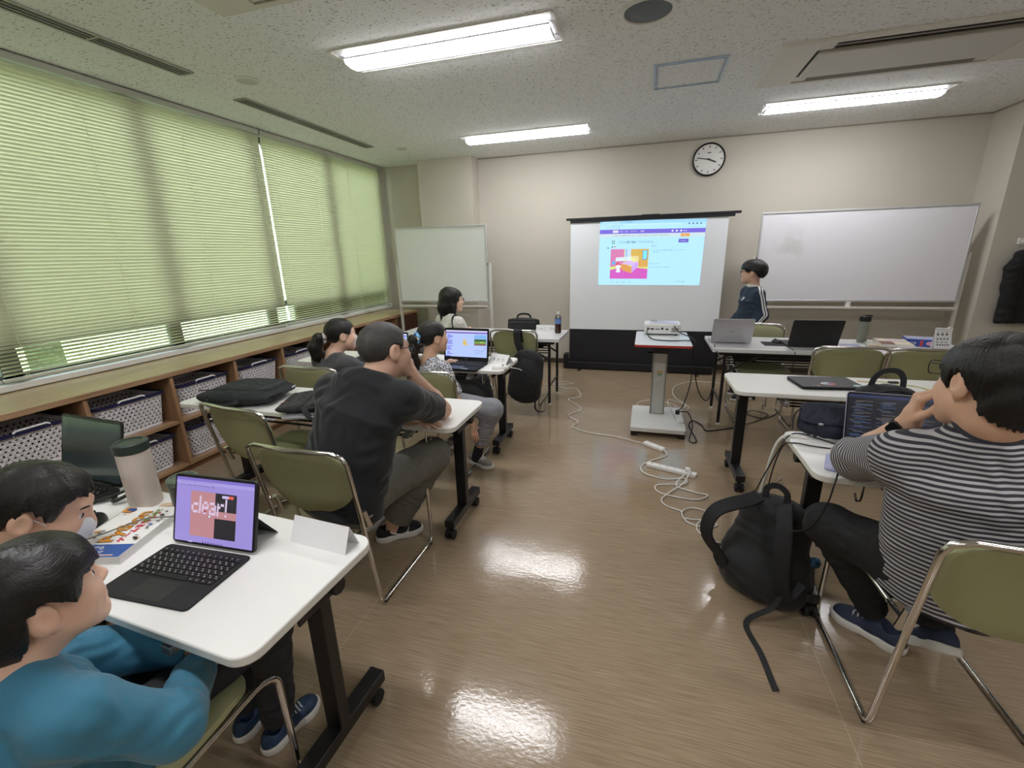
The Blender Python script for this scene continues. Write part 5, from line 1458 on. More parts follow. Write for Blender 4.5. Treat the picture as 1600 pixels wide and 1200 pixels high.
def arrays_to_object(name, v, f, m, parent):
    W = Matrix(); p = parent
    while p is not None: W = p.matrix_basis @ W; p = p.parent
    M = np.array(W.inverted()); v = v @ M[:3, :3].T + M[:3, 3]
    me = bpy.data.meshes.new(name); me.vertices.add(len(v)); me.vertices.foreach_set('co', v.astype(np.float32).ravel())
    me.loops.add(f.size); me.loops.foreach_set('vertex_index', f.astype(np.int32).ravel())
    me.polygons.add(len(f)); me.polygons.foreach_set('loop_start', np.arange(0, f.size, 4, dtype=np.int32))
    me.polygons.foreach_set('use_smooth', np.ones(len(f), bool)); me.update(calc_edges=True); me.validate()
    me.materials.append(m)
    o = bpy.data.objects.new(name, me); COL.objects.link(o)
    if parent is not None: o.parent = parent
    return o
def folds(v, amp, freq, direction=(0, 0, 1), seed=1):
    """soft cloth folds: ridges across `direction`, bent by slower waves"""
    freq = freq * 3.0; r = np.random.RandomState(seed); d = np.array(direction, float); d /= np.linalg.norm(d); out = 0
    warp = sum(np.sin(v @ r.normal(0, freq * .22, 3) + r.uniform(0, 6)) for _ in range(4)) * .9
    for i in range(4):
        kdir = d + r.normal(0, .45, 3); kdir /= np.linalg.norm(kdir); mod = .5 + .5 * np.sin(v @ r.normal(0, freq * .3, 3) + r.uniform(0, 6))
        out = out + mod * np.sin(v @ kdir * freq * r.uniform(.7, 1.5) + warp * 1.6 + r.uniform(0, 6))
    return out * amp / 2.2

def rot_frame(F, roll=0.0, up=(0, 0, 1)):
    F = np.array(F, float); F /= np.linalg.norm(F); r = np.cross(F, up); r /= np.linalg.norm(r); u = np.cross(r, F)
    c, s_ = math.cos(roll), math.sin(roll); r, u = r * c + u * s_, -r * s_ + u * c
    return np.stack([r, F, u], 1)      # columns: right, forward, up

# ------------------------------------------------------------------ people
def skin(name, col):
    m = mat(name, col, .48, bump=(180, .05), var=(18, .05), spec=.4)
    b = nodes_of(m)[2]; b.inputs['Subsurface Weight'].default_value = .12; b.inputs['Subsurface Radius'].default_value = (.01, .004, .002); b.inputs['Subsurface Scale'].default_value = .5
    return m
def hair_mat(name, col, rough=.38):
    m = mat(name, col, rough, spec=.4); N, L, b = nodes_of(m)
    a = N.new('ShaderNodeAttribute'); a.attribute_name = 'strand'
    n = N.new('ShaderNodeTexNoise'); n.inputs['Scale'].default_value = 11; n.inputs['Detail'].default_value = 4; n.inputs['Roughness'].default_value = .65
    L.new(a.outputs['Vector'], n.inputs['Vector'])
    bp = N.new('ShaderNodeBump'); bp.inputs['Strength'].default_value = .6; bp.inputs['Distance'].default_value = .004; L.new(n.outputs['Fac'], bp.inputs['Height']); L.new(bp.outputs[0], b.inputs['Normal'])
    mr = N.new('ShaderNodeMapRange'); mr.inputs[1].default_value = .3; mr.inputs[2].default_value = .7; mr.inputs[3].default_value = .55; mr.inputs[4].default_value = 1.7; L.new(n.outputs['Fac'], mr.inputs[0])
    sc = N.new('ShaderNodeVectorMath'); sc.operation = 'SCALE'; sc.inputs[0].default_value = rgb(col)[:3]; L.new(mr.outputs[0], sc.inputs['Scale']); L.new(sc.outputs[0], b.inputs['Base Color'])
    return m
HAIR = hair_mat('hair_black', (17, 15, 14)); HAIR_B = hair_mat('hair_soft_black', (24, 21, 19)); HAIR_G = hair_mat('hair_greying', (60, 58, 57), .5)
SK1 = skin('skin_light', (228, 188, 164)); SK2 = skin('skin_warm', (220, 178, 152)); SK3 = skin('skin_tan', (210, 171, 149))
EYE_W = mat('eye_white', (225, 222, 216), .2); EYE_D = mat('eye_dark', (28, 20, 16), .15)

def head(sd, Hc, R, s, child=False):
    sd.frame(R, Hc, s)
    sd.ell((0, -.012, .030), (.077, .096, .083), .02)
    sd.ell((0, .030, -.030), (.060 if not child else .063, .062, .080 if not child else .074), .03)
    sd.cap((-.042, .040, -.052), (.042, .040, -.052), .030, .030, .03)                 # jaw breadth
    sd.ell((0, .074, -.094 if not child else -.088), (.024, .020, .018), .025)         # chin
    for x in (-1, 1):
        sd.ell((x * .038, .060, -.022), (.028, .028, .026), .03)                      # cheeks
        sd.cap((x * .05, .0, -.05), (x * .03, .062, -.088), .020, .018, .03)
    sd.cap((-.028, .083, .026), (.028, .083, .026), .011, .011, .022)                  # brow
    sd.cap((0, .092, .010), (0, .106, -.024), .007, .0115, .012)                       # nose
    sd.cap((-.010, .098, -.028), (.010, .098, -.028), .0085, .0085, .008)
    for x in (-1, 1): sd.ell((x * .031, .104, .006), (.018, .016, .0105), .012, 's')    # eye hollows
    sd.ell((0, .088, -.055), (.024, .014, .0055), .007); sd.ell((0, .086, -.067), (.021, .014, .0065), .007)   # lips
    sd.ell((0, .108, -.0612), (.026, .010, .0012), .003, 's')
    for x in (-1, 1):                                                                 # ears
        A = np.stack([(math.cos(.35), x * -math.sin(.35) * -1, 0), (x * math.sin(.35) * -1, math.cos(.35), 0), (0, 0, 1)], 1)
        sd.ell((x * .086, -.014, -.003), (.013, .024, .035), .005); sd.ell((x * .078, -.004, -.034), (.008, .011, .012), .006)
        sd.ell((x * .0985, -.008, .002), (.0075, .0125, .020), .005, 's')
    sd.frame()
def face_details(root, Hc, R, s, hair_m, eyes=True):
    X = Matrix([list(R[i]) + [Hc[i]] for i in range(3)] + [[0, 0, 0, 1]]) @ Matrix.Scale(s, 4)
    inv = root.matrix_basis.inverted()
    for x in (-1, 1):
        if eyes:
            e = MB(); Xe = inv @ X @ Matrix.Translation((x * .031, .0790, .006))
            prof = [(0.0, .0118)] + [(.0118 * math.sin(a), .0118 * math.cos(a)) for a in [i * PI / 12 for i in range(1, 12)]] + [(0, -.0118)]
            e.lathe(prof, 16, X=Xe @ Matrix.Rotation(-PI / 2, 4, 'X'), ms=[EYE_D] * 3 + [EYE_W] * (len(prof) - 4)); e.build('eye', None, root, smooth=80)
        b = MB(); pts = [X @ V((x * (.015 + .033 * t), .0945 - .012 * t * t, .0265 + .006 * math.sin(t * 2.4))) for t in (0, .25, .5, .75, 1)]
        b.tube([inv @ p for p in pts], [.0022, .0032, .0032, .0026, .0012], 6); b.build('eyebrow', hair_m, root)
def hair_cap(Hc, R, s, line, vox=.004, t=.014, N=46, amp=.0022, extra=None, c=(0, -.014, .030), rad=(.080, .099, .086), jag=.008, crown=(0, -.045)):
    sd = Soft(vox); sd.frame(R, Hc, s)
    ys, zs = zip(*line)
    sd.ell(c, tuple(r + t for r in rad), .02)
    if extra: extra(sd)
    def cut(x, y, z, D):
        th = np.arctan2(x - crown[0], y - crown[1]); rr = np.sqrt((x - crown[0]) ** 2 + (y - crown[1]) ** 2)
        ln = np.interp(y, ys, zs).astype(F32) + F32(jag) * (np.sin(th * 23) + .6 * np.sin(th * 41 + 1.3)) * .6
        return (ln - z) * F32(.75)
    sd.fn(cut, 'i')
    def ridges(x, y, z, D):
        th = np.arctan2(x - crown[0], y - crown[1]); rr = np.clip(np.sqrt((x - crown[0]) ** 2 + (y - crown[1]) ** 2) / .07, 0, 1)
        return D + F32(amp) * rr * (np.sin(th * N + 2.2 * np.sin(z * 38) + 1.7 * np.sin(th * 5)) + .7 * np.sin(th * N * 1.9 + z * 60))
    sd.fn(ridges, 'set')
    Rn, on = np.array(R, float), np.array(Hc, float)
    def strand(v):
        q = (v - on) @ Rn / s; th = np.arctan2(q[:, 0] - crown[0], q[:, 1] - crown[1]); rr = np.sqrt((q[:, 0] - crown[0]) ** 2 + (q[:, 1] - crown[1]) ** 2)
        return np.stack([th * 3.2 + 1.2 * np.sin(q[:, 2] * 14 + th * 3), rr * 5, q[:, 2] * 5], 1)
    sd.strand = strand
    return sd
def hand(sd, w, f, n, l, s=1.0, curl=((.25, .3, .2),) * 4, thumb=((.55, .75, .25), (.8, .45, .3)), spread=.05):
    """w wrist, f wrist->knuckles, n out of the palm, l towards the thumb side; each finger has its own curl"""
    f = np.array(f, float); f /= np.linalg.norm(f); n = np.array(n, float); n -= f * n.dot(f); n /= np.linalg.norm(n)
    l = np.array(l, float); c = np.cross(f, n); c /= np.linalg.norm(c); l = c if c.dot(l) > 0 else -c; w = np.array(w, float)
    sd.frame(None, (0, 0, 0), 1)
    off = (.026, .009, -.009, -.026); kn = (.084, .088, .083, .074); seg = ((.040, .025, .020), (.045, .028, .021), (.041, .026, .020), (.031, .020, .017)); rr = (.0088, .0090, .0085, .0075)
    for i in range(4):
        k = w + f * kn[i] * s + l * off[i] * s
        sd.cap(w + f * .012 * s + l * off[i] * .55 * s, k, .0135 * s, .0105 * s, .012 * s)
        p = k; a = 0
        for j in range(3):
            a += curl[i][j]; d = f * math.cos(a) + n * math.sin(a) + l * spread * (1.5 - i)
            d /= np.linalg.norm(d); q = p + d * seg[i][j] * s
            r0 = rr[i] * (1 - .10 * j) * s; sd.cap(p, q, r0, r0 * .88, .004 * s); p = q
    b = w + f * .018 * s + l * .020 * s; p = b
    for j, (d, L_, r0) in enumerate(((thumb[0], .044, .0125), (thumb[1], .030, .0098), (thumb[1], .024, .0088))):
        dv = f * d[0] + l * d[1] + n * d[2]; dv /= np.linalg.norm(dv); q = p + dv * L_ * s; sd.cap(p, q, r0 * s, r0 * .88 * s, .008 * s if j == 0 else .004); p = q
    sd.cap(w - f * .02 * s, w + f * .03 * s, .021 * s, .023 * s, .014)
A3 = lambda p: np.array(p, float)
def lerp(a, b, t): return A3(a) * (1 - t) + A3(b) * t

def glasses(root, Hc, R, s, m, up=0.0, wide=1.0):
    X = root.matrix_basis.inverted() @ (Matrix([list(R[i]) + [Hc[i]] for i in range(3)] + [[0, 0, 0, 1]]) @ Matrix.Scale(s, 4))
    g = MB()
    for x in (-1, 1):
        loop = [V((x * .034 + px, .112 - abs(x * .034 + px) ** 2 * 3.0, up + .004 + pz)) for px, pz in rrect(.052 * wide, .036, .014, 4)]
        g.tube([X @ p for p in loop], .0019, 6, closed=True)
        g.tube([X @ V(p) for p in ((x * .060, .101, up + .014), (x * .076, .085, up + .014), (x * .083, .03, up + .012), (x * .083, -.018, up * .7 + .010), (x * .082, -.034, up * .7 - .006))], .0019, 6)
    g.tube([X @ V(p) for p in ((-.009, .112, up + .008), (0, .114, up + .011), (.009, .112, up + .008))], .0019, 6)
    return g.build('glasses', m, root)
def face_mask(root, Hc, R, s):
    sd = Soft(.004); sd.frame(R, Hc, s)
    sd.ell((0, .034, -.048), (.064, .076, .066), .01); sd.ell((0, .092, -.038), (.020, .022, .026), .03)
    sd.fn(lambda x, y, z, D: np.maximum(np.maximum((z + .008) , F32(.018) - y), -(z + .108)), 'i')
    mm = mat('mask_white', (222, 224, 228), .8); o = sd.build('face_mask', mm, root)
    X = root.matrix_basis.inverted() @ (Matrix([list(R[i]) + [Hc[i]] for i in range(3)] + [[0, 0, 0, 1]]) @ Matrix.Scale(s, 4))
    for x in (-1, 1):
        MB().tube([X @ V(p) for p in catmull([(x * .062, .040, -.02), (x * .078, .010, .006), (x * .086, -.022, .014), (x * .086, -.032, -.010), (x * .074, .0, -.055), (x * .058, .036, -.075)], 4)], .0016, 6).build('ear_loop', mm, root)
def shoe(root, heel, toe, s, upper, sole, name='shoe', lift=0.0, up=(0, 0, 1), sole_th=.028, swoosh=False, side=1):
    """heel, toe: ground points of the sole"""
    heel, toe = A3(heel), A3(toe); F = toe - heel; L_ = np.linalg.norm(F); R = rot_frame(F, 0, up); 
    o = lerp(heel, toe, .5); k = L_ / .27
    inv = root.matrix_basis.inverted()
    r = bpy.data.objects.new(name, None)
    sd = Soft(.004); sd.frame(R, o, k); cut = [((0, 0, sole_th - .008), (0, 0, -1))]
    sd.ell((0, -.095, .045), (.034, .040, .052), .015, clip=cut); sd.ell((0, .072, .030), (.044, .058, .040), .015, clip=cut); sd.cap((0, -.08, .045), (0, .06, .03), .036, .038, .02, clip=cut)
    sd.ell((0, -.035, .075), (.034, .055, .030), .03, clip=cut)
    sd.cap((0, -.075, .085), (0, -.075, .16), .030, .034, .012, 's')
    up_o = sd.build(name, upper, root)
    sd = Soft(.0035); sd.frame(R, o, k); c2 = [((0, 0, sole_th), (0, 0, 1)), ((0, 0, .001), (0, 0, -1))]
    sd.ell((0, -.085, .018), (.043, .054, .060), .02, clip=c2); sd.ell((0, .070, .018), (.052, .070, .060), .02, clip=c2); sd.cap((0, -.08, .018), (0, .07, .018), .043, .047, .02, clip=c2)
    sd.build('sole', sole, up_o)
    X = Matrix([list(R[i]) + [o[i]] for i in range(3)] + [[0, 0, 0, 1]]) @ Matrix.Scale(k, 4)
    la = MB()
    for j in range(4):
        y = -.005 + j * .018; z = .098 - j * .0085
        la.tube([inv @ X @ V(p) for p in ((-.028, y, z - .012), (-.012, y + .003, z + .002), (.012, y - .003, z + .002), (.028, y, z - .012))], .0026, 6)
    la.build('laces', sole, up_o)
    if swoosh:
        top = [(-.060, .064), (-.02, .040), (.012, .030), (.036, .044), (.048, .074)]; bot = [(.040, .036), (.014, .0235), (-.012, .030), (-.036, .045)]
        pts = top + bot; mb = MB()
        f2 = lambda y, z: V((side * (.047 - .0000 + .004 * math.sin((y + .1) * 12)), y, z))
        for off in (0,):
            ring = [inv @ X @ f2(y, z) for y, z in pts]; ring2 = [inv @ X @ (f2(y, z) - V((side * .012, 0, 0))) for y, z in pts]; n = len(pts)
            mb.add(ring + ring2, [tuple(range(n))] + [(i, (i + 1) % n, n + (i + 1) % n, n + i) for i in range(n)])
        mb.build('curved_mark', mat('mark_white', (230, 230, 230), .5), up_o, smooth=0)
    return up_o
def person(label, Hc, F, s, sk, neck, chest, pelvis, sh, el, wr, top_m, roll=0.0, child=False, w=(.155, .105, .165, .115), vox=.004, tvox=.005,
           sleeve=1.0, sleeve_r=(.062, .052, .042), arm_r=(.046, .038, .027), hands=None, wr_amp=(.0028, 36), pants=None, pants_m=None, thigh=(.085, .066, .050), ankle_cut=.0,
           neck_r=.052, collar=None, hairs=None, top_name='shirt', top_attr=None, hem_drop=.10, bare_legs=None, hair_m=None, top_post=None, neck_hole=1.0, base=None, bs=1.0, hump=None):
    """joints are world points; sh/el/wr are (window-side-or-left, right) pairs of the person's own left and right"""
    pelvis, chest, neck = A3(pelvis), A3(chest), A3(neck); Hc = A3(Hc); R = rot_frame(F, roll)
    root = thing('person', label, 'person', base or (float(pelvis[0]), float(pelvis[1]), 0.0))
    u = A3(sh[1]) - A3(sh[0]); u /= np.linalg.norm(u)
    hm = hair_m or HAIR
    wp, dp, wc, dc = w
    # --- skin: head, neck, arms and hands in one continuous surface
    sd = Soft(vox); head(sd, Hc, R, s, child)
    hb = Hc + R @ (np.array((0, -.022, -.075)) * s)
    sd.cap(neck, hb, neck_r * 1.06, neck_r, .03); sd.cap(hb, Hc + R @ (np.array((0, -.02, -.03)) * s), neck_r, neck_r, .03)
    sd.ecap(chest, lerp(chest, neck, .8), u, wc * .8, dc * .7, .06, .05, .04, .04); sd.ecap(pelvis, chest, u, wp * .8, dp * .75, wc * .8, dc * .75, .04, .03)
    for i in (0, 1):
        S_, E_, W_ = A3(sh[i]), A3(el[i]), A3(wr[i])
        sd.cap(chest * .5 + neck * .5, S_, .045, .042, .03)
        sd.cap(S_, E_, arm_r[0], arm_r[1] * .95, .02); sd.cap(E_, lerp(E_, W_, .35), arm_r[1], arm_r[1] * 1.02, .015); sd.cap(lerp(E_, W_, .35), W_, arm_r[1] * 1.02, arm_r[2], .02)
    for h in (hands or []): hand(sd, **h)
    if bare_legs:
        for a, b, r0 in bare_legs: sd.cap(a, b, r0, r0 * .9, .02)
    sd.build('body', sk, root, keep=not bare_legs)
    face_details(root, Hc, R, s, hm)
    # --- top
    sd = Soft(tvox); g = .010
    sd.ecap(pelvis - (chest - pelvis) * hem_drop, chest, u, wp + g, dp + g, wc + g, dc + g, .05, .05, clip=[(pelvis - (chest - pelvis) * hem_drop, -(chest - pelvis))])
    sd.ecap(chest, lerp(chest, neck, .80), u, wc + g, dc + g, neck_r + .030 * bs, neck_r + .020 * bs, .025, .04 * bs)
    for i in (0, 1):
        S_, E_, W_ = A3(sh[i]), A3(el[i]), A3(wr[i])
        S_ = lerp(S_, lerp(chest, neck, .3), .08)
        sd.cap(lerp(chest, neck, .66), S_, .052 * bs, sleeve_r[0] * .90, .055 * bs); sd.cap(lerp(chest, pelvis, .2), lerp(S_, chest, .2), wc * .5, sleeve_r[0] * .7, .05 * bs)
        if sleeve <= 1.0:
            e = lerp(S_, E_, sleeve); sd.cap(S_, e + (E_ - S_) * .12, sleeve_r[0], sleeve_r[1], .05 * bs, clip=[(e, E_ - S_)])
        else:
            t = sleeve - 1; e = lerp(E_, W_, t)
            sd.cap(S_, E_, sleeve_r[0], sleeve_r[1], .05 * bs); sd.cap(E_, e + (W_ - E_) * .1, sleeve_r[1], sleeve_r[2], .03, clip=[(e, W_ - E_)])
    if hump: sd.ell(hump[0], hump[1], .06)
    nd = hb - neck; nd /= np.linalg.norm(nd)
    sd.cap(neck - nd * .035, neck + nd * .12, neck_r * 1.02 + .010 * neck_hole, neck_r * 1.02 + .03 * neck_hole, .006, 's')
    top = sd.build(top_name, top_m, root, wrinkle=wr_amp, smooth=1, keep=True, post=top_post, attr=top_attr)
    if collar:
        cm, rad, th, rise = collar
        ax1 = u; ax2 = np.cross(nd, u); inv = root.matrix_basis.inverted()
        loop = [inv @ V(neck + nd * (rise - .012 * math.sin(a)) + (ax1 * math.cos(a) + ax2 * -math.sin(a)) * (neck_r + rad)) for a in [2 * PI * k / 32 for k in range(32)]]
        MB().tube(loop, th, 8, closed=True).build('collar', cm, top)
    # --- trousers
    if pants:
        sd = Soft(tvox)
        sd.ecap(pelvis + (chest - pelvis) * -.15, pelvis + (chest - pelvis) * .20, u, wp - .004, dp - .004, wp - .015, dp - .015, .05, .05)
        for i, (hip, knee, ank) in enumerate(pants):
            hip, knee, ank = A3(hip), A3(knee), A3(ank)
            sd.cap(hip, knee, thigh[0], thigh[1], .05); sd.cap(knee, ank, thigh[1], thigh[2], .04, clip=[(ank, ank - knee)])
        sd.build('trousers', pants_m, root, wrinkle=(.0035, 36, (0, 0, 1), 5), keep=True)
    return root, Hc, R, s
SHORT = [(-.2, -.062), (-.085, -.068), (-.055, -.045), (-.035, .004), (-.012, .034), (.016, .030), (.030, .006), (.046, .012), (.056, .050), (.075, .068), (.12, .070)]
BOWL = [(-.2, -.075), (-.085, -.080), (-.062, -.070), (-.044, -.030), (-.030, .022), (-.010, .034), (.014, .028), (.026, .004), (.040, -.004), (.052, .012), (.066, .030), (.085, .036), (.12, .036)]

# ---------------- boy in the teal top (nearest the camera, in profile)
TEAL = mat('teal_jersey', (54, 120, 148), .75, bump=(260, .15), var=(5, .06), sheen=.2)
BLK_TROUSER = mat('trousers_charcoal', (38, 38, 42), .8, bump=(200, .2)); BLK2 = mat('trousers_black', (22, 22, 25), .8, bump=(200, .2))
NAVY_SHOE = mat('shoe_navy_print', (40, 62, 92), .6, var=(40, .5)); SOLE_W = mat('sole_white', (218, 216, 210), .55); SOLE_GREY = mat('sole_grey', (150, 148, 146), .6, var=(30, .2))
def boy_teal():
    F = (.20, .95, .11)
    r, Hc, R, s = person('boy in a teal long-sleeved top gazing up, seated at the tablet table', (-1.048, .393, .912), F, .90, SK1, (-1.055, .312, .850), (-1.06, .332, .70), (-1.075, .38, .50),
        ((-1.205, .380, .735), (-.915, .345, .735)), ((-1.20, .52, .61), (-.875, .445, .595)), ((-1.06, .63, .560), (-.99, .585, .565)), TEAL, child=True, bs=.78, neck_hole=.35, w=(.135, .105, .120, .088), vox=.0032, tvox=.0045,
        sleeve=1.93, sleeve_r=(.056, .054, .042), arm_r=(.036, .031, .022), neck_r=.041, wr_amp=(.0035, 34, (.3, .2, 1), 3), hem_drop=.25,
        hands=[dict(w=(-1.06, .63, .56), f=(.6, .8, 0), n=(0, 0, -1), l=(.7, -.3, 0), s=.74), dict(w=(-.99, .585, .565), f=(-.2, .95, .05), n=(0, 0, -1), l=(-1, 0, 0), s=.74)],
        pants=(((-1.19, .43, .50), (-1.20, .82, .49), (-1.18, .80, .11)), ((-1.05, .43, .50), (-1.00, .80, .49), (-1.05, .80, .11))), pants_m=BLK_TROUSER, thigh=(.072, .058, .048))
    def fringe(sd):
        sd.ell((0, .030, .050), (.083, .076, .066), .04); sd.ell((0, -.06, -.01), (.083, .062, .085), .04)
        for x in (-1, 1): sd.cap((x * .078, .036, .04), (x * .080, .036, -.012), .014, .006, .02)
    hair_cap(Hc, R, s, BOWL, vox=.0026, t=.016, N=90, amp=0.00044, extra=fringe, jag=.006).build('hair', HAIR, r, wrinkle=(.0028, 26, (0, .3, 1), 3))
    shoe(r, (-1.075, .745, .002), (-1.035, .945, .002), 1, NAVY_SHOE, SOLE_W); shoe(r, (-1.19, .75, .002), (-1.18, .96, .002), 1, NAVY_SHOE, SOLE_W)
boy_teal()

# ---------------- masked man bent over the table beside him
BLACK_TEE = mat('black_jersey', (20, 23, 28), .85, bump=(260, .12), sheen=.15)
def man_masked():
    F = (.66, .66, -.42)
    r, Hc, R, s = person('man in black with a white face mask bending over the tablet table', (-1.540, .655, .870), F, 1.02, SK2, (-1.630, .55, .775), (-1.65, .48, .67), (-1.66, .40, .52),
        ((-1.82, .58, .700), (-1.50, .46, .700)), ((-1.80, .66, .58), (-1.42, .52, .57)), ((-1.62, .72, .57), (-1.32, .62, .565)), BLACK_TEE, w=(.15, .115, .15, .105), tvox=.006,
        sleeve=1.9, sleeve_r=(.068, .056, .045), hands=[dict(w=(-1.32, .62, .565), f=(.4, .9, 0), n=(0, 0, -1), l=(-1, 0, 0), s=.9)],
        pants=(((-1.76, .46, .50), (-1.78, .86, .50), (-1.78, .86, .10)), ((-1.56, .46, .50), (-1.54, .86, .50), (-1.54, .86, .10))), pants_m=BLK2)
    hair_cap(Hc, R, s, SHORT, t=.015, N=58, amp=0.00094, jag=.010).build('hair', HAIR_B, r, wrinkle=(.0022, 26, (0, .3, 1), 3))
    face_mask(r, Hc, R, s)
    for x in (-1.78, -1.54): shoe(r, (x, .80, .002), (x, 1.06, .002), 1, BLACK_PL, SOLE_GREY)
man_masked()

# ---------------- man in the black T-shirt, cheek on hand
OLIVE = mat('trousers_olive_grey', (98, 97, 90), .85, bump=(180, .2), var=(6, .06))
SHOE_BLK = mat('shoe_black_knit', (24, 24, 27), .8, bump=(300, .3))
def man_black():
    F = (.42, .90, -.10)
    r, Hc, R, s = person('heavy-set man in a black T-shirt and glasses, cheek propped on his hand', (-1.085, 1.68, 1.105), F, 1.06, SK3, (-1.125, 1.60, .985), (-1.16, 1.54, .86), (-1.25, 1.47, .50),
        ((-1.345, 1.62, .925), (-.945, 1.575, .925)), ((-1.36, 1.90, .745), (-.965, 1.945, .748)), ((-1.10, 1.835, .728), (-1.015, 1.775, .965)), BLACK_TEE, roll=.10, w=(.205, .150, .185, .125), tvox=.0045,
        sleeve=.74, sleeve_r=(.080, .070, .07), arm_r=(.056, .046, .031), neck_r=.062, wr_amp=(.0045, 26, (.25, .2, 1), 8), hem_drop=.12, neck_hole=.25, hump=((-1.145, 1.572, .975), (.135, .080, .082)),
        hands=[dict(w=(-1.10, 1.835, .728), f=(1, -.05, -.03), n=(0, 0, -1), l=(.1, 1, 0), curl=((.12, .2, .15), (.1, .2, .15), (.12, .2, .15), (.16, .2, .15)), spread=.09),
               dict(w=(-1.015, 1.775, .965), f=(-.10, -.12, 1), n=(-.9, -.25, -.05), l=(.2, -1, .1), curl=((.15, .35, .3), (.2, .4, .3), (.25, .5, .4), (.35, .6, .5)), spread=.03, thumb=((.5, .7, .4), (.9, .1, .4)))],
        pants=(((-1.34, 1.55, .50), (-1.40, 1.98, .50), (-1.42, 1.93, .10)), ((-1.14, 1.53, .50), (-1.035, 1.935, .495), (-1.245, 1.865, .135))), pants_m=OLIVE, thigh=(.105, .088, .080),
        bare_legs=(((-1.255, 1.86, .17), (-1.275, 1.855, .06), .040),))
    hair_cap(Hc, R, s, [(-.2, -.060), (-.088, -.066), (-.060, -.058), (-.038, -.01), (-.012, .032), (.014, .030), (.026, .010), (.036, .020), (.045, .060), (.065, .080), (.12, .085)], t=.008, N=80, amp=0.00066, jag=.006).build('hair', HAIR_G, r, wrinkle=(.0018, 26, (0, .3, 1), 3))
    glasses(r, Hc, R, s, mat('glasses_black', (24, 24, 26), .3))
    shoe(r, (-1.345, 1.80, .002), (-1.155, 1.97, .002), 1, SHOE_BLK, SOLE_W, sole_th=.030, swoosh=True); shoe(r, (-1.46, 1.86, .002), (-1.46, 2.12, .002), 1, SHOE_BLK, SOLE_W)
man_black()

# ---------------- woman with ponytail and mask
CHARC = mat('charcoal_knit', (66, 67, 70), .85, bump=(240, .15), sheen=.2)
PONY = [(-.2, -.070), (-.088, -.066), (-.060, -.060), (-.034, -.012), (-.012, .022), (.016, .026), (.032, .010), (.046, .020), (.058, .048), (.075, .066), (.12, .072)]
def ponytail(Hc, R, s, root, tie, pts, rs, m, tie_m):
    sd = Soft(.004); sd.chain([A3(p) for p in pts], rs, .03)
    sd.fn(lambda x, y, z, D: D + F32(.0016) * np.sin(x * 420 + 3 * np.sin(z * 30)) + F32(.0012) * np.sin(y * 390 + 2 * np.sin(z * 24)), 'set')
    p = sd.build('ponytail', m, root)
    return p
def scrunchie(root, c, ax, rad, cols):
    inv = root.matrix_basis.inverted(); ax = V(ax).normalized(); a = ax.orthogonal().normalized(); b = ax.cross(a); mb = MB(); n = 40
    pts = [inv @ (V(c) + (a * math.cos(t) + b * math.sin(t)) * rad * (1 + .08 * math.sin(9 * t)) + ax * .005 * math.sin(7 * t)) for t in [2 * PI * i / n for i in range(n)]]
    k = len(cols)
    rr = [rad * .40 * (1 + .3 * math.sin(5 * 2 * PI * i / n)) for i in range(n)]
    mb.tube(pts, rr, 8, cols[0], closed=True)
    for f in range(len(mb.m)): mb.m[f] = mb.mi(cols[(f // 24) % k])
    mb.build('scrunchie', None, root)
def woman_pony():
    F = (.62, .78, -.03)
    r, Hc, R, s = person('woman in a charcoal top with a low ponytail and white face mask', (-2.165, 2.79, .955), F, 1.0, SK1, (-2.20, 2.72, .835), (-2.20, 2.70, .70), (-2.19, 2.66, .52),
        ((-2.375, 2.78, .755), (-2.03, 2.66, .755)), ((-2.34, 2.98, .62), (-1.93, 2.86, .62)), ((-2.15, 3.05, .722), (-1.95, 3.02, .722)), CHARC, w=(.15, .11, .155, .105), vox=.0045, tvox=.006,
        sleeve=1.9, sleeve_r=(.066, .054, .043), neck_r=.047, hands=[dict(w=(-1.95, 3.02, .722), f=(0, 1, -.05), n=(0, 0, -1), l=(-1, 0, 0), s=.9)],
        pants=(((-2.28, 2.72, .50), (-2.30, 3.10, .50), (-2.30, 3.08, .10)), ((-2.10, 2.72, .50), (-2.08, 3.10, .50), (-2.08, 3.08, .10))), pants_m=BLK2)
    hair_cap(Hc, R, s, PONY, t=.013, N=60, amp=0.00066, jag=.004).build('hair', HAIR_B, r, wrinkle=(.0022, 26, (0, .3, 1), 3))
    b = Hc + R @ (np.array((0, -.105, -.012)) * s)
    ponytail(Hc, R, s, r, b, [b, b + A3((-.045, -.035, .0)), b + A3((-.072, -.055, -.06)), b + A3((-.065, -.05, -.13)), b + A3((-.045, -.035, -.17))], [.026, .036, .044, .036, .012], HAIR_B, None)
    scrunchie(r, b + A3((-.018, -.014, .0)), (.6, .7, .05), .030, [mat('scrunchie_white', (214, 212, 208), .8), mat('scrunchie_grey', (120, 116, 116), .8)])
    face_mask(r, Hc, R, s)
    for x in (-2.30, -2.08): shoe(r, (x, 3.0, .002), (x, 3.24, .002), 1, BLACK_PL, SOLE_GREY)
woman_pony()

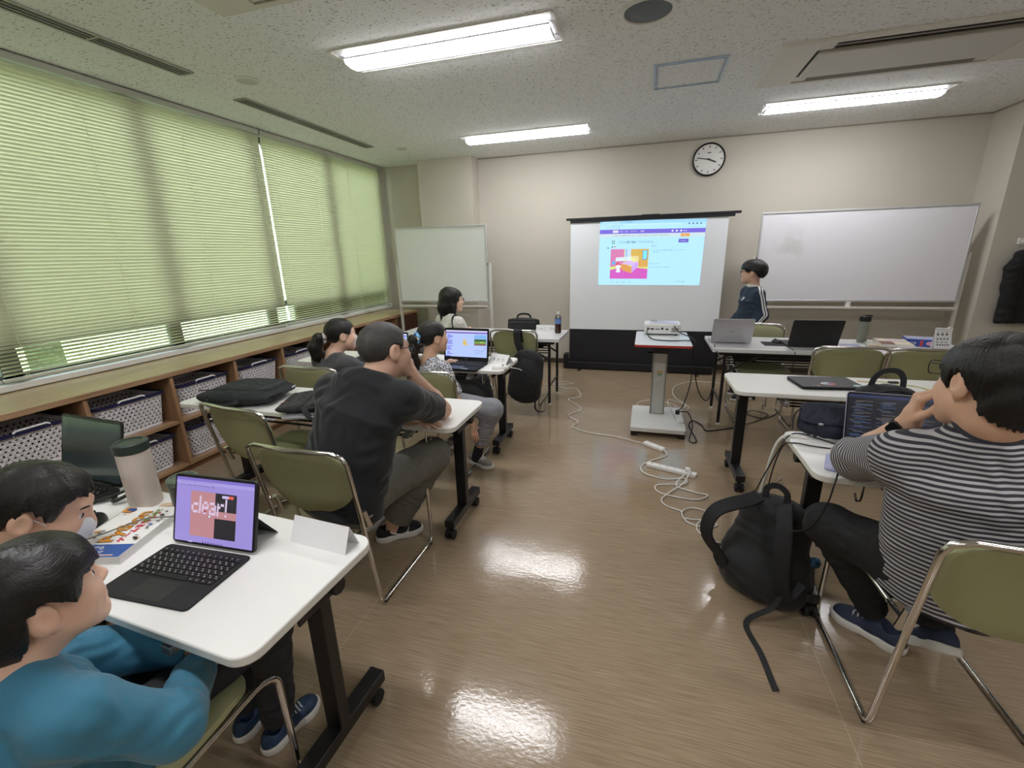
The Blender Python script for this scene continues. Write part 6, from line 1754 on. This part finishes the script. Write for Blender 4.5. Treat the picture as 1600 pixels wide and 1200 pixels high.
# ---------------- girl with the blue scrunchie
BLOUSE = mat('speckled_blouse', (214, 214, 220), .75)
def blouse_nodes():
    N, L, b = nodes_of(BLOUSE); tc = N.new('ShaderNodeTexCoord'); v = N.new('ShaderNodeTexVoronoi'); v.inputs['Scale'].default_value = 105; v.inputs['Randomness'].default_value = 1
    r = N.new('ShaderNodeValToRGB'); e = r.color_ramp.elements; e[0].position = .44; e[0].color = rgb((48, 46, 56)); e[1].position = .50; e[1].color = rgb((206, 206, 214))
    L.new(tc.outputs['Object'], v.inputs['Vector']); L.new(v.outputs['Distance'], r.inputs[0]); L.new(r.outputs[0], b.inputs['Base Color'])
blouse_nodes()
def girl():
    F = (.60, .80, .0)
    SW = mat('sweatpants_grey', (138, 140, 146), .9, bump=(300, .2), var=(120, .12))
    r, Hc, R, s = person('girl with blue scrunchie ponytail, speckled blouse and grey sweatpants', (-1.415, 2.80, .955), F, .95, SK2, (-1.435, 2.745, .825), (-1.42, 2.735, .715), (-1.38, 2.73, .52),
        ((-1.555, 2.81, .755), (-1.300, 2.68, .755)), ((-1.50, 3.0, .64), (-1.20, 2.66, .55)), ((-1.42, 3.05, .72), (-1.105, 2.69, .36)), BLOUSE, bs=.82, w=(.125, .095, .125, .085), vox=.004, tvox=.005, child=True,
        sleeve=.85, sleeve_r=(.058, .056, .05), arm_r=(.036, .030, .021), neck_r=.040, hem_drop=.2,
        hands=[dict(w=(-1.105, 2.69, .36), f=(.1, .05, -1), n=(-.6, .6, 0), l=(.6, .6, 0), s=.82, curl=((.15, .2, .2), (.2, .25, .2), (.25, .3, .2), (.3, .3, .25))), dict(w=(-1.42, 3.05, .72), f=(.2, 1, -.05), n=(0, 0, -1), l=(1, 0, 0), s=.8)],
        pants=(((-1.44, 2.78, .50), (-1.45, 3.12, .48), (-1.45, 3.08, .12)), ((-1.31, 2.77, .50), (-.975, 2.735, .475), (-1.095, 2.79, .195))), pants_m=SW, thigh=(.080, .070, .050),
        bare_legs=(((-1.09, 2.79, .22), (-1.13, 2.80, .07), .030),))
    hair_cap(Hc, R, s, PONY, t=.012, N=64, amp=0.00061, jag=.004).build('hair', HAIR_B, r, wrinkle=(.0022, 26, (0, .3, 1), 3))
    b = Hc + R @ (np.array((0, -.108, .012)) * s)
    ponytail(Hc, R, s, r, b, [b, b + A3((-.035, -.040, -.01)), b + A3((-.045, -.055, -.09)), b + A3((-.035, -.045, -.17)), b + A3((-.02, -.03, -.215))], [.020, .030, .040, .034, .010], HAIR_B, None)
    scrunchie(r, b + A3((-.012, -.018, .002)), (.6, .75, .1), .027, [mat('scrunchie_blue', (110, 172, 226), .7), mat('scrunchie_cream', (226, 226, 206), .7), mat('scrunchie_mid', (66, 120, 190), .7)])
    sock = Soft(.004); sock.cap((-1.112, 2.797, .145), (-1.14, 2.805, .06), .036, .036); sock.build('sock', mat('sock_black', (22, 22, 24), .9), r)
    GS = mat('sneaker_grey', (128, 124, 118), .75, bump=(200, .2))
    shoe(r, (-1.215, 2.855, .002), (-1.005, 2.765, .002), 1, GS, SOLE_W); shoe(r, (-1.46, 3.0, .002), (-1.45, 3.22, .002), 1, GS, SOLE_W)
girl()

# ---------------- woman with the dark bob near the front
def woman_bob():
    F = (.80, .60, 0)
    CARD = mat('cardigan_off_white', (214, 212, 206), .85, bump=(220, .2))
    r, Hc, R, s = person('woman with a dark bob, round glasses and off-white cardigan near the small whiteboard', (-1.905, 4.27, 1.06), F, 1.0, SK1, (-1.93, 4.22, .93), (-1.92, 4.20, .78), (-1.88, 4.28, .52),
        ((-2.07, 4.32, .85), (-1.78, 4.10, .85)), ((-2.02, 4.48, .66), (-1.72, 4.24, .64)), ((-1.85, 4.55, .722), (-1.70, 4.45, .722)), CARD, w=(.15, .11, .15, .10), vox=.0045, tvox=.006,
        sleeve=1.9, sleeve_r=(.062, .052, .042), neck_r=.045, hands=[dict(w=(-1.70, 4.45, .722), f=(0, 1, -.04), n=(0, 0, -1), l=(-1, 0, 0), s=.9)],
        pants=(((-1.96, 4.32, .50), (-1.96, 4.70, .50), (-1.96, 4.68, .10)), ((-1.80, 4.32, .50), (-1.76, 4.68, .50), (-1.76, 4.66, .10))), pants_m=BLK2)
    def bob(sd):
        sd.chain([(.0, -.05, .05), (0, -.075, -.06), (0, -.08, -.20)], [.085, .078, .062], .05); 
        for x in (-1, 1): sd.chain([(x * .06, -.01, .06), (x * .078, -.015, -.05), (x * .072, -.02, -.19)], [.040, .032, .020], .03)
    hair_cap(Hc, R, s, [(-.3, -.26), (-.09, -.245), (-.03, -.22), (.006, -.205), (.016, -.02), (.04, .01), (.055, .045), (.075, .060), (.12, .065)], t=.016, N=56, amp=0.00088, extra=bob, jag=.022, vox=.004).build('hair', HAIR, r, wrinkle=(.0028, 26, (0, .3, 1), 3))
    glasses(r, Hc, R, s, mat('glasses_brown', (58, 44, 38), .3))
    inv = r.matrix_basis.inverted()
    MB().tube([inv @ V(p) for p in catmull([(-1.80, 4.05, .66), (-1.815, 4.04, .80), (-1.83, 4.06, .90), (-1.83, 4.15, .925), (-1.80, 4.26, .86), (-1.76, 4.30, .76)], 6)], .1, flat=(.022, .004, (.9, -.4, .2))).build('bag_strap', mat('strap_black', (24, 24, 26), .7), r)
    for x in (-1.96, -1.76): shoe(r, (x, 4.58, .002), (x + .02, 4.82, .002), 1, mat('sneaker_cream', (190, 186, 176), .7), SOLE_W)
woman_bob()

# ---------------- boy standing by the screen
NAVY_TOP = mat('navy_jersey', (28, 44, 66), .7, bump=(240, .15)); WHITE_RIB = mat('white_rib', (222, 222, 222), .7)
def boy_standing():
    F = (-.93, .36, .0)
    sh = ((1.045, 4.875, 1.070), (.985, 5.115, 1.075)); el = ((1.095, 4.855, .87), (.99, 5.19, .86)); wr = ((.985, 4.80, .715), (.86, 5.10, .74))
    r, Hc, R, s = person('boy standing in a navy top with white sleeve stripes, looking at the screen', (1.000, 5.02, 1.27), F, .95, SK3, (1.025, 5.0, 1.145), (1.02, 4.985, .99), (1.02, 4.985, .76),
        sh, el, wr, NAVY_TOP, w=(.150, .135, .128, .100), child=True, vox=.004, tvox=.0045, sleeve=1.9, sleeve_r=(.056, .054, .044), arm_r=(.036, .030, .022), neck_r=.042,
        collar=(WHITE_RIB, .014, .016, -.008), wr_amp=(.003, 34, (.2, .2, 1), 4), bs=.8, hem_drop=.50, hands=[dict(w=wr[0], f=(-.8, -.2, -.5), n=(.2, 1, 0), l=(-.2, 0, 1), s=.8), dict(w=wr[1], f=(-.8, -.2, -.5), n=(.2, -1, 0), l=(-.2, 0, 1), s=.8)],
        pants=(((1.03, 4.91, .70), (1.02, 4.88, .42), (1.03, 4.88, .08)), ((1.0, 5.05, .70), (.99, 5.05, .42), (1.0, 5.06, .08))), pants_m=BLK2, thigh=(.078, .065, .055), base=(1.02, 4.97, 0))
    def fr(sd):
        sd.ell((0, .030, .050), (.083, .076, .066), .04); sd.ell((0, -.055, .020), (.094, .080, .088), .04)
    hair_cap(Hc, R, s, [(-.2, -.055), (-.10, -.060), (-.07, -.045), (-.035, .005), (-.010, .022), (.018, .010), (.034, .0), (.050, .006), (.062, .028), (.085, .036), (.12, .036)], t=.018, N=84, amp=0.00049, extra=fr, jag=.005).build('hair', HAIR, r, wrinkle=(.0028, 26, (0, .3, 1), 3))
    glasses(r, Hc, R, s, mat('glasses_black', (24, 24, 26), .3), wide=.95)
    # two white stripes down the sleeve: thin tapes lying on the cloth
    inv = r.matrix_basis.inverted()
    top = [o for o in r.children if o.name.startswith('shirt')][0]
    S_, E_, W_ = A3(sh[0]), A3(el[0]), A3(wr[0]); N_ = A3((1.04, 5.0, 1.12))
    dg = bpy.context.evaluated_depsgraph_get(); dg.update()
    for k in (0, 1):
        off = A3((.0 + .024 * k, 0, 0)); pts = []; nrm = []
        path = [lerp(N_, S_, t) + A3((0, -.12 * t ** 2, .14 - .10 * t)) for t in (.3, .5, .7, .85, 1)] + [lerp(S_, E_, t) + A3((.02, -.14, .03 * (1 - t))) for t in (.15, .35, .55, .75, .95)] + [lerp(E_, W_, t) + A3((.02, -.12, .02)) for t in (.15, .35, .55, .75, .9)]
        core = [lerp(N_, S_, t) for t in (.3, .5, .7, .85, 1)] + [lerp(S_, E_, t) for t in (.15, .35, .55, .75, .95)] + [lerp(E_, W_, t) for t in (.15, .35, .55, .75, .9)]
        for a, b in zip(path, core):
            a = inv @ V(a + off); b = inv @ V(b + off); ok, loc, nn, _ = top.ray_cast(a, (b - a).normalized())
            if ok: pts.append(loc + nn * .0015); nrm.append(nn)
        cp = catmull(pts, 4); cn = []
        for i in range(len(cp)):
            q = i / 4; j = min(int(q), len(nrm) - 2); cn.append(nrm[j].lerp(nrm[j + 1], q - j))
        MB().tube(cp, .1, flat=(.013, .003, (0, -1, 0), cn)).build('sleeve_stripe', WHITE_RIB, top)
    a = inv @ V((.70, 4.80, 1.02)); b = inv @ V((.98, 4.96, 1.02)); ok, loc, nn, _ = top.ray_cast(a, (b - a).normalized())
    if ok:
        U = V((0, 0, 1)).cross(nn).normalized(); W = nn.cross(U)
        f = Flat(loc + nn * .004 - U * .02 - W * .02, U, W, .0006)
        for x in (0, 1, 2): f.poly([(.004 + x * .012, .012), (.012 + x * .012, .012), (.016 + (x - 1) * .013 + .004, .04), (.010 + (x - 1) * .013, .04)], WHITE_RIB)
        f.rect(.0, .0, .04, .006, WHITE_RIB); f.build('chest_emblem', top)
    BS = mat('sneaker_black', (40, 40, 42), .7)
    shoe(r, (1.10, 4.89, .002), (.895, 4.78, .002), 1, BS, SOLE_W); shoe(r, (1.10, 5.07, .002), (.89, 5.0, .002), 1, BS, SOLE_W)
boy_standing()

# ---------------- man in the striped shirt, chin on hand
STRIPE = mat('striped_jersey', (150, 150, 156), .8, bump=(260, .12))
def stripe_nodes():
    N, L, b = nodes_of(STRIPE); a = N.new('ShaderNodeAttribute'); a.attribute_name = 'stripe'
    m1 = N.new('ShaderNodeMath'); m1.operation = 'FRACT'; L.new(a.outputs['Fac'], m1.inputs[0])
    r = N.new('ShaderNodeValToRGB'); e = r.color_ramp.elements; e[0].position = .0; e[0].color = rgb((46, 46, 54)); e[1].position = .47; e[1].color = rgb((46, 46, 54))
    for p, c in ((.53, (176, 174, 178)), (.95, (176, 174, 178)), (1.0, (46, 46, 54))):
        q = e.new(p); q.color = rgb(c)
    L.new(m1.outputs[0], r.inputs[0]); L.new(r.outputs[0], b.inputs['Base Color'])
stripe_nodes()
def man_striped():
    F = (-.30, .90, -.16)
    pel, che, nk = A3((1.00, 1.47, .52)), A3((.955, 1.47, .85)), A3((.930, 1.445, 1.028))
    sh = ((.775, 1.535, .875), (1.19, 1.43, .925)); el = ((.745, 1.70, .785), (1.30, 1.66, .75)); wr = ((.815, 1.60, .965), (1.15, 1.80, .73))
    def attr(v):
        d = che - pel; d /= np.linalg.norm(d); val = ((v - pel) @ d + .035 * np.abs((v - pel) @ A3((1, 0, 0))) ** 1.0) / .0138
        for i in (0, 1):
            S_, E_ = A3(sh[i]), A3(el[i]); a = E_ - S_; L_ = np.linalg.norm(a); a /= L_; t = (v - S_) @ a; dist = np.linalg.norm(v - S_ - np.outer(t, a), axis=1)
            m = (t > .03) & (dist < .125) & (((v - che) @ A3((1, 0, 0))) * (-1 if i == 0 else 1) > .17); val = np.where(m, t / .0105, val)
        return val
    r, Hc, R, s = person('man in a grey striped shirt leaning on his hand, pushed-up glasses', (.905, 1.475, 1.125), F, 1.08, SK2, nk, che, pel, sh, el, wr, STRIPE, roll=-.12,
        w=(.225, .175, .205, .135), vox=.0036, tvox=.0045, sleeve=1.02, sleeve_r=(.074, .074, .070), arm_r=(.052, .044, .030), neck_r=.062, wr_amp=(.0035, 28, (.3, .1, 1), 12), top_attr=attr, hem_drop=.14,
        collar=(mat('collar_dark', (58, 56, 66), .8), .014, .015, .006), neck_hole=.6,
        hands=[dict(w=wr[0], s=1.08, f=(.02, -.18, 1), n=(.9, -.25, -.1), l=(-.25, -1, 0), curl=((.75, .7, .4), (.85, .75, .45), (.95, .8, .5), (1.05, .9, .5)), thumb=((.75, .5, .35), (.85, .1, .45))),
               dict(w=wr[1], f=(-.6, .8, -.03), n=(0, 0, -1), l=(-.7, -.5, 0))],
        pants=(((.86, 1.52, .51), (.715, 1.745, .485), (.93, 1.77, .12)), ((1.13, 1.50, .51), (1.16, 1.85, .47), (1.06, 1.66, .16))), pants_m=BLK2, thigh=(.098, .074, .052))
    def thick(sd): sd.ell((0, -.05, .04), (.095, .085, .088), .03); sd.ell((0, -.065, -.05), (.078, .055, .06), .04)
    hair_cap(Hc, R, s, [(-.2, -.10), (-.10, -.105), (-.06, -.075), (-.036, -.006), (-.012, .030), (.014, .022), (.026, -.016), (.038, -.010), (.048, .035), (.07, .062), (.12, .068)], vox=.0034, t=.016, N=62, amp=0.00099, extra=thick, jag=.010).build('hair', HAIR, r, wrinkle=(.0028, 26, (0, .3, 1), 3))
    glasses(r, Hc, R, s, mat('glasses_green', (44, 58, 50), .25), up=.032, wide=1.05)
    a = A3(el[0]); b = A3(wr[0]); d = (b - a) / np.linalg.norm(b - a); c = b - d * .028; inv = r.matrix_basis.inverted()
    ax = V(d); p1 = V((-.75, -.55, .1)); p1 = (p1 - ax * p1.dot(ax)).normalized(); p2 = ax.cross(p1)
    w_ = MB(); w_.tube([inv @ (V(c) + (p1 * math.cos(t) + p2 * math.sin(t)) * .034) for t in [2 * PI * i / 28 for i in range(28)]], .1, closed=True, flat=(.020, .004, tuple(p1), [(p1 * math.cos(t) + p2 * math.sin(t)) for t in [2 * PI * i / 28 for i in range(28)]]))
    wt = w_.build('watch', mat('watch_strap', (26, 28, 28), .6), r)
    X = inv @ (Matrix((p2, ax, p1)).transposed().to_4x4()); X.translation = inv @ (V(c) + p1 * .034)
    MB().prism(rrect(.036, .042, .009, 4), 0, .010, X=X).build('watch_case', mat('watch_case', (34, 36, 38), .2, .4), wt, bevel=.002)
    NS = mat('sneaker_navy', (44, 54, 76), .75, bump=(200, .2))
    shoe(r, (1.02, 1.69, .002), (.835, 1.865, .002), 1, NS, SOLE_W, sole_th=.03)
    shoe(r, (1.075, 1.555, .155), (1.045, 1.745, .012), 1, NS, SOLE_W, sole_th=.03, up=(.1, .65, .75))
man_striped()

# ------------------------------------------------------------------ bags
BAGF = mat('bag_black_nylon', (24, 25, 28), .75, bump=(420, .25), sheen=.1); BAGG = mat('bag_black_canvas', (36, 40, 42), .8, bump=(380, .35)); STRAP = mat('bag_strap_black', (30, 30, 33), .8, bump=(500, .3))
ZIP = mat('zip_dark', (60, 60, 62), .4, .5)
def floor_backpack():
    r = thing('backpack', 'big black backpack slumped on the floor against the table foot', 'backpack', (.56, 1.90, 0), 0)
    inv = Matrix.Translation((-.56, -1.90, 0))
    up = V((.16, .26, .95)).normalized(); fr = V((-.62, -.78, 0)); fr = (fr - up * fr.dot(up)).normalized(); sd_ = up.cross(fr)      # fr: the strap side, sd_ sideways
    R = np.array([list(sd_), list(fr), list(up)]).T; o = A3((.545, 1.90, .005))
    s = Soft(.005); s.frame(R, o)
    s.ecap((0, -.01, .05), (0, -.02, .36), (1, 0, 0), .180, .105, .150, .085, .09, .05); s.ell((0, -.085, .16), (.135, .075, .15), .04); s.ell((.0, .06, .10), (.13, .05, .08), .04)
    s.ell((-.15, -.03, .13), (.045, .07, .11), .03); s.ell((.15, -.03, .13), (.045, .07, .11), .03); s.fn(lambda x, y, z, D: -(z + .0) * 1.0, 'i')
    body = s.build('bag_body', BAGF, r, wrinkle=(.004, 18, (.2, .3, 1), 6))
    P = lambda x, y, z: inv @ (V(o) + sd_ * x + fr * y + up * z)
    for sx in (-1, 1):
        bulge = .13 if sx < 0 else .045
        pts = [P(sx * .055, .06, .435), P(sx * .075, .10, .41), P(sx * (.09 + bulge * .4), .10 + bulge, .34), P(sx * (.10 + bulge * .5), .10 + bulge * .9, .22), P(sx * .13, .10, .11), P(sx * .145, .06, .06)]
        pp = catmull(pts, 7); MB().tube(pp, .1, flat=(.062, .014, tuple(fr), [fr + sd_ * (sx * .15)] * len(pp))).build('shoulder_strap', STRAP, r)
    pts = [P(.13, .08, .075), P(.12, .12, .02), inv @ V((.475, 1.70, .006)), inv @ V((.50, 1.55, .004)), inv @ V((.515, 1.40, .004))]
    pts[1].z = max(pts[1].z, .012)
    pp = catmull(pts, 7); MB().tube(pp, .1, flat=(.022, .004, (0, 0, 1))).build('webbing', STRAP, r)
    MB().tube(catmull([P(-.045, .02, .43), P(-.04, .03, .48), P(0, .03, .50), P(.04, .03, .48), P(.045, .02, .43)], 6), .1, flat=(.026, .007, tuple(fr))).build('grab_handle', STRAP, r)
    for sx in (-1, 1): 
        w_ = MB(); w_.tube(catmull([P(sx * .145, .06, .06), P(sx * .17, .07, .10), P(sx * .185, .05, .15)], 5), .1, flat=(.03, .006, tuple(fr))); w_.build('side_tab', STRAP, r)
    MB().tube(catmull([P(.172, -.03, .30), P(.165, -.02, .36), P(.12, -.04, .42), P(0, -.06, .445), (P(-.12, -.04, .42)), P(-.165, -.02, .36)], 6), .004, 6).build('zip', ZIP, r)
    t = Soft(.004); t.frame(R, o); t.ell((.175, -.05, .225), (.018, .045, .022), .02); t.build('blue_cloth', mat('cloth_blue', (44, 84, 118), .8), r, wrinkle=(.006, 120))
    MB().tube([P(.01, .02, .49), P(.015, .02, .515), P(.0, .022, .53), P(-.012, .022, .515), P(-.005, .02, .545)], .0035, 6).build('metal_clip', CHROME, r)
floor_backpack()

def laptop_bag():
    r = thing('laptop_bag', 'large black laptop bag lying flat on the white table', 'bag', (-2.27, 2.0, .70), math.radians(8))
    m0 = r.matrix_basis; R = np.array(m0.to_3x3()); o = np.array(m0.translation)
    s = Soft(.006); s.frame(R, o)
    s.ell((0, 0, .045), (.26, .21, .05), .01); s.ops.clear()
    s.ecap((0, -.11, .046), (0, .11, .046), (1, 0, 0), .245, .044, .235, .044, .075, .02)
    s.ecap((.02, -.07, .082), (.02, .11, .080), (1, 0, 0), .17, .014, .17, .014, .03, .02)
    s.fn(lambda x, y, z, D: -(z - F32(.001)), 'i'); s.build('bag_body', BAGG, r, wrinkle=(.003, 60, (1, .3, .2), 3))
    MB().tube(catmull([(-.17, -.165, .10), (.0, -.155, .108), (.16, -.15, .106), (.205, -.05, .102), (.20, .10, .10)], 8), .0035, 6).build('zip', ZIP, r)
    MB().tube(catmull([(-.11, -.195, .05), (-.10, -.215, .045), (-.05, -.225, .035), (.03, -.225, .035), (.08, -.215, .045), (.09, -.195, .05)], 6), .1, flat=(.026, .010, (0, -1, .2))).build('carry_handle', STRAP, r)
    MB().tube(catmull([(.235, -.12, .05), (.262, -.11, .06), (.268, -.06, .062), (.245, -.03, .055)], 6), .1, flat=(.022, .006, (1, 0, .2))).build('side_loop', STRAP, r)
    f = Flat((.244, .07, .055), (.0, 1, 0), (0, 0, 1)); f.rect(0, 0, .035, .009, mat('tag_white', (206, 206, 206), .6)); f.build('brand_tag', r)
laptop_bag()
def sleeve_bag():
    r = thing('laptop_sleeve', 'slim black laptop sleeve with a red mark, silver laptop poking out beneath', 'bag', (-1.80, 1.945, .716), math.radians(24))
    m0 = r.matrix_basis; R = np.array(m0.to_3x3()); o = np.array(m0.translation)
    s = Soft(.005); s.frame(R, o)
    s.ecap((0, -.13, .022), (0, .13, .022), (1, 0, 0), .125, .020, .125, .020, .03, .02); s.fn(lambda x, y, z, D: -(z - F32(.001)), 'i'); s.build('bag_body', BAGF, r, wrinkle=(.003, 70, (1, 0, .2), 9))
    for x in (.02, .07): MB().tube(catmull([(x, -.14, .040), (x + .004, 0, .044), (x, .14, .040)], 6), .1, flat=(.020, .005, (0, 0, 1))).build('webbing', STRAP, r)
    MB().tube(catmull([(.03, -.13, .038), (.05, -.19, .02), (.085, -.205, -.012), (.105, -.17, .004), (.09, -.13, .036)], 6), .1, flat=(.03, .006, (0, 0, 1))).build('hanging_strap', STRAP, r)
    f = Flat((-.10, -.09, .0435), (.3, .95, 0), (-.95, .3, 0)); f.rect(0, 0, .05, .006, mat('mark_red', (150, 50, 44), .6)); f.build('red_mark', r)
    t = thing('closed_laptop', 'silver closed laptop under the slim black sleeve', 'laptop', (-1.745, 1.915, .70), math.radians(24))
    MB().prism(rrect(.22, .31, .012, 4), .001, .015).build('laptop_shell', SILVERL, t, bevel=.002)
sleeve_bag()
def navy_bag():
    r = thing('laptop_bag', 'navy flap bag lying behind the dark-screened laptop', 'bag', (.80, 2.10, .70), math.radians(-4))
    m0 = r.matrix_basis; R = np.array(m0.to_3x3()); o = np.array(m0.translation); NV = mat('navy_canvas', (32, 36, 52), .8, bump=(400, .3))
    s = Soft(.005); s.frame(R, o); s.ecap((0, -.02, .05), (0, .04, .105), (1, 0, 0), .135, .040, .12, .03, .045, .02); s.fn(lambda x, y, z, D: -(z - F32(.001)), 'i'); s.build('bag_body', NV, r, wrinkle=(.003, 50, (1, .2, .4), 2))
    s = Soft(.0045); s.frame(R, o); s.ecap((0, -.040, .085), (0, .04, .130), (1, 0, 0), .130, .013, .123, .012, .02, .015); s.build('flap', NV, r, wrinkle=(.003, 50))
    MB().box((-.06, -.068, .082), (.018, .006, .008)).build('clasp', STEEL, r, bevel=.001)
    MB().tube(catmull([(-.12, .02, .12), (-.145, .0, .09), (-.15, -.02, .03)], 6), .1, flat=(.018, .004, (-1, 0, .2))).build('side_loop', STRAP, r)
navy_bag()
def chair_bag():
    r = thing('backpack', 'upright black backpack with top handle behind the dark-screened laptop', 'backpack', (1.01, 2.20, .70), math.radians(4))
    m0 = r.matrix_basis; R = np.array(m0.to_3x3()); o = np.array(m0.translation)
    s = Soft(.006); s.frame(R, o); s.ecap((0, 0, .05), (.01, .0, .175), (1, 0, 0), .165, .075, .125, .06, .05, .05); s.fn(lambda x, y, z, D: -(z - F32(.001)), 'i'); s.build('bag_body', BAGF, r, wrinkle=(.004, 44))
    MB().tube(catmull([(-.06, 0, .215), (-.05, 0, .255), (-.02, .0, .285), (.03, 0, .285), (.055, 0, .255), (.06, 0, .215)], 6), .1, flat=(.022, .007, (0, -1, .1))).build('top_handle', STRAP, r)
    MB().tube(catmull([(-.15, -.05, .10), (-.11, -.055, .18), (.01, -.05, .215), (.12, -.055, .18), (.16, -.05, .10)], 6), .0035, 6).build('zip', ZIP, r)
chair_bag()
def hung_backpack():
    r = thing('backpack', 'black backpack hanging by its strap from the green chair back', 'backpack', (-1.085, 3.93, .165), 0)
    m0 = r.matrix_basis; R = np.array(m0.to_3x3()); o = np.array(m0.translation)
    a = math.radians(10); T = np.array([[math.cos(a), 0, math.sin(a)], [0, 1, 0], [-math.sin(a), 0, math.cos(a)]])
    s = Soft(.006); s.frame(T, o); s.ecap((0, 0, .07), (0, .0, .38), (1, 0, 0), .165, .075, .145, .06, .11, .05); s.ell((0, -.045, .19), (.13, .055, .17), .08); s.build('bag_body', BAGF, r, wrinkle=(.002, 30))
    MB().tube(catmull([(-.02, .055, .45), (-.055, .052, .54), (-.062, .055, .625), (-.062, .085, .65), (-.06, .125, .63), (-.05, .14, .52)], 6), .1, flat=(.065, .010, (0, -1, .3))).build('shoulder_strap', STRAP, r)
    MB().tube(catmull([(.10, .03, .16), (.125, .03, .05), (.115, .02, -.08), (.15, .01, -.125), (.22, .0, -.10), (.21, .03, -.02)], 6), .1, flat=(.026, .005, (1, -.3, 0))).build('webbing', STRAP, r)
    MB().tube(catmull([(-.12, -.045, .25), (-.09, -.06, .40), (.03, -.07, .46), (.12, -.05, .38), (.14, -.04, .25)], 6), .0035, 6).build('zip', ZIP, r)
    c = Soft(.004); c.frame(None, o); c.ell((.165, .0, .155), (.035, .03, .045), .02); c.ell((.175, .0, .205), (.024, .022, .022), .02); c.ell((.12, -.01, .10), (.025, .02, .022), .01); c.build('charm', mat('charm_tan', (196, 150, 90), .8, bump=(120, .4)), r)
hung_backpack()
def floor_bag():
    r = thing('backpack', 'black bag standing on the floor beyond the girl\'s table', 'backpack', (-1.60, 3.93, 0), math.radians(-5))
    m0 = r.matrix_basis; R = np.array(m0.to_3x3()); o = np.array(m0.translation)
    s = Soft(.007); s.frame(R, o); s.ecap((0, 0, .08), (0, .0, .32), (1, 0, 0), .24, .11, .19, .08, .11, .05); s.ell((0, -.09, .15), (.17, .06, .13), .04); s.fn(lambda x, y, z, D: -(z - F32(.001)), 'i'); s.build('bag_body', BAGF, r, wrinkle=(.005, 40))
    MB().tube(catmull([(-.06, 0, .41), (-.04, 0, .47), (.04, 0, .47), (.06, 0, .41)], 6), .1, flat=(.026, .007, (0, -1, 0))).build('top_handle', STRAP, r)
floor_bag()
def briefcase():
    r = thing('briefcase', 'black soft briefcase standing at the far edge of the folding table', 'bag', (-1.26, 4.66, .70), 0)
    m0 = r.matrix_basis; R = np.array(m0.to_3x3()); o = np.array(m0.translation)
    s = Soft(.005); s.frame(R, o); s.ecap((0, 0, .03), (0, .0, .115), (1, 0, 0), .185, .055, .175, .045, .025, .03); s.fn(lambda x, y, z, D: -(z - F32(.001)), 'i'); s.build('bag_body', BAGF, r, wrinkle=(.002, 60))
    MB().tube(catmull([(-.07, 0, .135), (-.06, 0, .165), (-.02, 0, .18), (.04, 0, .18), (.07, 0, .165), (.08, 0, .135)], 6), .1, flat=(.02, .010, (0, -1, 0))).build('carry_handle', STRAP, r)
    m = MB()
    for k in range(7): m.bx(-.12 + k * .04 - .016, -.12 + k * .04 + .016, -.0565, -.050, .095, .105)
    m.build('webbing_loops', mat('webbing_grey', (74, 74, 76), .7), r)
briefcase()
def coat():
    r = thing('coat', 'black coat hanging on the wall hook at the niche pier', 'coat', (3.50, 5.60, .70), 0)
    m0 = r.matrix_basis; o = np.array(m0.translation)
    s = Soft(.008); s.frame(None, o)
    s.ecap((.05, 0, .02), (.03, .0, .60), (1, 0, 0), .20, .055, .17, .045, .05, .05, clip=[((0, 0, .03), (0, 0, -1))]); s.chain([(-.08, 0, .66), (-.13, -.01, .55), (-.11, -.02, .06)], [.055, .06, .058], .03, clip=[((0, 0, .03), (0, 0, -1))]); s.cap((-.08, 0, .66), (.02, 0, .74), .05, .04, .04)
    s.cap((.03, 0, .70), (.2, 0, .62), .05, .05, .04)
    s.build('coat_body', mat('coat_black', (28, 28, 30), .9, bump=(120, .3)), r, wrinkle=(.008, 22, (1, 0, .15), 7))
    MB().tube(catmull([(-.10, 0, .70), (-.02, 0, .765), (.02, 0, .775), (.10, 0, .70)], 6), .008, 8).build('hanger', WHITE_PL, r)
coat()
# ------------------------------------------------------------------ render look
SC.view_settings.view_transform = 'Standard'; SC.view_settings.look = 'None'; SC.view_settings.gamma = 1.0; SC.view_settings.use_curve_mapping = False
SC.view_settings.exposure = 0.80
c = SC.cycles
c.use_denoising = True; c.max_bounces = 8; c.diffuse_bounces = 5; c.glossy_bounces = 4; c.transmission_bounces = 6; c.transparent_max_bounces = 12
c.sample_clamp_indirect = 6.0; c.caustics_reflective = False; c.caustics_refractive = False
